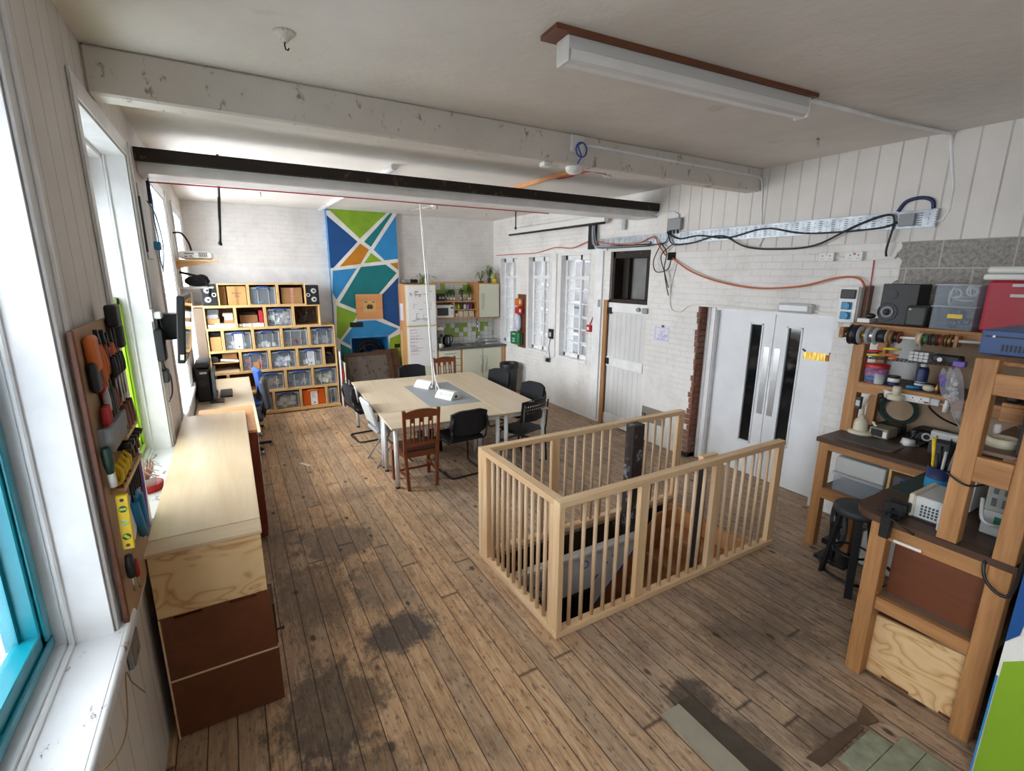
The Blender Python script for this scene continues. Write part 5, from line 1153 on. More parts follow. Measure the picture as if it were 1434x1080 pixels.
b = MB(); b.tube([(3.92, 9.4, 1.14), (3.97, 9.4, 1.15), (4.0, 9.4, 1.10), (3.99, 9.4, 1.02), (3.95, 9.4, 0.97)], 0.011, 8); part('handle', b, M['black'], t)
b = MB(); b.box(3.85, 3.88, 9.305, 9.32, 0.99, 1.12, 0.004); part('gauge', b, M['grey'], t)
t = thing('coffee_machine', 'grey and white coffee machine on worktop beside the tall cupboard', 'coffee machine', (3.68, 9.4, 0.918))
b = MB(); b.box(3.61, 3.76, 9.35, 9.6, 0.92, 0.95, 0.006); b.box(3.61, 3.76, 9.48, 9.6, 0.95, 1.3, 0.01); part('base', b, M['grey'], t)
b = MB(); b.box(3.60, 3.77, 9.27, 9.6, 1.13, 1.27, 0.03, 2); part('body', b, M['grey'], t)
b = MB(); b.box(3.60, 3.75, 9.26, 9.58, 1.27, 1.34, 0.02, 2); part('lid', b, M['wplastic'], t)
b = MB(); b.cyl((3.69, 9.27, 1.17), (3.69, 9.25, 1.17), 0.03, 16); part('spout', b, M['black'], t)
t = thing('mug', 'white mug on front edge of worktop below the coffee machine', 'mug', (3.64, 9.22, 0.918))
b = MB(); b.lathe([(0,0),(0.035,0),(0.042,0.09),(0.037,0.09),(0.032,0.01),(0,0.01)], (3.64, 9.2, 0.919)); part('cup', b, M['wplastic'], t)
b = MB(); b.torus((3.685, 9.2, 0.965), 0.024, 0.006, 'Y', 14, 6); part('handle', b, M['wplastic'], t)
# shelf contents
b = MB(); b.box(3.61, 3.70, 9.45, 9.6, 1.857, 1.98, 0.004); single('tea_tin', b, M['navy'], 'navy blue tin at left end of the upper kitchen shelf', 'tin')
t = thing('desk_radio', 'dark framed radio on upper kitchen shelf beside the navy tin', 'radio', (3.8, 9.5, 1.857))
b = MB(); b.box(3.715, 3.87, 9.45, 9.58, 1.857, 2.0, 0.006); part('case', b, M['dgrey'], t)
for q in (0, 1): b = MB(); b.cyl((3.755+q*0.07, 9.45, 1.92), (3.755+q*0.07, 9.44, 1.92), 0.025, 16); part('dial', b, M['lgrey'], t)
def plant(x, y, z, potm, leafm, n, R, h, label, pr=0.05, ph=0.08, drop=0.0, wide=1.0):
    t = thing('potted_plant', label, 'plant', (x, y, z))
    b = MB(); b.lathe([(0,0),(pr*0.8,0),(pr,ph),(pr*0.9,ph),(pr*0.85,ph*0.85),(0,ph*0.85)], (x, y, z), 16); part('pot', b, potm, t)
    b = MB()
    for q in range(n):
        a = random.uniform(0, 2*PI); r = R*random.uniform(0.4, 1); hh = h*random.uniform(0.5, 1); dx, dy = math.cos(a)*r*wide, math.sin(a)*r*0.5
        if y+dy > 9.68: dy = 9.68-y
        p = [(x, y, z+ph*0.9), (x+dx*0.4, y+dy*0.4, z+ph+hh), (x+dx*0.8, y+dy*0.8, z+ph+hh*0.8-drop*0.5), (x+dx, y+dy, z+ph+hh*0.35-drop)]
        w = 0.006
        for i in range(3):
            u, v = Vector(p[i]), Vector(p[i+1]); s = Vector((-math.sin(a), math.cos(a), 0))*w*(1.4-0.4*i); s2 = s*(0.7 if i < 2 else 0.05)
            b.face([u-s, u+s, v+s2, v-s2])
    part('foliage', b, leafm, t)
for q in range(3):
    plant(3.97+q*0.07, 9.55, 1.856, M['wplastic'], M['leaf'], 26, 0.12, 0.16, ['bushy green plant in first white pot on the kitchen shelf', 'bushy green plant in second white pot on kitchen shelf', 'bushy green plant in third white pot on kitchen shelf'][q], 0.036, 0.075)
plant(4.28, 9.55, 1.856, M['jar'], M['leaf'], 14, 0.08, 0.2, 'green plant in a glass beside the black stand on kitchen shelf', 0.04, 0.07)
plant(4.47, 9.55, 1.856, M['wplastic'], M['leaf'], 40, 0.13, 0.28, 'tall leafy green plant at right of the upper kitchen shelf', 0.04, 0.05)
t = thing('balloon_whisk_stand', 'thin black stand rising among plants on the kitchen shelf', 'stand', (4.26, 9.5, 1.857))
b = MB(); b.cyl((4.26, 9.46, 1.857), (4.26, 9.46, 2.07), 0.008); b.box(4.21, 4.31, 9.45, 9.47, 2.05, 2.075); b.box(4.22, 4.30, 9.44, 9.48, 1.857, 1.865); part('frame', b, M['black'], t)
for q, (m, lab) in enumerate((('jar', 'first pale glass jar on the middle kitchen shelf'), ('lime', 'second jar with yellow green label on the middle kitchen shelf'), ('brownframe', 'dark brown jar on the middle kitchen shelf'), ('beige', 'beige jar on the middle kitchen shelf'), ('purple', 'purple jar on the middle kitchen shelf'), ('drawer', 'maroon jar at right end of middle kitchen shelf'))):
    t = thing('storage_jar', lab, 'jar', (4.11+q*0.075, 9.52, 1.676), 'jars on the middle kitchen shelf')
    b = MB(); b.lathe([(0,0),(0.03,0),(0.032,0.01),(0.032,0.09),(0.026,0.10),(0,0.10)], (4.11+q*0.075, 9.5, 1.676), 14); part('body', b, M[m], t)
    b = MB(); b.cyl((4.11+q*0.075, 9.5, 1.777), (4.11+q*0.075, 9.5, 1.792), 0.028, 14); part('lid', b, M['dgrey'], t)
for q in range(3):
    b = MB(); b.box(4.16+q*0.13, 4.27+q*0.13, 9.46, 9.6, 1.511, 1.64, 0.003); single('storage_tin', b, M['beige'], ['left beige canister on the lowest kitchen shelf', 'middle beige canister on lowest kitchen shelf', 'right beige canister on lowest kitchen shelf'][q], 'canister', 'beige canisters on the lowest kitchen shelf')
b = MB(); b.lathe([(0,0),(0.03,0),(0.034,0.08),(0,0.08)], (4.115, 9.46, 1.511)); single('cup', b, M['wplastic'], 'small white cup with dots left of the beige canisters', 'cup')
b = MB(); b.box(3.64, 4.0, 9.42, 9.66, 1.766, 1.78); single('baking_tray', b, M['steel'], 'flat grey tray lying on top of the microwave', 'tray')
# things on the cupboard tops
t = thing('bottle_rack', 'dark rack of tins on top of the tall cupboard', 'rack', (3.15, 9.45, 2.206))
b = MB(); b.box(2.98, 3.3, 9.35, 9.5, 2.206, 2.222); part('tray', b, M['brownframe'], t)
for q in range(4): b = MB(); b.cyl((3.02+q*0.075, 9.4, 2.26), (3.02+q*0.075, 9.5, 2.26), 0.035, 14); part('tin', b, M['black'] if q > 1 else M['grey'], t)
plant(3.36, 9.4, 2.206, M['leaf'], M['leaf'], 16, 0.42, 0.12, 'spider plant with long arching leaves on the tall cupboard', 0.045, 0.09, 0.05)
plant(4.72, 9.5, 2.22, M['mahog'], M['leaf'], 16, 0.3, 0.22, 'arching green plant in brown pot on the wall cupboard', 0.07, 0.04, 0.04)
plant(4.9, 9.45, 2.22, M['dgreen'], M['leaf'], 18, 0.3, 0.28, 'green spider plant in a dark pot in the middle of wall cupboard top', 0.045, 0.10, 0.03)
plant(5.0, 9.42, 2.22, M['yellow'], M['leafpale'], 40, 0.13, 0.14, 'pale yellow plant spilling from yellow pot on the wall cupboard corner', 0.06, 0.08, 0.22)
# bin
t = thing('waste_bin', 'grey plastic waste bin with black liner by right wall', 'bin', (4.84, 8.5, 0))
b = MB(); b.lathe([(0,0),(0.15,0),(0.185,0.56),(0.19,0.6),(0.178,0.6),(0.145,0.02),(0,0.02)], (4.86, 8.5, 0), 24); part('body', b, M['dgrey'], t)
b = MB(); b.lathe([(0.195,0.52),(0.20,0.6),(0.19,0.63),(0.17,0.60),(0.16,0.4),(0,0.4)], (4.86, 8.5, 0), 17); part('liner', b, M['black'], t)

# ------------------------------------------------------------ meeting tables
TR = -0.049
TC = (2.39, 6.33)
def tp(x, y):   # table frame -> world (small turn)
    dx, dy = x-1.39, y-5.03
    return (1.39+dx*math.cos(TR)-dy*math.sin(TR), 5.03+dx*math.sin(TR)+dy*math.cos(TR))
def table(x0, x1, y0, y1, m, label, legs):
    cx, cy = tp((x0+x1)/2, (y0+y1)/2)
    t = thing('meeting_table', label, 'table', (0, 0, 0), 'light oak tables pushed together')
    w, d = (x1-x0)/2, (y1-y0)/2
    b = MB(); b.box(-w+.002, w-.002, -d+.002, d-.002, 0.71, 0.735, 0.003); part('tabletop', b, M[m], t)
    b = MB(); b.box(-w+.07, w-.07, -d+.05, -d+.075, 0.66, 0.71); b.box(-w+.07, w-.07, d-.075, d-.05, 0.66, 0.71); part('frame', b, M['tubewhite'], t)
    for sx_ in (-1, 1):
        for sy_ in (-1, 1):
            b = MB(); b.cyl((sx_*(w-0.055), sy_*(d-0.055), 0.02), (sx_*(w-0.055), sy_*(d-0.055), 0.71), 0.026, 14); lg = part('leg', b, M['tubewhite'], t)
            b = MB(); b.cyl((sx_*(w-0.055), sy_*(d-0.055), 0.0), (sx_*(w-0.055), sy_*(d-0.055), 0.025), 0.027, 14); part('foot', b, M['dgrey'], lg)
    t.location = (cx, cy, 0); t.rotation_euler[2] = TR
table(1.39, 2.765, 5.03, 5.69, 'oak', 'front light oak table nearest the stairwell rail, two black and brown chairs before it', 0)
table(1.39, 2.06, 5.70, 7.66, 'oakY', 'left light oak table beside the grey folding chair', 0)
table(2.77, 3.41, 5.03, 7.62, 'oakY', 'right light oak table on the white brick wall side', 0)
table(2.065, 2.765, 7.02, 7.64, 'oak', 'far light oak table nearest the kitchen', 0)
cx, cy = tp(2.415, 6.355)
t = thing('grey_table_panel', 'smooth grey table top in the middle of oak tables under white power hubs', 'table', (0, 0, 0))
b = MB(); b.box(-0.348, 0.348, -0.66, 0.66, 0.70, 0.735, 0.002); part('top', b, M['matgrey'], t)
for sx_ in (-1, 1):
    for sy_ in (-1, 1): b = MB(); b.cyl((sx_*0.28, sy_*0.58, 0), (sx_*0.28, sy_*0.58, 0.70), 0.024, 12); part('leg', b, M['tubewhite'], t)
t.location = (cx, cy, 0); t.rotation_euler[2] = TR
# power hubs
def hub(x, y, rz, label):
    t = thing('power_hub', label, 'power hub', (0, 0, 0), 'white power hubs on the grey table top')
    b = MB(); b.prism([(-0.10,0),(0.10,0),(0.10,0.02),(0.035,0.10),(-0.035,0.10),(-0.10,0.02)], -0.15, 0.15, 'Y'); part('housing', b, M['wplastic'], t)
    for s in (-1, 1):
        b = MB()
        for q in range(3):
            b.T = Matrix.Translation((s*0.069, -0.09+q*0.09, 0.062)) @ Matrix.Rotation(s*0.89, 4, 'Y'); b.box(-0.03, 0.03, -0.035, 0.035, 0.0, 0.003)
        b.T = None; part('socket', b, M['lgrey'], t)
    b = MB(); b.cyl((0, -0.15, 0.04), (0, -0.156, 0.04), 0.02, 12); part('inlet', b, M['black'], t)
    t.location = (x, y, 0.735); t.rotation_euler[2] = rz
hub(2.43, 6.78, 0.42, 'white ridged power hub farther along grey table top'); hub(2.47, 6.02, 0.42, 'white ridged power hub nearer the front of grey table top')
cable('hanging_cable', [(2.37, 6.6, 3.525), (2.36, 6.55, 3.1), (2.38, 6.5, 2.4), (2.39, 6.45, 1.6), (2.41, 6.43, 1.0), (2.43, 6.5, 0.80), (2.45, 6.62, 0.775)], 0.0085, M['wplastic'], 'white cable hanging from ceiling to the farther power hub')
cable('hanging_cable', [(2.385, 6.62, 3.525), (2.38, 6.57, 3.1), (2.41, 6.5, 2.4), (2.41, 6.46, 1.6), (2.43, 6.4, 1.0), (2.45, 6.28, 0.80), (2.46, 6.19, 0.775)], 0.0075, M['wplastic'], 'second white cable twisted beside it, running to the nearer power hub')
b = MB(); b.torus((2.28, 6.6, 3.38), 0.09, 0.006, 'Y', 20, 5); b.torus((2.5, 6.6, 3.36), 0.09, 0.006, 'Y', 20, 5); single('cable_loops', b, M['wplastic'], 'two loose loops of white cable tied up at the ceiling hook', 'cable')
b = MB(); b.cyl((2.43, 6.36, 0.736), (2.435, 6.37, 0.87), 0.006); single('cable_tie', b, M['wplastic'], 'thin white cable end standing on the grey table top', 'cable')

# ------------------------------------------------------------ chairs (seat faces +y, origin on the floor)
def wood_chair(label):
    t = thing('dining_chair', label, 'chair', (0, 0, 0), 'dark wooden dining chairs')
    for s in (-1, 1):
        b = MB(); b.beam((s*0.165, -0.21, 0), (s*0.19, -0.20, 0.45), 0.034, 0.04, (0,1,0)); b.beam((s*0.19, -0.20, 0.44), (s*0.2, -0.245, 0.95), 0.034, 0.034, (0,1,0)); part('leg', b, M['mahog'], t)
        b = MB(); b.beam((s*0.215, 0.19, 0), (s*0.215, 0.19, 0.44), 0.042, 0.042, (0,1,0), 0.003); part('leg', b, M['mahog'], t)
    b = MB(); b.prism([(-0.205,-0.21),(0.205,-0.21),(0.235,0.215),(-0.235,0.215)], 0.39, 0.445, 'Z'); part('seat_rail', b, M['mahogX'], t)
    b = MB(); b.prism([(-0.185,-0.18),(0.185,-0.18),(0.215,0.20),(-0.215,0.20)], 0.445, 0.468, 'Z'); part('seat', b, M['leather'], t)
    b = MB(); n = 8
    top = [(-0.21, 0.855)]+[(0.21, 0.855)]+[(0.21-0.42*k/n, 0.92+0.035*math.sin(PI*k/n)) for k in range(n+1)]
    b.prism(top, -0.258, -0.232, 'Y'); part('top_rail', b, M['mahogX'], t)
    b = MB(); b.box(-0.19, 0.19, -0.225, -0.205, 0.52, 0.56, 0.003); part('lower_rail', b, M['mahogX'], t)
    for x in (-0.125, -0.085, -0.02, 0.02, 0.085, 0.125):
        b = MB(); b.beam((x, -0.214, 0.55), (x, -0.243, 0.865), 0.014, 0.012, (0,1,0)); part('slat', b, M['mahog'], t)
    for x in (-0.105, 0.0, 0.105):
        b = MB(); b.beam((x, -0.232, 0.80), (x, -0.24, 0.865), 0.05, 0.012, (0,1,0)); part('splat_block', b, M['mahog'], t)
    for s in (-1, 1): b = MB(); b.beam((s*0.18, -0.2, 0.17), (s*0.213, 0.18, 0.17), 0.02, 0.022); part('stretcher', b, M['mahog'], t)
    b = MB(); b.beam((-0.19, 0.02, 0.17), (0.19, 0.02, 0.17), 0.02, 0.022); part('stretcher', b, M['mahogX'], t)
    return t
c1 = wood_chair('brown wooden slat back chair at front left of the tables, back to camera')
c1.location = (1.70, 5.16, 0); c1.rotation_euler[2] = 0.0
dup(c1, (3.24, 7.75, 0), PI+0.05, 'brown wooden slat back chair at the far side before the drawer unit')
def arc(p, q, r, n=5): return []
def cantilever(label, fab='blackfab', w=0.23):
    t = thing('cantilever_chair', label, 'chair', (0, 0, 0), 'black tube framed cantilever chairs')
    b = MB(); r = 0.0125
    def side(s):
        return [(s*w, -0.28, 0.62), (s*w, -0.255, 0.50), (s*w, -0.20, 0.445), (s*w, 0.0, 0.44), (s*w, 0.17, 0.44), (s*w, 0.215, 0.42), (s*w, 0.225, 0.37), (s*w, 0.215, 0.10), (s*w, 0.205, 0.035), (s*w, 0.16, 0.0135), (s*w, 0.0, 0.0135), (s*w, -0.17, 0.0135)]
    L = side(-1)+[(-w+0.02, -0.215, 0.0135), (-w+0.06, -0.23, 0.0135), (w-0.06, -0.23, 0.0135), (w-0.02, -0.215, 0.0135)]+side(1)[::-1]
    b.tube(L, r, 8); part('frame', b, M['black'], t)
    b = MB(); b.box(-0.225, 0.225, -0.22, 0.23, 0.445, 0.50, 0.025, 3); part('seat', b, M[fab], t)
    b = MB(); n = 10; zb, zt = 0.55, 0.86
    for i in range(n):   # curved pad, hollow to the sitter
        x0, x1 = -0.235+0.47*i/n, -0.235+0.47*(i+1)/n
        f0, f1 = -0.30+0.045*(x0/0.235)**2, -0.30+0.045*(x1/0.235)**2
        e0 = 0.04*max(0, abs(x0)/0.235-0.55)/0.45*1.0; e1 = 0.04*max(0, abs(x1)/0.235-0.55)/0.45
        a = [(x0, f0, zb+e0), (x1, f1, zb+e1), (x1, f1-0.035, zt-e1), (x0, f0-0.035, zt-e0)]
        c = [(p[0], p[1]+0.04, p[2]) for p in a]
        b.face(a); b.face(c[::-1]); b.face([a[3], a[2], c[2], c[3]]); b.face([a[1], a[0], c[0], c[1]])
        if i == 0: b.face([a[0], a[3], c[3], c[0]])
        if i == n-1: b.face([a[2], a[1], c[1], c[2]])
    bmesh.ops.remove_doubles(b.bm, verts=b.bm.verts, dist=1e-5); bmesh.ops.recalc_face_normals(b.bm, faces=b.bm.faces)
    part('backrest', b, M[fab], t)
    for s in (-1, 1): b = MB(); b.tube([(s*w, -0.28, 0.62), (s*w, -0.30, 0.72), (s*(w-0.015), -0.295, 0.78)], 0.012, 8); part('back_bracket', b, M['black'], t)
    return t
k1 = cantilever('black cantilever chair at middle front of the tables, back to camera')
k1.location = (2.28, 5.22, 0); k1.rotation_euler[2] = 0.06
k2 = dup(k1, (1.62, 7.05, 0), -PI/2+0.08, 'black cantilever chair on left side of tables behind the grey folding chair')
k4 = dup(k1, (2.62, 7.72, 0), PI, 'black cantilever chair on the far side before the tall cupboard')
dup(k1, (3.52, 6.85, 0), PI/2+0.3, 'black chair at right side of tables next to the waste bin')
dup(k1, (3.46, 5.75, 0), PI/2+0.2, 'black chair at right side of tables against the white wall')
def perforated(label):
    t = thing('stacking_chair', label, 'chair', (0, 0, 0))
    w = 0.22
    for s in (-1, 1):
        b = MB(); b.tube([(s*w, -0.24, 0.84), (s*w, -0.215, 0.5), (s*w, -0.20, 0.43), (s*(w+0.01), -0.22, 0.0)], 0.011, 8); part('leg', b, M['black'], t)
        b = MB(); b.tube([(s*w, -0.20, 0.43), (s*w, 0.16, 0.44), (s*w, 0.2, 0.40), (s*(w+0.01), 0.23, 0.0)], 0.011, 8); part('leg', b, M['black'], t)
    b = MB(); b.box(-0.22, 0.22, -0.2, 0.22, 0.44, 0.465, 0.012, 2); part('seat', b, M['black'], t)
    b = MB(); nx, nz = 13, 6; x0, x1, z0, z1 = -0.225, 0.225, 0.60, 0.86
    cw, ch = (x1-x0)/nx, (z1-z0)/nz
    def yb(x, z): return -0.225+0.05*(x/0.225)**2-0.10*(z-0.6)
    holes = {(i, j) for j in (3, 4) for i in range(1, nx-1)} | {(i, 2) for i in range(2, nx-2)}
    def P(x, z, d): return (x, yb(x, z)+d, z)
    for i in range(nx):
        for j in range(nz):
            xa, xb_, za, zb_ = x0+i*cw, x0+(i+1)*cw, z0+j*ch, z0+(j+1)*ch
            if (i, j) in holes:
                hx, hz = cw*0.24, ch*0.28
                outer = [(xa,za),(xb_,za),(xb_,zb_),(xa,zb_)]; inner = [(xa+hx,za+hz),(xb_-hx,za+hz),(xb_-hx,zb_-hz),(xa+hx,zb_-hz)]
                for k in range(4):
                    o0, o1, i0, i1 = outer[k], outer[(k+1)%4], inner[k], inner[(k+1)%4]
                    b.face([P(*o0, 0), P(*o1, 0), P(*i1, 0), P(*i0, 0)]); b.face([P(*i0, .008), P(*i1, .008), P(*o1, .008), P(*o0, .008)]); b.face([P(*i0, 0), P(*i1, 0), P(*i1, .008), P(*i0, .008)])
            else:
                b.face([P(xa,za,0), P(xb_,za,0), P(xb_,zb_,0), P(xa,zb_,0)]); b.face([P(xa,zb_,.008), P(xb_,zb_,.008), P(xb_,za,.008), P(xa,za,.008)])
    part('backrest', b, M['black'], t)
    b = MB(); b.tube([(x0, yb(x0, .6)+.004, 0.60), (0, yb(0, .6)+.004, 0.595), (x1, yb(x1, .6)+.004, 0.60), (x1, yb(x1, .86)+.004, 0.86), (0, yb(0, .86)+.004, 0.875), (x0, yb(x0, .86)+.004, 0.86)], 0.008, 6, closed=True); part('back_rim', b, M['black'], t)
    return t
c = perforated('black chair with pierced backrest at front right of the tables by the rail'); c.location = (3.14, 5.13, 0); c.rotation_euler[2] = 0.28
t = thing('folding_chair', 'light grey folding chair at left side of the tables', 'chair', (0, 0, 0))
w = 0.215
for s in (-1, 1):
    b = MB(); b.tube([(s*w, -0.26, 0.82), (s*w, -0.16, 0.46), (s*w, 0.25, 0.0)], 0.011, 8); part('leg', b, M['grey'], t)
    b = MB(); b.tube([(s*(w-0.02), 0.10, 0.45), (s*(w-0.02), -0.22, 0.0)], 0.011, 8); part('leg', b, M['grey'], t)
b = MB(); b.tube([(-w, -0.26, 0.82), (-w+0.04, -0.268, 0.855), (w-0.04, -0.268, 0.855), (w, -0.26, 0.82)], 0.011, 8); b.cyl((-w+0.02, -0.12, 0.14), (w-0.02, -0.12, 0.14), 0.007); b.cyl((-w, 0.15, 0.11), (w, 0.15, 0.11), 0.007); part('cross_bar', b, M['grey'], t)
b = MB(); b.box(-0.2, 0.2, -0.2, 0.2, 0.445, 0.485, 0.016, 2); part('seat', b, M['clothgrey'], t)
b = MB(); b.T = Matrix.Translation((0, -0.235, 0.70)) @ Matrix.Rotation(0.27, 4, 'X'); b.box(-0.2, 0.2, -0.014, 0.014, -0.16, 0.16, 0.013, 2); part('backrest', b, M['lgrey'], t)
t.location = (1.60, 5.98, 0); t.rotation_euler[2] = -PI/2+0.05
# bits under the table
b = MB(); b.box(2.05, 2.35, 5.95, 6.15, 0.0, 0.3, 0.02, 2); single('black_bag', b, M['blackfab'], 'black bag on the floor beneath the grey table top', 'bag')
# ------------------------------------------------------------ ceiling things
t = thing('tube_light', 'long white strip light on a brown board across the ceiling', 'light', (2.4, 2.1, 3.53))
LM = Matrix.Translation((2.405, 2.095, 0)) @ Matrix.Rotation(-0.066, 4, 'Z')
b = MB(); b.T = LM; b.box(-0.97, 0.97, -0.075, 0.075, 3.505, 3.529, 0.002); part('backing_board', b, M['hard'], t)
b = MB(); b.T = LM; b.box(-0.88, 0.93, -0.05, 0.05, 3.45, 3.505, 0.002); part('housing', b, M['lgrey'], t)
b = MB(); b.T = LM; b.prism([(-0.05,3.45),(0.05,3.45),(0.05,3.43),(0.042,3.408),(0.02,3.395),(-0.02,3.395),(-0.042,3.408),(-0.05,3.43)], -0.87, 0.92, 'X'); part('diffuser', b, paint('milky_diffuser', 'dcdcdc', 0.3, var=0.02), t)
for x in (-0.885, 0.925): b = MB(); b.T = LM; b.box(x-0.008, x+0.008, -0.052, 0.052, 3.393, 3.507, 0.02 if False else 0.006); part('end_cap', b, M['wplastic'], t)
def pipe(name, pts, r, label, m='white'):
    b = MB(); b.tube(pts, r, 10); return single(name, b, M[m], label, 'conduit')
pipe('conduit', [(3.33, 2.03, 3.515), (4.3, 1.975, 3.515), (5.08, 1.88, 3.515), (5.12, 1.875, 3.50), (5.132, 1.872, 3.45), (5.132, 1.80, 3.1), (5.132, 1.80, 2.93), (5.13, 1.83, 2.86), (5.128, 1.92, 2.835), (5.12, 2.02, 2.835)], 0.013, 'grey white conduit from the strip light across ceiling and down to cable tray')
pipe('conduit', [(2.66, 3.472, 3.455), (4.95, 3.472, 3.44), (5.08, 3.47, 3.43), (5.105, 3.465, 3.40), (5.12, 3.455, 3.3), (5.125, 3.44, 3.1), (5.125, 3.42, 2.96), (5.12, 3.38, 2.80), (5.12, 3.42, 2.72)], 0.011, 'white conduit along the front of the white beam and down the boards')
for (x, y, lab) in ((3.80, 4.47, 'round white smoke alarm at end of the orange ceiling batten'), (3.15, 8.06, 'round white smoke alarm beyond the dark beam near the kitchen')):
    t = thing('smoke_alarm', lab, 'smoke alarm', (x, y, 3.53), 'smoke alarms on the ceiling')
    b = MB(); b.lathe([(0,3.46),(0.035,3.462),(0.05,3.475),(0.052,3.50)], (x, y, 0), 22); part('head', b, M['wplastic'], t)
    b = MB(); b.lathe([(0.058,3.50),(0.06,3.529),(0,3.529)], (x, y, 0), 22); b.lathe([(0,3.5),(0.058,3.5)], (x, y, 0), 22); part('base', b, M['wplastic'], t)
    b = MB()
    for q in range(14): a = 2*PI*q/14; b.cbox((x+0.0475*math.cos(a), y+0.0475*math.sin(a), 3.478), (0.006, 0.007, 0.014), 0, a)
    part('vent', b, M['dgrey'], t)
t = thing('old_rose_hook', 'old white ceiling rose with dark hook near the camera', 'hook', (0.37, 2.84, 3.53))
b = MB(); b.lathe([(0,3.487),(0.014,3.488),(0.02,3.498),(0.036,3.512),(0.048,3.52),(0.052,3.529),(0,3.529)], (0.367, 2.84, 0), 22); part('rose', b, M['beam_white'], t)
b = MB(); b.tube([(0.367, 2.84, 3.49), (0.363, 2.838, 3.472), (0.366, 2.836, 3.455), (0.376, 2.834, 3.452), (0.381, 2.833, 3.462)], 0.0038, 6); part('hook', b, M['dmetal'], t)
for (x, y, lab) in ((4.42, 2.53, 'small metal hook in the ceiling right of the strip light'), (4.42, 8.65, 'small metal hook in the ceiling near the far right corner'), (0.55, 8.2, 'small metal hook in the far ceiling above the crates')):
    b = MB(); b.cyl((x, y, 3.529), (x, y, 3.49), 0.012); b.torus((x, y, 3.475), 0.014, 0.004, 'X', 12, 5); single('ceiling_hook', b, M['steel'], lab, 'hook', 'hooks screwed in the ceiling')
for (x, y, L, lab) in ((4.55, 7.75, 0.33, 'longer dark threaded rod hanging beyond the white beam'), (4.62, 6.6, 0.14, 'shorter dark threaded rod hanging beside the wall batten light')):
    b = MB(); b.cyl((x, y, 3.529), (x, y, 3.53-L), 0.011, 8); b.box(x-0.02, x+0.02, y-0.02, y+0.02, 3.53-L, 3.545-L); b.cyl((x, y, 3.53-L), (x, y, 3.50-L), 0.016, 8, 0.006); single('hanging_rod', b, M['dmetal'], lab, 'rod', 'rods hanging from the ceiling')
b = MB(); b.tube([(3.04, 8.98, 3.522), (3.15, 8.1, 3.522)], 0.008, 6); single('trunking', b, M['wplastic'], 'thin white trunking on ceiling leading to the far smoke alarm', 'trunking')
b = MB(); b.tube([(1.66, 5.37, 3.50), (1.62, 7.4, 3.50), (1.55, 9.56, 3.50)], 0.035, 10); single('ceiling_pipe', b, M['white'], 'white pipe along the far ceiling ending at the mural top corner', 'pipe')
t = thing('alarm_sounder', 'round white sounder under the white beam next to small box', 'sounder', (2.72, 3.52, 3.29))
b = MB(); b.lathe([(0,3.235),(0.05,3.24),(0.075,3.26),(0.08,3.285),(0.08,3.294),(0,3.294)], (2.66, 3.55, 0), 24); part('body', b, M['wplastic'], t)
b = MB(); b.box(2.32, 2.40, 3.50, 3.58, 3.26, 3.295, 0.006); single('sensor_box', b, M['wplastic'], 'tiny white sensor under the beam left of the round sounder', 'sensor')
t = thing('network_box', 'white square data box with blue cable loop on beam front', 'data box', (2.6, 3.46, 3.4))
b = MB(); b.box(2.545, 2.665, 3.44, 3.479, 3.385, 3.51, 0.004); part('box', b, M['wplastic'], t)
b = MB(); b.torus((2.63, 3.425, 3.40), 0.055, 0.006, 'Y', 24, 6); b.tube([(2.63, 3.43, 3.45), (2.60, 3.435, 3.43), (2.64, 3.43, 3.35), (2.62, 3.46, 3.30)], 0.006, 6); part('loop', b, M['blue'], t)
cable('fire_cable', [(3.44, 5.0, 3.50), (3.47, 4.8, 3.48), (3.47, 4.4, 3.48), (3.60, 4.38, 3.48), (3.78, 4.45, 3.49)], 0.009, M['red'], 'red cable along the orange batten to the smoke alarm')

# ------------------------------------------------------------ cable tray and services on the right wall
t = thing('cable_tray', 'long perforated galvanised cable tray high on the right wall', 'cable tray', (5.11, 3.9, 2.8))
TY0, TY1 = 1.86, 6.30
def trz(y): return 2.80+0.008*(y-1.86)/4*0
b = MB(); TT = Matrix.Identity(4)
b.box(5.098, 5.10, TY0, TY1, 2.81, 2.945); b.box(5.098, 5.118, TY0, TY1, 2.945, 2.948); b.box(5.098, 5.118, TY0, TY1, 2.807, 2.81); part('tray', b, traymat(), t)
for y in (1.95, 3.4, 4.8, 6.2): b = MB(); b.box(5.118, 5.149, y, y+0.04, 2.80, 2.95); part('bracket', b, M['galv'], t)
b = MB(); b.box(5.08, 5.149, 6.22, 6.36, 2.80, 3.20, 0.003); single('riser_tray', b, M['dmetal'], 'short vertical metal tray carrying grey cables at end of cable tray', 'cable tray')
for q in range(5):
    cable('grey_cable', [(5.085-q*0.004, 6.27-q*0.022, 3.18), (5.08, 6.26-q*0.022, 3.0), (5.078, 6.22-q*0.03, 2.87-q*0.008), (5.076, 6.05, 2.835-q*0.007), (5.076, 5.6, 2.845-q*0.012), (5.078, 5.0, 2.85-q*0.014)], 0.008, M[('grey', 'lgrey', 'navy', 'grey', 'dgrey')[q]], ['topmost grey cable', 'second pale cable', 'third dark blue cable', 'fourth grey cable', 'lowest dark cable'][q]+' of the bundle bending into the cable tray', 'cable', 'bundle bending into the tray')
cable('orange_cable', [(5.12, 9.55, 2.80), (5.11, 8.7, 2.80), (5.11, 7.9, 2.80), (5.10, 7.3, 2.87), (5.10, 6.8, 2.84), (5.09, 6.3, 2.93), (5.075, 5.9, 2.87), (5.07, 5.3, 2.83), (5.07, 4.95, 2.91), (5.08, 4.85, 2.80), (5.10, 4.73, 2.66)], 0.009, M['orangecable'], 'orange cable along window heads to the hole in right wall')
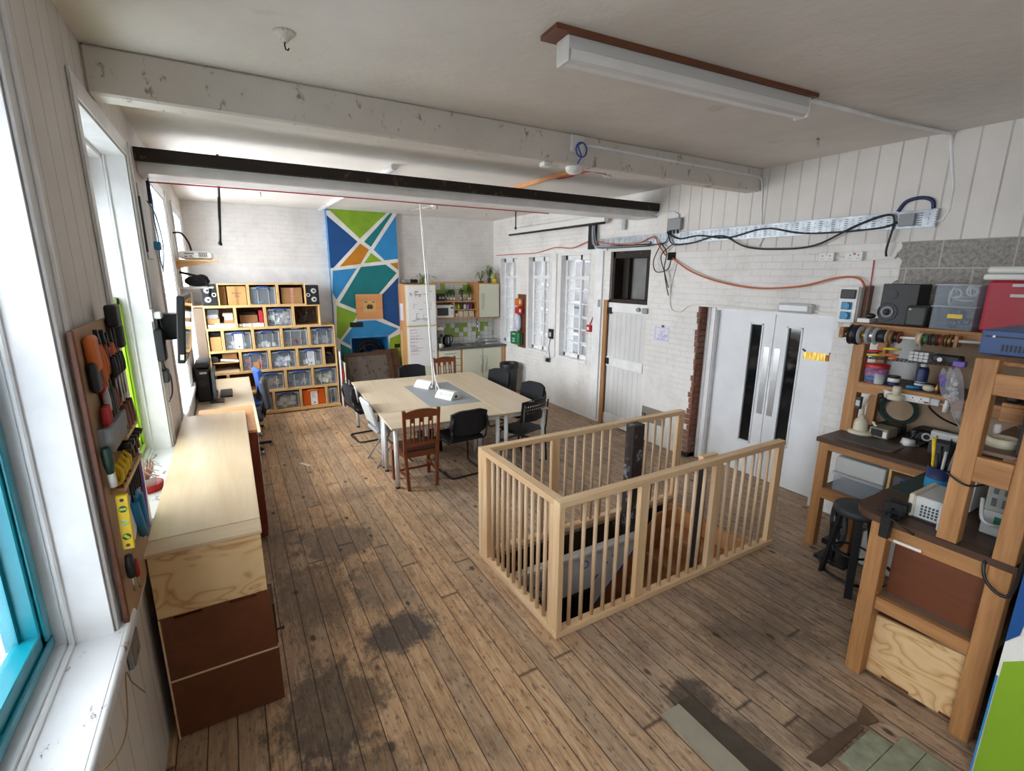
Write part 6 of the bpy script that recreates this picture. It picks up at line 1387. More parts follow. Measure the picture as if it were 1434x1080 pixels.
cable('orange_cable', [(5.12, 4.62, 2.62), (5.09, 4.3, 2.46), (5.09, 3.9, 2.34), (5.09, 3.4, 2.27), (5.09, 2.9, 2.30), (5.10, 2.55, 2.39), (5.11, 2.36, 2.38), (5.12, 2.30, 2.25), (5.12, 2.31, 2.05)], 0.010, M['orangecable'], 'orange cable hanging in a long curve above the double doors')
cable('orange_cable', [(5.13, 6.13, 2.79), (5.13, 6.12, 2.3), (5.13, 6.16, 1.85), (5.125, 6.28, 1.6), (5.12, 6.30, 1.55)], 0.009, M['red'], 'red cable dropping beside the window to the red call point')
for q, pts in enumerate(([(5.08, 4.72, 2.95), (5.07, 4.5, 2.86), (5.07, 4.2, 2.88), (5.07, 3.8, 2.83), (5.08, 3.35, 2.90), (5.08, 2.9, 2.82), (5.08, 2.3, 2.82), (5.07, 2.12, 2.86)],
                         [(5.07, 4.7, 2.97), (5.07, 4.6, 2.80), (5.08, 4.3, 2.80), (5.08, 3.9, 2.86), (5.08, 3.55, 2.72), (5.08, 3.2, 2.68), (5.08, 2.8, 2.70), (5.08, 2.45, 2.86), (5.07, 2.22, 2.93), (5.08, 2.15, 2.88), (5.10, 2.18, 2.65), (5.12, 2.18, 2.58)],
                         [(5.08, 4.68, 2.97), (5.07, 4.75, 2.82), (5.07, 5.2, 2.82), (5.07, 5.8, 2.84)], [(5.08, 4.82, 2.83), (5.08, 4.70, 2.70), (5.08, 4.72, 2.5), (5.09, 4.68, 2.3), (5.09, 4.62, 2.14)], [(5.08, 4.80, 2.82), (5.08, 4.92, 2.6), (5.07, 4.85, 2.45), (5.08, 4.66, 2.48), (5.10, 4.63, 2.62)], [(5.08, 4.60, 2.80), (5.07, 4.78, 2.66), (5.08, 4.7, 2.42), (5.09, 4.63, 2.24)])):
    cable('black_cable', pts, 0.009 if q < 2 else 0.007, M['black'], ['upper black cable draped along the cable tray', 'lower black cable swagging below the tray to the sockets', 'black cable running left behind the grey box into the tray', 'black lead dangling below the wall hole', 'black lead looped beside the wall hole', 'short black lead hanging at the ragged hole'][q])
t = thing('junction_box', 'grey junction box above the cable tray with black leads below', 'junction box', (5.11, 4.62, 3.0))
b = MB(); b.box(5.07, 5.127, 4.50, 4.72, 2.975, 3.12, 0.006); part('box', b, M['grey'], t)
for q in range(3): b = MB(); b.cyl((5.09, 4.55+q*0.06, 2.975), (5.09, 4.55+q*0.06, 2.93), 0.014); part('gland', b, M['black'], t)
pipe('conduit', [(5.12, 5.05, 3.20), (5.12, 4.8, 3.21), (5.115, 4.65, 3.20), (5.11, 4.58, 3.16), (5.11, 4.57, 3.11)], 0.014, 'short white conduit from the dark beam end to the grey junction box')
b = MB(); b.box(5.065, 5.097, 2.0, 2.115, 2.825, 2.925, 0.004); single('junction_box', b, M['grey'], 'small grey box fixed on the near end of the cable tray', 'junction box')
cable('blue_hose', [(5.12, 2.15, 2.955), (5.12, 2.10, 3.03), (5.12, 2.0, 3.05), (5.12, 1.92, 3.02), (5.12, 1.90, 2.955)], 0.016, M['navy'], 'arched dark blue hose above near end of the cable tray', 'hose')
b = MB()
b.box(5.147, 5.1495, 4.60, 4.74, 2.60, 2.70); b.box(5.147, 5.1495, 3.42, 3.52, 2.72, 2.79); b.box(5.147, 5.1495, 3.56, 3.62, 2.73, 2.80); b.box(5.147, 5.1495, 3.64, 3.68, 2.72, 2.80)
struct('trim_19', b, plain('hole_black', '0d0b0a', 0.9))
for q, (y0, y1) in enumerate(((2.62, 2.76), (2.37, 2.52))):
    t = thing('double_socket', ['left white double socket above the double doors', 'right white double socket above the double doors'][q], 'socket', (5.13, (y0+y1)/2, 2.54), 'double sockets on the right wall')
    b = MB(); b.box(5.115, 5.149, y0, y1, 2.545, 2.63, 0.004); part('faceplate', b, M['wplastic'], t)
    b = MB()
    for s in (0, 1):
        yy = y0+0.035+s*0.07; b.box(5.1135, 5.116, yy-0.004, yy+0.004, 2.59, 2.605); b.box(5.1135, 5.116, yy-0.014, yy-0.006, 2.565, 2.57); b.box(5.1135, 5.116, yy+0.006, yy+0.014, 2.565, 2.57)
    part('pin_holes', b, M['black'], t)
    b = MB(); b.box(5.113, 5.116, y0+0.06, y0+0.08, 2.60, 2.618); part('switch', b, M['red'] if q else M['lgrey'], t)
b = MB(); b.tube([(5.14, 2.62, 2.585), (5.14, 2.52, 2.58)], 0.008, 6); single('conduit', b, M['white'], 'stub of white conduit between the two double sockets', 'conduit')
t = thing('emergency_light', 'white bulkhead emergency light over the double doors', 'light', (5.11, 2.92, 2.05))
b = MB(); b.box(5.085, 5.149, 2.74, 3.10, 2.03, 2.125, 0.012, 2); part('body', b, M['lgrey'], t)
b = MB(); b.box(5.065, 5.085, 2.76, 3.08, 2.04, 2.115, 0.012, 2); part('lens', b, M['jar'], t)
cable('white_cable', [(5.14, 4.56, 2.6), (5.14, 4.64, 2.2), (5.14, 4.60, 1.97), (5.14, 4.45, 1.93), (5.14, 4.25, 2.04), (5.13, 3.8, 2.055), (5.13, 3.3, 2.04), (5.12, 3.1, 2.06)], 0.006, M['wplastic'], 'thin white cable drooping left from the emergency light')
cable('white_cable', [(5.12, 2.74, 2.06), (5.12, 2.6, 2.05), (5.12, 2.50, 2.04), (5.12, 2.48, 1.92), (5.12, 2.42, 1.85), (5.12, 2.38, 1.92), (5.11, 2.40, 2.0)], 0.006, M['wplastic'], 'thin white cable from emergency light to the blue socket box')
t = thing('socket_panel', 'white socket box with two blue outlets and grey switch cover', 'socket', (5.08, 2.38, 2.0))
b = MB(); b.box(5.0, 5.02, 2.30, 2.46, 1.98, 2.31, 0.004); b.box(5.02, 5.149, 2.29, 2.45, 1.98, 2.30, 0.004); part('box', b, M['wplastic'], t)
b = MB(); b.box(4.985, 5.0, 2.315, 2.445, 2.20, 2.285, 0.006); part('cover', b, M['dgrey'], t)
for zz in (2.135, 2.045): b = MB(); b.box(4.985, 5.0, 2.335, 2.425, zz-0.035, zz+0.035, 0.006); b.cyl((4.99, 2.38, zz), (4.972, 2.38, zz), 0.034, 16); part('outlet', b, M['cyan'], t)
b = MB(); b.box(5.075, 5.149, 2.245, 2.285, 1.9, 2.32); single('backing_board', b, M['hard'], 'brown board edge behind the blue outlet socket box', 'board')
cable('thin_wire', [(5.14, 2.28, 2.55), (5.14, 2.275, 2.3), (5.13, 2.27, 2.02)], 0.005, M['red'], 'thin red wire running straight down from right double socket')
# wall batten light
t = thing('batten_light', 'white batten light with black tube mounted along window wall', 'light', (5.0, 7.4, 3.2))
b = MB(); b.box(4.99, 5.07, 5.88, 8.85, 3.185, 3.275, 0.003); part('housing', b, M['wplastic'], t)
b = MB(); b.cyl((5.02, 5.90, 3.168), (5.02, 8.80, 3.168), 0.016, 10); part('tube', b, M['black'], t)
for y in (6.0, 8.6): b = MB(); b.box(5.07, 5.149, y, y+0.05, 3.20, 3.26); part('bracket', b, M['galv'], t)
b = MB(); b.box(5.10, 5.149, 5.55, 5.62, 3.05, 3.27); part('end_bracket', b, M['galv'], t)
# between windows: first aid board
t = thing('safety_board', 'brown backing board with alarm stack between first and second windows', 'board', (5.12, 8.48, 0.93))
b = MB(); b.box(5.128, 5.149, 8.33, 8.62, 0.93, 2.01, 0.002); part('board', b, M['hard'], t)
t = thing('alarm_beacon', 'orange alarm box at top of brown safety board', 'alarm', (5.08, 8.5, 1.77))
b = MB(); b.box(5.03, 5.127, 8.38, 8.60, 1.775, 1.93, 0.03, 2); part('housing', b, M['orange'], t)
b = MB(); b.box(5.028, 5.06, 8.376, 8.40, 1.83, 1.90); part('label', b, M['wplastic'], t)
t = thing('alarm_beacon', 'red alarm box under the orange one on safety board', 'alarm', (5.08, 8.5, 1.6))
b = MB(); b.box(5.03, 5.127, 8.38, 8.60, 1.615, 1.755, 0.03, 2); part('housing', b, M['red'], t)
b = MB(); b.box(5.028, 5.06, 8.376, 8.40, 1.66, 1.72); part('label', b, M['wplastic'], t)
t = thing('soap_dispenser', 'frosted white dispenser under the red alarm on safety board', 'dispenser', (5.08, 8.5, 1.3))
b = MB(); b.tube([(5.075, 8.5, 1.28), (5.075, 8.5, 1.34), (5.075, 8.5, 1.5), (5.075, 8.5, 1.6)], [0.04, 0.062, 0.066, 0.05], 14); part('body', b, paint('frosted_plastic', 'c3cbe0', 0.3), t)
t = thing('first_aid_box', 'dark green first aid case at the bottom of safety board', 'first aid box', (5.07, 8.55, 0.99))
b = MB(); b.box(5.0, 5.127, 8.38, 8.72, 0.99, 1.25, 0.03, 2); part('case', b, M['green'], t)
b = MB(); b.box(5.045, 5.06, 8.374, 8.726, 1.0, 1.24); part('seam', b, M['dgreen'], t)
b = MB(); b.box(4.992, 5.0, 8.52, 8.60, 1.05, 1.07); b.box(4.992, 5.0, 8.52, 8.60, 1.10, 1.12); b.box(4.992, 5.0, 8.5, 8.62, 1.2, 1.215); part('print', b, M['wplastic'], t)
t = thing('call_point', 'small red fire call point beside the near window', 'call point', (5.12, 6.28, 1.48))
b = MB(); b.box(5.10, 5.149, 6.24, 6.345, 1.48, 1.59, 0.006); part('box', b, M['red'], t)
b = MB(); b.box(5.096, 5.10, 6.265, 6.32, 1.51, 1.56); part('window', b, M['wplastic'], t)
t = thing('wall_switch', 'grimy brown switch on the pier between second and near windows', 'switch', (5.13, 7.36, 1.25))
b = MB(); b.box(5.09, 5.12, 7.30, 7.44, 1.24, 1.42, 0.006); part('plate', b, M['dmetal'], t)
b = MB(); b.box(5.08, 5.09, 7.34, 7.40, 1.28, 1.36, 0.004); part('rocker', b, M['lgrey'], t)
cable('black_cable', [(5.10, 7.38, 1.24), (5.10, 7.42, 1.05), (5.12, 7.40, 0.85)], 0.006, M['black'], 'black cable from grimy pier switch down to the lower socket')
t = thing('wall_socket', 'small socket with black plug below the near window pier', 'socket', (5.13, 7.45, 0.78))
b = MB(); b.box(5.12, 5.149, 7.46, 7.62, 0.77, 0.88, 0.005); part('faceplate', b, M['lgrey'], t)
b = MB(); b.box(5.08, 5.12, 7.42, 7.50, 0.79, 0.86, 0.008); part('plug', b, M['black'], t)
b = MB(); b.box(5.118, 5.1495, 6.03, 6.10, 1.90, 2.02, 0.004); single('lever_switch', b, M['grey'], 'small grey switch on white post by the stable door', 'switch')
pipe('conduit', [(5.135, 6.06, 2.78), (5.135, 6.08, 1.5), (5.135, 6.09, 0.02)], 0.012, 'grey conduit down the white post beside the stable door', 'grey')
t = thing('paper_note', 'paper with purple pen drawing taped beside the stable door', 'note', (5.148, 4.75, 1.5))
b = MB(); b.box(5.1465, 5.1485, 4.60, 4.88, 1.49, 1.71); part('sheet', b, M['paper'], t)
b = MB(); b.box(5.145, 5.1466, 4.70, 4.75, 1.70, 1.73); part('tape', b, M['navy'], t)
b = MB(); rnd = random.Random(9)
for q in range(12):
    y0, z0, dy, dz = rnd.uniform(4.64, 4.8), rnd.uniform(1.52, 1.66), rnd.uniform(0.02, 0.05), rnd.uniform(0.01, 0.03)
    for (a0, a1, c0, c1_) in ((y0, y0+dy, z0, z0+.003), (y0, y0+dy, z0+dz, z0+dz+.003), (y0, y0+.003, z0, z0+dz), (y0+dy, y0+dy+.003, z0, z0+dz)): b.box(5.1455, 5.1466, a0, a1, c0, c1_)
for (a0, a1, c0, c1_) in ((4.62, 4.86, 1.52, 1.524), (4.62, 4.86, 1.69, 1.693), (4.62, 4.624, 1.52, 1.69), (4.856, 4.86, 1.52, 1.69)): b.box(5.1455, 5.1466, a0, a1, c0, c1_)
part('drawing', b, M['purple'], t)
b = MB(); b.box(5.135, 5.149, 4.56, 5.0, 0.30, 0.52, 0.003); single('vent_cover', b, worn('old_vent', '8e857d', '3c322c', 0.55), 'old patchy grey vent plate low on wall behind the guard rail', 'vent')
t = thing('door_sign', 'shiny gold strip sign taped to the right white door leaf', 'sign', (5.33, 2.75, 1.53))
SGM = Matrix.Translation((5.3335, 2.755, 1.57)) @ Matrix.Rotation(-0.03, 4, 'X')
gk = N('gold_foil'); s_ = gk.noise(40, 2, 0.5, gk.mapping((0.1, 1, 0.12))); gk.base(gk.ramp(s_, [(0.35, srgb('9a7416')), (0.5, srgb('d9ae35')), (0.65, srgb('f1dc8e'))])); gk.rough(0.35); gk.b.inputs['Metallic'].default_value = 0.5
b = MB(); b.T = SGM; b.box(-0.001, 0.001, -0.133, 0.133, -0.04, 0.04); part('foil', b, gk.m, t)
b = MB()
b.T = SGM @ Matrix.Translation((0, 0.133, 0.055)) @ Matrix.Rotation(0.6, 4, 'X'); b.box(-0.0012, 0.0012, -0.022, 0.022, -0.011, 0.011)
b.T = SGM @ Matrix.Translation((0, -0.145, 0.05)) @ Matrix.Rotation(-0.5, 4, 'X'); b.box(-0.0012, 0.0012, -0.022, 0.022, -0.012, 0.012); b.T = None; part('tape', b, M['navy'], t)
b = MB(); b.T = SGM; b.box(-0.0016, 0.0, -0.13, -0.09, -0.037, 0.03); part('picture', b, paint('sign_picture', 'a9692f', 0.5, var=0.4, scale=120), t)
b = MB(); b.box(5.13, 5.3, 4.12, 4.24, 0.0, 0.06, 0.004); single('door_block', b, M['black'], 'black block on floor at foot of the bare brick reveal', 'block')

# hearth and floor patches in the foreground
b = MB()
hm = paint('grey_green_tile', '8f937f', 0.4, var=0.15, scale=14)
t = thing('hearth_tiles', 'patch of greenish grey hearth tiles in the right foreground floor', 'tiles', (2.65, 0.3, 0))
for i in range(4):
    for j in range(12):
        x, y = 2.44+i*0.107, 0.86-j*0.107
        if (i, j) in ((3, 0), (2, 0)) and False: continue
        if i == 3 and j == 0: continue
        b.box(x, x+0.104, y-0.104, y, 0.001, 0.012, 0.001)
part('tile', b, hm, t)
b = MB(); b.prism([(2.74,0.92),(2.90,0.96),(2.86,0.86),(2.78,0.88)], 0.001, 0.008, 'Z'); b.prism([(2.30,0.945),(2.74,0.925),(2.74,0.88),(2.32,0.88)], 0.001, 0.008, 'Z'); single('hearth_border', b, paint('splintered_board', '5f4a3b', 0.6, var=0.2), 'splintered red brown board edging the hearth tiles', 'board')
b = MB(); b.prism([(1.845,1.49),(1.985,1.488),(1.985,0.4),(1.845,0.4)], 0.001, 0.007, 'Z'); single('floor_patch', b, paint('grey_hardboard_patch', '9b9484', 0.6, var=0.06), 'pale grey board screwed over the floorboards in the right foreground', 'patch')
b = MB(); b.prism([(1.99,1.5),(2.09,1.5),(2.135,1.0),(2.12,0.4),(1.99,0.4)], 0.0005, 0.004, 'Z'); single('floor_patch', b, paint('dark_floor_patch', '4d443a', 0.6, var=0.2), 'dark worn panel let in the floor beside the pale grey board', 'patch')
b = MB(); b.T = Matrix.Translation((0.62, 6.35, 0.002)) @ Matrix.Rotation(0.5, 4, 'Z'); b.box(-0.02, 0.02, -0.09, 0.09, 0, 0.002); single('floor_scrap', b, M['wplastic'], 'small white scrap of tape on floor left of the tables', 'scrap')

# outside: buildings across the lane seen through the windows
t = thing('outside_building', 'dark brick building with pale windows across the lane beyond right windows', 'building', (9, 10, -4))
b = MB(); b.box(7.6, 11, 0, 22, -4, 9); part('wall', b, bricky('outside_brick', '575253', 'Y', strength=0.4, dirty=0.3), t)
for yy in (9.6, 11.6, 13.4, 15.2):
    for z0 in (0.2, 3.0): b = MB(); b.box(7.56, 7.6, yy, yy+0.9, z0, z0+1.5); w_ = part('window', b, M['darkglass'], t); b = MB(); b.box(7.53, 7.56, yy-0.06, yy+0.96, z0+0.7, z0+0.76); b.box(7.53, 7.56, yy-0.06, yy+0.0, z0, z0+1.5); b.box(7.53, 7.56, yy+0.9, yy+0.96, z0, z0+1.5); b.box(7.53, 7.56, yy-0.06, yy+0.96, z0+1.5, z0+1.56); part('frame', b, M['grey'], w_)
t = thing('scaffolding', 'pale scaffold poles outside beyond the right windows', 'scaffolding', (7, 10, -3))
for q in range(5): b = MB(); b.tube([(7.0, 7.0, 0.1+q*0.62), (7.0, 16.0, 0.6+q*0.62)], 0.03, 8); part('rail', b, M['grey'], t)
for q in range(6): b = MB(); b.cyl((7.0, 8.2+q*1.3, -3), (7.0, 8.4+q*1.3, 4), 0.03, 8); part('upright', b, M['grey'], t)
b = MB(); b.box(5.6, 12, -2, 24, -4.2, -4); struct('ground', b, paint('lane_asphalt', '3a3a3b', 0.9))
b = MB(); b.box(-7, -6.4, -8, 14, -4, 1.6); single('outside_wall', b, bricky('outside_grey_brick', '8a8a8b', 'Y', strength=0.4), 'grey brick wall outside the near left window', 'building')
# ------------------------------------------------------------ benches
BZ = 1.05
t = thing('electronics_bench', 'pine framed workbench with dark top along the right wall', 'workbench', (4.7, 1.7, 0))
def bp(par, nm, x0, x1, y0, y1, z0, z1, m, bv=0.003):
    b = MB(); b.box(x0, x1, y0, y1, z0, z1, bv); return part(nm, b, m, par)
bp(t, 'bench_top', 4.28, 5.145, 1.302, 2.11, 1.01, BZ, M['benchtop'])
bp(t, 'leg', 4.38, 4.46, 2.05, 2.13, 0, 1.01, M['bench']); bp(t, 'leg', 5.04, 5.12, 2.03, 2.1, 0, 1.01, M['bench']); bp(t, 'leg', 4.46, 4.53, 1.80, 1.86, 0, 0.49, M['bench'])
bp(t, 'apron', 4.37, 4.41, 1.302, 2.05, 0.925, 1.01, M['benchY']); bp(t, 'shelf_rail', 4.37, 4.41, 1.302, 2.05, 0.48, 0.575, M['benchY']); bp(t, 'shelf', 4.41, 5.14, 1.302, 2.08, 0.555, 0.575, M['shelfdust'])
bp(t, 'upright', 4.665, 4.76, 2.03, 2.12, BZ, 1.94, M['bench']); bp(t, 'upright', 5.06, 5.12, 2.03, 2.1, BZ, 1.94, M['bench'])
bp(t, 'upper_shelf', 4.66, 5.145, 0.95, 2.16, 1.99, 2.012, M['benchY']); bp(t, 'shelf_rail', 4.655, 4.70, 0.95, 2.16, 1.925, 1.99, M['benchY'])
bp(t, 'upper_shelf', 4.68, 5.145, 0.95, 2.03, 1.495, 1.515, M['shelfdust']); bp(t, 'shelf_rail', 4.655, 4.70, 0.95, 2.03, 1.42, 1.512, M['benchY'])
bp(t, 'back_board', 5.125, 5.145, 0.95, 2.03, BZ, 1.495, paint('tan_back_board', 'a58c71', 0.7, var=0.1)); bp(t, 'back_board', 5.125, 5.145, 0.95, 1.82, 1.515, 1.925, paint('tan_back_board2', 'a58c71', 0.7, var=0.1)); bp(t, 'back_board', 5.12, 5.145, 1.80, 2.03, 1.515, 1.925, M['lgrey'])
t = thing('workbench', 'near pine workbench with rounded dark top in the right foreground', 'workbench', (3.9, 0.9, 0))
b = MB(); cr = [(3.19+0.07*(1-math.cos(a)), 1.225+0.07*math.sin(a)) for a in [PI/2*k/6 for k in range(7)]]
b.prism([(3.12,0.555),(3.12,1.12)]+[(3.12+0.15*(1-math.cos(PI/2*k/6)), 1.145+0.15*math.sin(PI/2*k/6)) for k in range(7)]+[(5.14,1.295),(5.14,0.555)], 1.012, BZ, 'Z'); part('bench_top', b, M['benchtop'], t)
bp(t, 'leg', 3.115, 3.20, 1.08, 1.165, 0, 1.012, M['bench']); bp(t, 'upright', 3.115, 3.195, 0.565, 0.65, 0, 1.011, M['bench']); bp(t, 'upright', 3.115, 3.195, 0.565, 0.65, 1.051, 2.03, M['bench']); bp(t, 'upright', 3.125, 3.20, 0.79, 0.875, 1.051, 2.02, M['bench'])
bp(t, 'apron', 3.135, 3.175, 0.65, 1.08, 0.92, 1.010, M['benchY']); bp(t, 'shelf_rail', 3.13, 3.17, 0.65, 1.08, 0.475, 0.555, M['benchY']); bp(t, 'shelf', 3.17, 4.3, 0.57, 1.1, 0.53, 0.553, M['shelfdust'])
bp(t, 'shelf_rail', 3.125, 3.165, 0.652, 0.79, 1.405, 1.535, M['benchY']); bp(t, 'shelf', 3.2, 4.6, 0.57, 0.86, 1.535, 1.555, M['shelfdust']); bp(t, 'shelf_rail', 3.125, 3.165, 0.652, 0.79, 1.85, 1.955, M['benchY']); bp(t, 'shelf', 3.205, 4.6, 0.57, 0.90, 1.985, 2.005, M['benchX'])
bp(t, 'shelf', 3.6, 4.6, 0.57, 0.86, 1.715, 1.735, M['benchX']); bp(t, 'shelf_rail', 3.6, 3.64, 0.58, 0.86, 1.63, 1.715, M['benchY']); bp(t, 'upright', 3.9, 3.97, 0.80, 0.87, 1.051, 1.98, M['bench'])
bp(t, 'back_leg', 4.2, 4.28, 0.57, 0.64, 0, 1.012, M['bench'])
b = MB(); b.box(3.24, 3.26, 0.655, 1.075, 0.553, 0.93); b.box(3.26, 4.2, 0.66, 1.07, 0.553, 0.93); single('brown_box', b, M['hard'], 'brown hardboard box filling the upper bay of near workbench', 'box')
t = thing('plywood_box', 'plywood fronted box on floor under the near workbench', 'box', (3.6, 0.85, 0.02))
b = MB(); b.prism([(0.645,0.03),(0.72,0.03),(0.72,0.012),(0.86,0.012),(0.86,0.03),(1.0,0.03),(1.0,0.012),(1.10,0.012),(1.10,0.395),(0.645,0.43)], 3.20, 3.22, 'X'); part('front', b, M['ply'], t)
b = MB(); b.box(3.22, 4.1, 0.65, 1.09, 0.0, 0.39); part('body', b, M['hard'], t)
b = MB(); b.box(3.195, 3.23, 0.66, 1.08, 0.005, 0.045); single('floor_batten', b, M['benchY'], 'short wooden batten on the floor before the plywood box', 'batten') if False else b.bm.free()
b = MB(); b.box(3.125, 3.13, 0.92, 1.05, 0.93, 0.945); single('label_strip', b, M['wplastic'], 'small white label strip under the near workbench apron', 'label')
# ---- lower shelf and floor of the electronics bench
b = MB(); b.box(4.42, 4.95, 1.62, 1.99, 0.745, 0.885, 0.008); single('white_case', b, M['lgrey'], 'white lidded case stacked on clear tub under electronics bench', 'case')
t = thing('clear_tub', 'clear plastic tub on the bottom shelf of electronics bench', 'tub', (4.7, 1.8, 0.576))
b = MB(); b.box(4.42, 4.95, 1.63, 1.635, 0.58, 0.72); b.box(4.42, 4.95, 1.985, 1.99, 0.58, 0.72); b.box(4.42, 4.425, 1.635, 1.985, 0.58, 0.72); b.box(4.945, 4.95, 1.635, 1.985, 0.58, 0.72); b.box(4.42, 4.95, 1.63, 1.99, 0.576, 0.58); part('tub', b, M['binclear'], t)
b = MB(); b.box(4.405, 4.965, 1.615, 2.005, 0.72, 0.743, 0.004); part('lid', b, M['jar'], t)
crt = thing('plywood_crate', 'plywood crate on lower bench shelf holding a blue handled box', 'crate', (4.65, 1.45, 0.576))
b = MB(); b.box(4.42, 4.88, 1.31, 1.60, 0.576, 0.594); b.box(4.42, 4.88, 1.31, 1.60, 0.90, 0.918); b.box(4.42, 4.88, 1.582, 1.60, 0.594, 0.90); b.box(4.42, 4.88, 1.31, 1.328, 0.594, 0.90); part('shell', b, M['crate'], crt)
b = MB(); b.box(4.87, 4.88, 1.328, 1.582, 0.594, 0.90); part('back_panel', b, M['crateback'], crt)
sb = thing('storage_box', 'clear box with blue handle in the crate under electronics bench', 'storage box', (4.65, 1.45, 0.595))
b = MB(); b.box(4.44, 4.85, 1.335, 1.575, 0.595, 0.85, 0.006); part('tub', b, M['binclear'], sb)
b = MB(); b.tube([(4.436, 1.39, 0.80), (4.43, 1.40, 0.845), (4.428, 1.51, 0.845), (4.436, 1.52, 0.80)], 0.010, 6); part('handle', b, M['blue'], sb)
cable('blue_cable', [(5.0, 2.10, 0.42), (4.9, 2.05, 0.25), (4.8, 2.0, 0.22), (4.7, 1.95, 0.18)], 0.010, M['blue'], 'blue cable hanging beneath the lower shelf of electronics bench')
# stool and wheel
t = thing('bar_stool', 'round black stool with flat angled legs before the benches', 'stool', (4.02, 1.62, 0))
b = MB(); b.lathe([(0,0.62),(0.15,0.62),(0.165,0.635),(0.165,0.665),(0.15,0.68),(0,0.68)], (4.02, 1.60, 0), 28); part('seat', b, M['dgrey'], t)
for dx, dy in ((0.03, 0.2), (-0.17, -0.10), (0.22, -0.08), (-0.02, 0.0)):
    if (dx, dy) == (-0.02, 0.0): continue
    b = MB(); b.beam((4.02+dx*0.55, 1.60+dy*0.55, 0.62), (4.02+dx, 1.60+dy, 0), 0.05, 0.022, (dx, dy, 0.01)); part('leg', b, M['black'], t)
b = MB(); b.torus((4.02, 1.6, 0.30), 0.12, 0.009, 'Z', 24, 6); part('foot_ring', b, M['black'], t)
t = thing('game_steering_wheel', 'grey rimmed black spoked wheel standing behind the stool', 'wheel', (4.28, 1.84, 0))
WM = Matrix.Translation((4.28, 1.83, 0.36)) @ Matrix.Rotation(-0.9, 4, 'Z')
b = MB(); b.T = WM; b.torus((0, 0, 0), 0.185, 0.02, 'X', 36, 8); part('rim', b, M['dgrey'], t)
b = MB(); b.T = WM; b.torus((0.012, 0, 0), 0.165, 0.008, 'X', 36, 6); part('inner_ring', b, M['lgrey'], t)
b = MB(); b.T = WM
for q in range(5): a = 2*PI*q/5+0.3; b.beam((0, 0.03*math.cos(a), 0.03*math.sin(a)), (0, 0.17*math.cos(a), 0.17*math.sin(a)), 0.03, 0.016, (1,0,0))
b.cyl((-0.02, 0, 0), (0.02, 0, 0), 0.045, 16); part('spokes', b, M['black'], t)
b = MB(); b.box(4.2, 4.5, 1.7, 1.95, 0.0, 0.03, 0.006); b.beam((4.3, 1.86, 0.03), (4.3, 1.86, 0.34), 0.05, 0.05); part('base', b, M['black'], t)
b = MB(); b.box(4.32, 4.6, 1.40, 1.66, 0.06, 0.36, 0.01); single('white_crate', b, M['lgrey'], 'white box on floor behind the stool under the bench', 'box')
cable('floor_cable', [(4.2, 1.9, 0.02), (4.05, 1.75, 0.012), (4.05, 1.55, 0.012), (4.25, 1.42, 0.012), (4.35, 1.35, 0.03), (4.3, 1.45, 0.15)], 0.012, M['black'], 'black cable lying on floor around the stool legs')
b = MB(); b.box(4.5, 4.72, 1.95, 2.04, 0, 0.05, 0.006); single('floor_tool', b, M['black'], 'flat black pedal on floor beside the back bench leg', 'pedal')
# ---- things on the electronics bench
t = thing('magnifier_lamp', 'cream gooseneck magnifier lamp on round base on electronics bench', 'lamp', (4.72, 1.97, BZ))
b = MB(); b.lathe([(0,0),(0.10,0),(0.10,0.018),(0.085,0.03),(0,0.03)], (4.72, 1.97, BZ+0.001), 28); part('base', b, M['beige'], t)
b = MB(); b.lathe([(0.055,0.03),(0.055,0.10),(0.045,0.125),(0.02,0.14),(0.02,0.165),(0,0.165)], (4.72, 1.98, BZ), 22); b.lathe([(0,0.0),(0.02,0.0),(0.022,0.05),(0,0.05)], (4.72, 2.06, BZ+0.08), 12, 'Y'); part('body', b, M['beige'], t)
b = MB(); b.tube([(4.72, 1.98, 1.21), (4.715, 1.98, 1.30), (4.705, 1.95, 1.40), (4.69, 1.90, 1.455), (4.67, 1.84, 1.475), (4.64, 1.79, 1.477)], 0.011, 10); part('gooseneck', b, M['beige'], t)
b = MB(); b.lathe([(0.055,0),(0.06,0.03),(0.055,0.042),(0,0.045)], (4.60, 1.72, 1.43), 22); b.cyl((4.60, 1.72, 1.47), (4.60, 1.72, 1.54), 0.028, 16); b.lathe([(0,0.004),(0.055,0.0)], (4.60, 1.72, 1.43), 22); part('head', b, M['beige'], t)
b = MB(); b.cyl((4.58, 1.80, 1.445), (4.56, 1.82, 1.44), 0.022, 14); part('knob', b, M['black'], t)
b = MB(); b.tube([(4.74, 1.90, 1.17), (4.76, 1.87, 1.12), (4.755, 1.84, 1.11)], 0.012, 6); b.box(4.74, 4.77, 1.82, 1.86, 1.09, 1.13); part('clip', b, M['beige'], t)
b = MB(); b.box(4.38, 4.62, 1.60, 2.02, BZ+0.0005, BZ+0.004); single('bench_mat', b, paint('grey_bench_mat', '5d5a57', 0.7), 'dark grey mat at front edge of electronics bench', 'mat')
t = thing('soldering_station', 'small beige instrument box with dark display beside the lamp', 'instrument', (4.78, 1.82, BZ))
b = MB(); b.box(4.70, 4.88, 1.76, 1.90, BZ+0.001, 1.135, 0.006); part('case', b, paint('olive_grey_case', '8e8a75', 0.5), t)
b = MB(); b.box(4.695, 4.70, 1.80, 1.885, 1.065, 1.125); part('display', b, M['black'], t)
b = MB(); b.box(4.694, 4.70, 1.767, 1.795, 1.065, 1.115); part('panel', b, M['wplastic'], t)
b = MB(); b.box(4.85, 5.0, 1.72, 1.92, 1.136 if False else BZ+0.001, 1.12, 0.01) if False else None
b.bm.free()
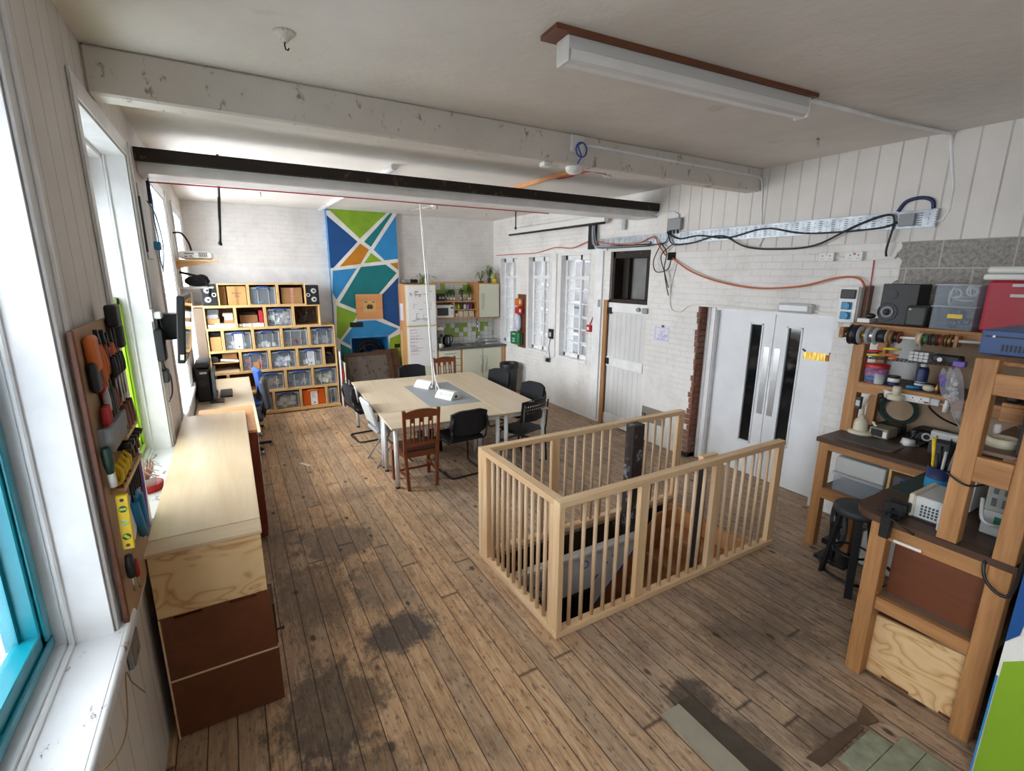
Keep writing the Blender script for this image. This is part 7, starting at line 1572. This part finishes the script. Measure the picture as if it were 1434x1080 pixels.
b = MB(); b.box(4.93, 5.06, 1.76, 1.94, BZ+0.001, 1.13, 0.015, 2); single('black_adapter', b, M['black'], 'black adapter behind the beige instrument under green coil', 'adapter')
t = thing('iron_stand', 'soldering iron stand with white sponge tray on electronics bench', 'iron stand', (4.75, 1.62, BZ))
b = MB(); b.lathe([(0,0),(0.055,0),(0.045,0.05),(0,0.05)], (4.72, 1.62, BZ+0.001), 4); part('sponge_tray', b, M['wplastic'], t)
b = MB(); b.box(4.72, 4.9, 1.54, 1.68, BZ+0.001, 1.075, 0.004); b.tube([(4.75, 1.62, 1.08), (4.76, 1.60, 1.15), (4.80, 1.58, 1.17)], 0.012, 8); part('base', b, M['black'], t)
t = thing('hot_air_tool', 'black power tool lying behind the iron stand', 'tool', (4.95, 1.62, BZ))
b = MB(); b.box(4.86, 5.08, 1.46, 1.68, BZ+0.076-0.07, 1.16, 0.03, 2); part('body', b, M['black'], t)
b = MB(); b.torus((4.852, 1.55, 1.115), 0.028, 0.008, 'X', 18, 6); part('dial', b, M['lgrey'], t)
t = thing('white_socket_box', 'white twin socket box on bench behind the pen pot', 'socket', (4.9, 1.4, BZ))
b = MB(); b.T = Matrix.Translation((4.82, 1.42, 1.14)) @ Matrix.Rotation(-0.35, 4, 'Y'); b.box(-0.02, 0.02, -0.09, 0.09, -0.06, 0.06, 0.006); part('faceplate', b, M['wplastic'], t)
b = MB(); b.T = Matrix.Translation((4.80, 1.42, 1.14)) @ Matrix.Rotation(-0.35, 4, 'Y'); 
for s in (-1, 1): b.box(-0.004, 0.002, s*0.045-0.004, s*0.045+0.004, 0.01, 0.025); b.box(-0.004, 0.002, s*0.045-0.014, s*0.045-0.006, -0.012, -0.006); b.box(-0.004, 0.002, s*0.045+0.006, s*0.045+0.014, -0.012, -0.006)
part('pin_holes', b, M['black'], t)
b = MB(); b.box(4.62, 4.74, 1.31, 1.46, BZ+0.001, 1.16, 0.012, 2); single('grey_power_box', b, M['dgrey'], 'dark grey power box in front of the white twin socket', 'power supply')
t = thing('extension_lead', 'long white multi way extension socket fixed to the shelf rail', 'extension lead', (4.63, 1.65, 1.45))
EM = Matrix.Translation((4.645, 1.66, 1.455)) @ Matrix.Rotation(-0.02, 4, 'X')
b = MB(); b.T = EM; b.box(-0.02, 0.008, -0.155, 0.155, -0.028, 0.028, 0.006); part('housing', b, M['wplastic'], t)
b = MB(); b.T = EM
for q in range(5): y = 0.12-q*0.055; b.box(-0.022, -0.018, y-0.003, y+0.003, 0.003, 0.016); b.box(-0.022, -0.018, y-0.013, y-0.006, -0.012, -0.008); b.box(-0.022, -0.018, y+0.006, y+0.013, -0.012, -0.008)
part('pin_holes', b, M['black'], t)
b = MB(); b.T = EM; b.box(-0.02, 0.008, -0.215, -0.158, -0.028, 0.026, 0.006); part('plug', b, M['lgrey'], t)
b = MB(); b.T = EM; b.box(-0.023, -0.018, -0.15, -0.12, -0.018, -0.006); part('switch', b, M['hard'], t)
cable('white_cable', [(4.645, 1.445, 1.45), (4.70, 1.40, 1.43), (4.85, 1.40, 1.32), (4.95, 1.38, 1.22), (5.0, 1.36, 1.12)], 0.008, M['wplastic'], 'white flex curling down from the extension socket')
cable('black_cable', [(4.66, 1.52, 1.43), (4.80, 1.54, 1.36), (4.95, 1.50, 1.27), (5.05, 1.40, 1.21)], 0.007, M['black'], 'black flex sweeping across the tan back board')
b = MB()
for q in range(12):
    r = 0.115+random.uniform(-.012, .012); cy_, cz_ = 1.87+random.uniform(-.012, .012), 1.235+random.uniform(-.01, .01)
    b.tube([(5.105-0.006*(q % 4)+0.002*q, cy_+r*1.15*math.cos(2*PI*k/30), cz_+r*math.sin(2*PI*k/30)) for k in range(30)], 0.0055, 5, closed=True)
t = single('green_cable_coil', b, M['dgreen'], 'round coil of dark green cable hung on tan back board', 'cable')
t2 = thing('plug_adapter', 'small grey adapter on bench upright under the shelf', 'adapter', (4.7, 2.0, 1.27))
b = MB(); b.box(4.66, 4.70, 1.985, 2.028, 1.27, 1.38, 0.004); part('case', b, M['dgrey'], t2); b = MB(); b.box(4.656, 4.66, 1.99, 2.02, 1.30, 1.35); part('window', b, M['lgrey'], t2)
t = thing('pen_pot', 'dark blue pot crammed with pens and tools near bench corner', 'pot', (3.8, 1.08, BZ))
b = MB(); b.lathe([(0,0),(0.062,0),(0.066,0.01),(0.068,0.20),(0.062,0.20),(0.058,0.02),(0,0.02)], (3.72, 1.085, BZ+0.001), 24); part('pot', b, M['navy'], t)
b = MB(); b.lathe([(0.0685,0.07),(0.0688,0.10),(0.0685,0.13)], (3.72, 1.085, BZ), 24); part('stripe', b, M['cyan'], t)
PI_ = 'pens and tools in the dark blue pot'
for q, (dx, dy, h, m, lab) in enumerate(((-0.02, 0.045, 0.38, 'yellow', 'yellow tool standing at left of the blue pot'), (0.0, 0.015, 0.33, 'black', 'thick black pen in middle of the blue pot'), (0.02, -0.01, 0.37, 'black', 'tallest black pen at back of the blue pot'), (-0.02, -0.01, 0.31, 'lgrey', 'silver pen at front of the blue pot'), (0.0, -0.04, 0.33, 'grey', 'grey scissors handle at right of the blue pot'), (-0.03, 0.02, 0.29, 'dgrey', 'short dark pen at front of the blue pot'))):
    b = MB(); b.tube([(3.72+dx*0.6, 1.085+dy*0.6, BZ+0.03), (3.72+dx, 1.085+dy, BZ+h*0.7), (3.72+dx*1.2, 1.085+dy*1.3, BZ+h)], [0.006, 0.009, 0.008 if q else 0.012], 7); single('pen', b, M[m], lab, 'pen', PI_)
# ---- upper shelves of the electronics bench
t = thing('cable_reel_rod', 'white rod carrying wire reels under the top shelf', 'rod', (4.6, 1.6, 1.93))
b = MB(); b.cyl((4.60, 2.19, 1.915), (4.60, 1.20, 1.95), 0.011, 10); part('rod', b, M['wplastic'], t)
b = MB(); b.box(4.56, 4.66, 2.165, 2.20, 1.885, 1.975, 0.004); part('bracket', b, M['benchX'], t); b = MB(); b.box(4.57, 4.66, 1.40, 1.42, 1.90, 1.98); part('bracket', b, M['benchX'], t)
def reel(y0, y1, R, m, fl, lab, core=0.8):
    tt = thing('wire_reel', lab, 'reel', (4.60, (y0+y1)/2, 1.93-R), 'wire reels on the white rod')
    z = 1.915+(2.19-(y0+y1)/2)*0.035
    for y in (y0, y1):
        b = MB(); b.lathe([(0.016,-0.003),(R,-0.003),(R,0.003),(0.016,0.003),(0.016,-0.003)], (4.60, y, z), 26, 'Y'); part('flange', b, fl, tt)
    b = MB(); b.lathe([(0.016,0),(R*core,0),(R*core,y0-y1),(0.016,y0-y1)], (4.60, y0, z), 24, 'Y') if False else b.cyl((4.60, y0-0.004, z), (4.60, y1+0.004, z), R*core, 24); part('wire', b, m, tt)
reel(2.115, 2.06, 0.085, M['black'], M['black'], 'large black reel at left end of the rod', 0.95)
reel(2.045, 1.985, 0.075, M['brass'], M['jar'], 'clear reel of coppery wire beside the large black reel', 0.45)
reel(1.975, 1.93, 0.072, M['steel'], M['jar'], 'clear reel wound with silver wire, third on the rod', 0.75)
reel(1.92, 1.845, 0.058, M['black'], M['jar'], 'wide reel of black wire, fourth on the rod', 0.9)
reel(1.835, 1.815, 0.055, M['beige'], M['card2'], 'thin cardboard reel, fifth on the rod', 0.6)
reel(1.805, 1.765, 0.048, M['black'], M['drawer'], 'small black reel before the bare stretch of rod', 0.85)
reel(1.645, 1.62, 0.055, M['oak'], M['oak'], 'pale wooden disc reel right of the bare stretch of rod', 0.9)
reel(1.61, 1.575, 0.042, M['green'], M['brownframe'], 'small reel of green wire right of the pale wooden disc', 0.85)
reel(1.56, 1.53, 0.045, M['dgrey'], M['brownframe'], 'small reel of grey wire beside the green reel', 0.85)
reel(1.52, 1.48, 0.043, M['drawer'], M['brownframe'], 'small reel of dark red wire beside the grey reel', 0.85)
reel(1.465, 1.44, 0.05, M['beige'], M['brass'], 'thin brassy reel with loose string, last on the rod', 0.5)
t = thing('wire_shelf', 'thin wire rack hung beneath the reels holding small tools', 'rack', (4.68, 1.7, 1.70))
b = MB()
for x in (4.62, 4.70, 4.80): b.cyl((x, 2.02, 1.725), (x, 1.40, 1.755), 0.003, 5)
for q in range(22): y = 2.0-q*0.028; b.cyl((4.62, y, 1.726+(2.0-y)*0.05), (4.80, y, 1.726+(2.0-y)*0.05), 0.002, 4)
part('wires', b, M['dgrey'], t)
GR = 'small tools lying on the wire rack'
for q, (y0, y1, z, m, lab) in enumerate(((2.0, 1.90, 1.755, 'yellow', 'yellow handled cutter lying at left of the wire rack'), (2.0, 1.90, 1.785, 'red', 'red tool lying above the yellow cutter on the rack'), (1.99, 1.92, 1.77, 'navy', 'navy tool between the red and yellow tools on rack'), (1.88, 1.78, 1.77, 'orange', 'upper orange tool in the middle of wire rack'), (1.84, 1.78, 1.745, 'orange', 'lower orange tool in the middle of wire rack'), (1.89, 1.77, 1.82, 'yellow', 'yellow brown tool lying topmost on the wire rack'))):
    b = MB(); b.tube([(4.66, y0, z), (4.665, (y0+y1)/2, z+0.004), (4.68, y1, z+0.006)], [0.010, 0.013, 0.008], 7); single('small_tool', b, M[m], lab, 'tool', GR)
t = thing('drawer_organiser', 'block of small white parts boxes at right on the wire rack', 'organiser', (4.68, 1.58, 1.745))
b = MB()
for r in range(3):
    for q in range(4): b.box(4.64, 4.74, 1.70-0.032*(q+1)+0.002, 1.70-0.032*q, 1.752+r*0.026, 1.776+r*0.026, 0.003)
part('boxes', b, M['lgrey'], t)
b = MB(); b.box(4.66, 4.76, 1.39, 1.56, 1.765, 1.82, 0.01); single('mesh_tray', b, M['dgrey'], 'dark tray right of the small white parts boxes', 'tray')
b = MB(); b.cyl((4.635, 1.50, 1.79), (4.63, 1.50, 1.79), 0.016, 16); single('white_disc', b, M['wplastic'], 'small white disc hanging on string from the last reel', 'disc')
GS2 = 'tins and bottles on the middle bench shelf'
t = thing('biscuit_tub', 'red and blue printed tub on the middle bench shelf', 'tub', (4.72, 1.92, 1.515))
b = MB(); b.lathe([(0,0),(0.075,0),(0.085,0.13),(0,0.13)], (4.74, 1.94, 1.516), 24); part('body', b, paint('tub_print', '9b6f95', 0.4, var=0.5, scale=18), t)
b = MB(); b.lathe([(0.088,0.13),(0.09,0.155),(0.085,0.16),(0,0.16)], (4.74, 1.94, 1.516), 24); part('lid', b, M['red'], t)
b = MB(); b.lathe([(0.0765,0.02),(0.079,0.05)], (4.74, 1.94, 1.516), 24); part('band', b, M['cyan'], t)
t = thing('small_jar', 'small glass jar with pale powder before the printed tub', 'jar', (4.68, 1.86, 1.515))
b = MB(); b.lathe([(0,0),(0.034,0),(0.036,0.01),(0.036,0.075),(0.028,0.085),(0,0.085)], (4.685, 1.89, 1.516), 16); part('glass', b, M['jar'], t)
b = MB(); b.cyl((4.685, 1.89, 1.518), (4.685, 1.89, 1.55), 0.032, 16); part('powder', b, M['beige'], t)
for q, (m, z) in enumerate((('navy', 1.516), ('wplastic', 1.55))):
    b = MB(); b.cyl((4.72, 1.80, z), (4.72, 1.80, z+0.032), 0.042, 22); single('tape_roll', b, M[m], ['lower navy tape roll right of the printed tub', 'upper white tape roll right of the printed tub'][q], 'tape roll', GS2)
b = MB(); b.cyl((4.72, 1.80, 1.584), (4.72, 1.80, 1.60), 0.044, 22); single('tape_roll', b, M['black'], 'thin black tape roll on top of the white one', 'tape roll', GS2)
t = thing('spray_can', 'navy blue spray can on the middle bench shelf', 'spray can', (4.75, 1.61, 1.515))
b = MB(); b.lathe([(0,0),(0.038,0),(0.04,0.01),(0.04,0.16),(0.03,0.185),(0,0.185)], (4.76, 1.63, 1.516), 20); part('can', b, M['navy'], t)
b = MB(); b.lathe([(0.022,0.185),(0.022,0.215),(0.015,0.22),(0,0.22)], (4.76, 1.63, 1.516), 16); part('cap', b, M['lgrey'], t)
b = MB(); b.lathe([(0.0405,0.035),(0.0405,0.05)], (4.76, 1.63, 1.516), 20); b.lathe([(0.0405,0.06),(0.0405,0.065)], (4.76, 1.63, 1.516), 20); part('print', b, M['lgrey'], t)
b = MB(); b.tube([(4.70, 1.70, 1.53), (4.71, 1.66, 1.53), (4.72, 1.62, 1.535)], 0.014, 6); single('clamp_tool', b, M['cyan'], 'small blue metal clamp before the navy spray can', 'clamp')
b = MB(); b.ball((4.71, 1.555, 1.545), 0.03, (1.1, 1.4, 0.9)); single('twine_ball', b, M['beige'], 'ball of beige twine right of the navy spray can', 'ball')
t = thing('brass_fitting', 'small brass and white bottle at the right shelf edge', 'bottle', (4.68, 1.50, 1.515))
b = MB(); b.lathe([(0,0),(0.014,0),(0.014,0.05),(0.008,0.06),(0.008,0.08),(0,0.08)], (4.685, 1.495, 1.516), 12); part('body', b, M['brass'], t)
b = MB(); b.box(4.72, 5.0, 1.70, 1.99, 1.60, 1.602); b.bm.free()
b = MB(); b.lathe([(0,0),(0.018,0),(0.018,0.06),(0.012,0.07),(0.014,0.09),(0,0.09)], (4.62, 1.40, 1.40), 12); single('small_bottle', b, M['wplastic'], 'small white bottle at right end of the shelf rail', 'bottle')
for q, (y, z, h) in enumerate(((1.44, 1.52, 0.22), (1.395, 1.47, 0.28), (1.35, 1.36, 0.40))):
    t = thing('clear_bag', ['left clear packet of parts hanging by bench upright', 'middle clear packet of parts hanging by bench upright', 'longest clear packet hanging lowest by bench upright'][q], 'bag', (4.6, y, z), 'clear packets hanging at the right of shelf')
    b = MB(); b.T = Matrix.Translation((4.60+q*0.0, y, z+h/2)) @ Matrix.Rotation(-0.15, 4, 'X'); b.ball((0, 0, 0), h/2, (0.10, 0.22, 1), 9); part('packet', b, M['bagclear'], t)
    b = MB(); rnd = random.Random(q)
    for k in range(5): b.cbox((4.60, y+rnd.uniform(-.02, .02), z+h*rnd.uniform(0.2, 0.7)), (0.015, 0.03, 0.03), 0.003, rnd.uniform(0, 1), 0, rnd.uniform(0, 1))
    part('contents', b, M['lgrey'] if q else M['purple'], t)
b = MB(); b.box(4.57, 4.62, 1.33, 1.40, 1.76, 1.80, 0.004); single('purple_pack', b, M['purple'], 'bright purple tag at the top of clear packets', 'tag')
# ---- top shelf
t = thing('loudspeaker', 'large black loudspeaker with grey cone on the top bench shelf', 'loudspeaker', (4.8, 1.88, 2.013))
Ms = Matrix.Translation((4.83, 1.90, 2.014))
b = MB(); b.box(4.76, 4.98, 1.755, 2.01, 2.014, 2.345, 0.004); part('cabinet', b, M['black'], t)
b = MB(); b.lathe([(0.0,-0.012),(0.03,-0.012),(0.06,0.006),(0.066,0.0),(0.072,-0.01),(0.075,0.0)], (4.762, 1.95, 2.115), 26, 'X'); part('surround', b, M['dgrey'], t)
b = MB(); b.cyl((4.752, 1.95, 2.115), (4.758, 1.95, 2.115), 0.045, 22); cn = part('cone', b, M['grey'], t)
b = MB(); b.ball((4.75, 1.95, 2.115), 0.02, (0.6, 1, 1)); part('dust_cap', b, M['black'], cn)
b = MB(); b.cyl((4.755, 1.93, 2.26), (4.762, 1.93, 2.26), 0.035, 18); part('tweeter', b, M['dgrey'], t)
t = thing('small_speaker', 'small dark grey desk speaker before the large loudspeaker', 'loudspeaker', (4.75, 1.75, 2.013))
b = MB(); b.box(4.70, 4.84, 1.66, 1.80, 2.013, 2.18, 0.02, 2); part('case', b, paint('olive_dark_case', '33352f', 0.45), t)
b = MB(); b.cyl((4.70, 1.77, 2.15), (4.696, 1.77, 2.15), 0.007, 10); part('button', b, M['wplastic'], t)
b = MB(); b.box(4.82, 4.9, 1.64, 1.72, 2.015, 2.19, 0.015, 2); part('side_pod', b, M['black'], t)
b = MB(); b.box(4.72, 4.86, 2.05, 2.15, 2.013, 2.05, 0.004); single('white_router', b, M['wplastic'], 'flat white router box left of the large loudspeaker', 'router')
b = MB(); b.ball((4.74, 2.06, 2.075), 0.03, (1, 1.4, 0.8)); single('computer_mouse', b, M['black'], 'black mouse resting on the flat white router', 'mouse')
for q, (z0, z1, lab) in enumerate(((2.014, 2.18, 'lower clear tub of leads on the top bench shelf'), (2.19, 2.34, 'upper clear tub of leads stacked on the top shelf'))):
    t = thing('clear_tub', lab, 'tub', (4.85, 1.5, z0))
    b = MB(); b.box(4.70, 5.05, 1.375, 1.38, z0, z1); b.box(4.70, 5.05, 1.625, 1.63, z0, z1); b.box(4.70, 4.705, 1.38, 1.625, z0, z1); b.box(5.045, 5.05, 1.38, 1.625, z0, z1); b.box(4.70, 5.05, 1.375, 1.63, z0, z0+0.004); part('tub', b, M['binclear'], t)
    b = MB(); b.box(4.69, 5.06, 1.368, 1.64, z1, z1+0.01, 0.003); part('lid', b, M['jar'], t)
    b = MB(); rnd = random.Random(20+q)
    for k in range(10): b.torus((4.74+rnd.uniform(0, .12), 1.5+rnd.uniform(-.07, .07), z0+0.04+rnd.uniform(0, .08)), rnd.uniform(0.025, 0.045), 0.007, 'XYZ'[k % 3], 14, 5)
    c_ = part('contents', b, M['lgrey'] if q else M['navy'], t); c_['kind'] = 'stuff'
    if q == 0: b = MB(); b.box(4.697, 4.70, 1.44, 1.53, 2.10, 2.13); part('label', b, M['yellow'], t)
t = thing('red_crate', 'translucent red storage box with white lid on top shelf', 'storage box', (4.85, 1.1, 2.013))
b = MB(); b.prism([(4.70,0),(5.1,0),(5.12,0.36),(4.68,0.36)], 0, 1, 'Y') if False else b.box(4.66, 5.1, 0.86, 1.33, 2.018, 2.385, 0.02); part('tub', b, M['binred'], t)
b = MB(); b.box(4.635, 5.12, 0.84, 1.355, 2.385, 2.425, 0.008); b.box(4.645, 5.11, 0.85, 1.345, 2.43, 2.475, 0.012); part('lid', b, M['wplastic'], t)
b = MB(); 
for z in (2.34, 2.27): b.box(4.655, 4.66, 0.86, 1.2, z, z+0.02)
part('rib', b, M['lgrey'], t)
b = MB(); b.box(4.70, 5.06, 0.9, 1.29, 2.03, 2.24, 0.01); c_ = part('contents', b, M['card2'], t)
# ---- near workbench top and shelves
t = thing('blue_instrument', 'blue metal instrument case with vents on near bench shelf', 'instrument', (3.6, 0.85, 2.006))
b = MB(); b.box(3.42, 3.95, 0.60, 0.955, 2.007, 2.135, 0.006); part('case', b, M['caseblue'], t)
b = MB()
for q in range(12): b.box(3.417, 3.421, 0.86-q*0.016, 0.868-q*0.016, 2.03, 2.065)
b.box(3.417, 3.421, 0.62, 0.94, 2.098, 2.107); part('vent', b, M['black'], t)
b = MB(); b.cyl((3.421, 0.905, 2.103), (3.415, 0.905, 2.103), 0.006, 10); part('button', b, M['wplastic'], t)
b = MB(); b.box(3.60, 4.22, 1.0, 1.28, BZ+0.0005, BZ+0.004); single('cutting_mat', b, M['greenmat'], 'dark green cutting mat near the rounded bench corner', 'mat')
t = thing('oscilloscope', 'grey white bench instrument with front knobs before the upright', 'instrument', (3.45, 1.0, BZ))
b = MB(); b.box(3.265, 3.56, 0.90, 1.035, BZ+0.012, 1.19, 0.006); part('case', b, M['lgrey'], t)
b = MB(); b.box(3.26, 3.57, 1.035, 1.065, BZ+0.008, 1.195, 0.008); fr = part('front_panel', b, M['beige'], t)
for q in range(4): b = MB(); b.cyl((3.31+q*0.07, 1.065, 1.085), (3.31+q*0.07, 1.09, 1.085), 0.013, 12); part('knob', b, M['lgrey'], fr)
b = MB()
for i in range(5):
    for j in range(4): b.box(3.263, 3.266, 0.925+i*0.017, 0.935+i*0.017, BZ+0.03+j*0.018, BZ+0.042+j*0.018)
part('vent', b, M['dgrey'], t)
for x in (3.29, 3.53): b = MB(); b.box(x-0.012, x+0.012, 0.92, 1.05, BZ, BZ+0.012); part('foot', b, M['dgrey'], t)
t = thing('signal_generator', 'second grey white instrument standing behind the front one', 'instrument', (3.75, 0.96, BZ))
b = MB(); b.box(3.62, 3.9, 0.89, 1.0, BZ+0.001, 1.27, 0.008); part('case', b, M['lgrey'], t)
for q in range(3): b = MB(); b.cyl((3.66+q*0.06, 1.0, 1.12+q*0.05), (3.66+q*0.06, 1.025, 1.12+q*0.05), 0.013, 12); part('knob', b, M['beige'], t)
b = MB(); b.box(3.205, 3.245, 0.885, 0.905, BZ+0.002, 1.20, 0.004); single('blue_sheet', b, M['paper'], 'thin pale blue card between instrument and wooden upright', 'card')
t = thing('bench_vice', 'small black vice clamped at the front bench corner', 'vice', (3.2, 1.07, BZ))
b = MB(); b.box(3.15, 3.27, 1.05, 1.13, BZ+0.001, BZ+0.03, 0.005); b.box(3.15, 3.19, 1.04, 1.14, BZ+0.03, BZ+0.09, 0.006); b.box(3.22, 3.26, 1.04, 1.14, BZ+0.03, BZ+0.09, 0.006); b.box(3.075, 3.115, 1.06, 1.11, 0.95, BZ+0.03, 0.006); b.box(3.08, 3.2, 1.06, 1.11, BZ+0.002, BZ+0.03); part('body', b, M['black'], t)
b = MB(); b.cyl((3.15, 1.09, BZ+0.06), (3.06, 1.07, BZ+0.05), 0.008); b.cyl((3.065, 1.13, BZ+0.06), (3.055, 0.95, BZ-0.0), 0.005); b.ball((3.055, 0.95, BZ), 0.009); part('screw', b, M['dmetal'], t)
for q, (z0, z1, lab) in enumerate(((1.051, 1.185, 'lower grey power supply with green label behind the upright'), (1.187, 1.36, 'upper grey vented power supply behind the upright'))):
    t = thing('power_supply', lab, 'power supply', (3.5, 0.72, z0))
    b = MB(); b.box(3.40, 3.75, 0.655+0.02*q, 0.785, z0, z1, 0.005); part('case', b, M['lgrey'] if q == 0 else paint('grey_case', '9fa29b', 0.5), t)
    if q == 0: b = MB(); b.box(3.397, 3.40, 0.685, 0.735, z0+0.07, z0+0.11); part('label', b, M['green'], t)
    else:
        b = MB()
        for i in range(2):
            for j in range(2):
                for k in range(6): b.box(3.396, 3.40, 0.70+i*0.042, 0.72+i*0.042, z0+0.03+j*0.07+k*0.008, z0+0.034+j*0.07+k*0.008)
        part('vent', b, M['dgrey'], t)
cable('grey_lead', [(3.35, 0.785, 1.26), (3.30, 0.76, 1.17), (3.32, 0.72, 1.14), (3.38, 0.67, 1.14)], 0.009, M['lgrey'], 'grey lead curving across the stacked power supplies')
cable('black_cable', [(3.35, 0.66, 1.33), (3.3, 0.655, 1.2), (3.22, 0.652, 1.08), (3.12, 0.67, 1.02), (3.095, 0.64, 0.93), (3.10, 0.56, 0.90), (3.1, 0.54, 1.1), (3.1, 0.55, 1.4)], 0.008, M['black'], 'black lead looping over the near workbench front edge')
cable('black_cable', [(3.11, 0.885, 1.42), (3.112, 0.80, 1.38), (3.2, 0.74, 1.39), (3.4, 0.70, 1.38)], 0.005, M['black'], 'thin black wire stretched across the middle bench upright')
t = thing('masking_tape', 'wide roll of cream masking tape on the near bench shelf', 'tape roll', (3.3, 0.74, 1.556))
b = MB(); b.lathe([(0.05,0),(0.065,0),(0.065,0.045),(0.05,0.045),(0.05,0)], (3.36, 0.765, 1.556), 28); part('roll', b, M['beige'], t)
t = thing('tool_tray', 'grey metal bucket on the upper near bench shelf', 'bucket', (3.75, 0.76, 1.736))
b = MB(); b.lathe([(0,0),(0.06,0),(0.065,0.12),(0.06,0.12),(0.055,0.01),(0,0.01)], (3.72, 0.77, 1.736), 20); part('bucket', b, M['grey'], t)
b = MB(); b.box(3.61, 3.68, 0.80, 0.86, 1.736, 1.80, 0.015, 2); single('black_tool', b, M['black'], 'black tool lying left of the grey metal bucket', 'tool')
b = MB()
for q in range(9): b.cbox((3.7+0.06*(q % 4), 0.72+0.03*(q % 3), 1.575+0.012*(q//4)), (0.05, 0.035, 0.03), 0.005, q*0.8, 0.2)
b_ = single('loose_bits', b, paint('mixed_bits', '7d6a5a', 0.6, var=0.4, scale=40), 'clutter of small parts behind the masking tape', 'parts'); b_['kind'] = 'stuff'
b = MB(); b.cbox((3.50, 0.83, 1.60), (0.03, 0.03, 0.07), 0.006, 0.3, 0.2); single('clear_packet', b, M['bagclear'], 'small clear packet beside the bench upright on near shelf', 'packet')
b = MB(); b.box(3.22, 3.26, 0.60, 0.685, 1.556, 1.80, 0.004); single('dark_file', b, M['dgrey'], 'upright dark grey case at the right end of near shelf', 'case')
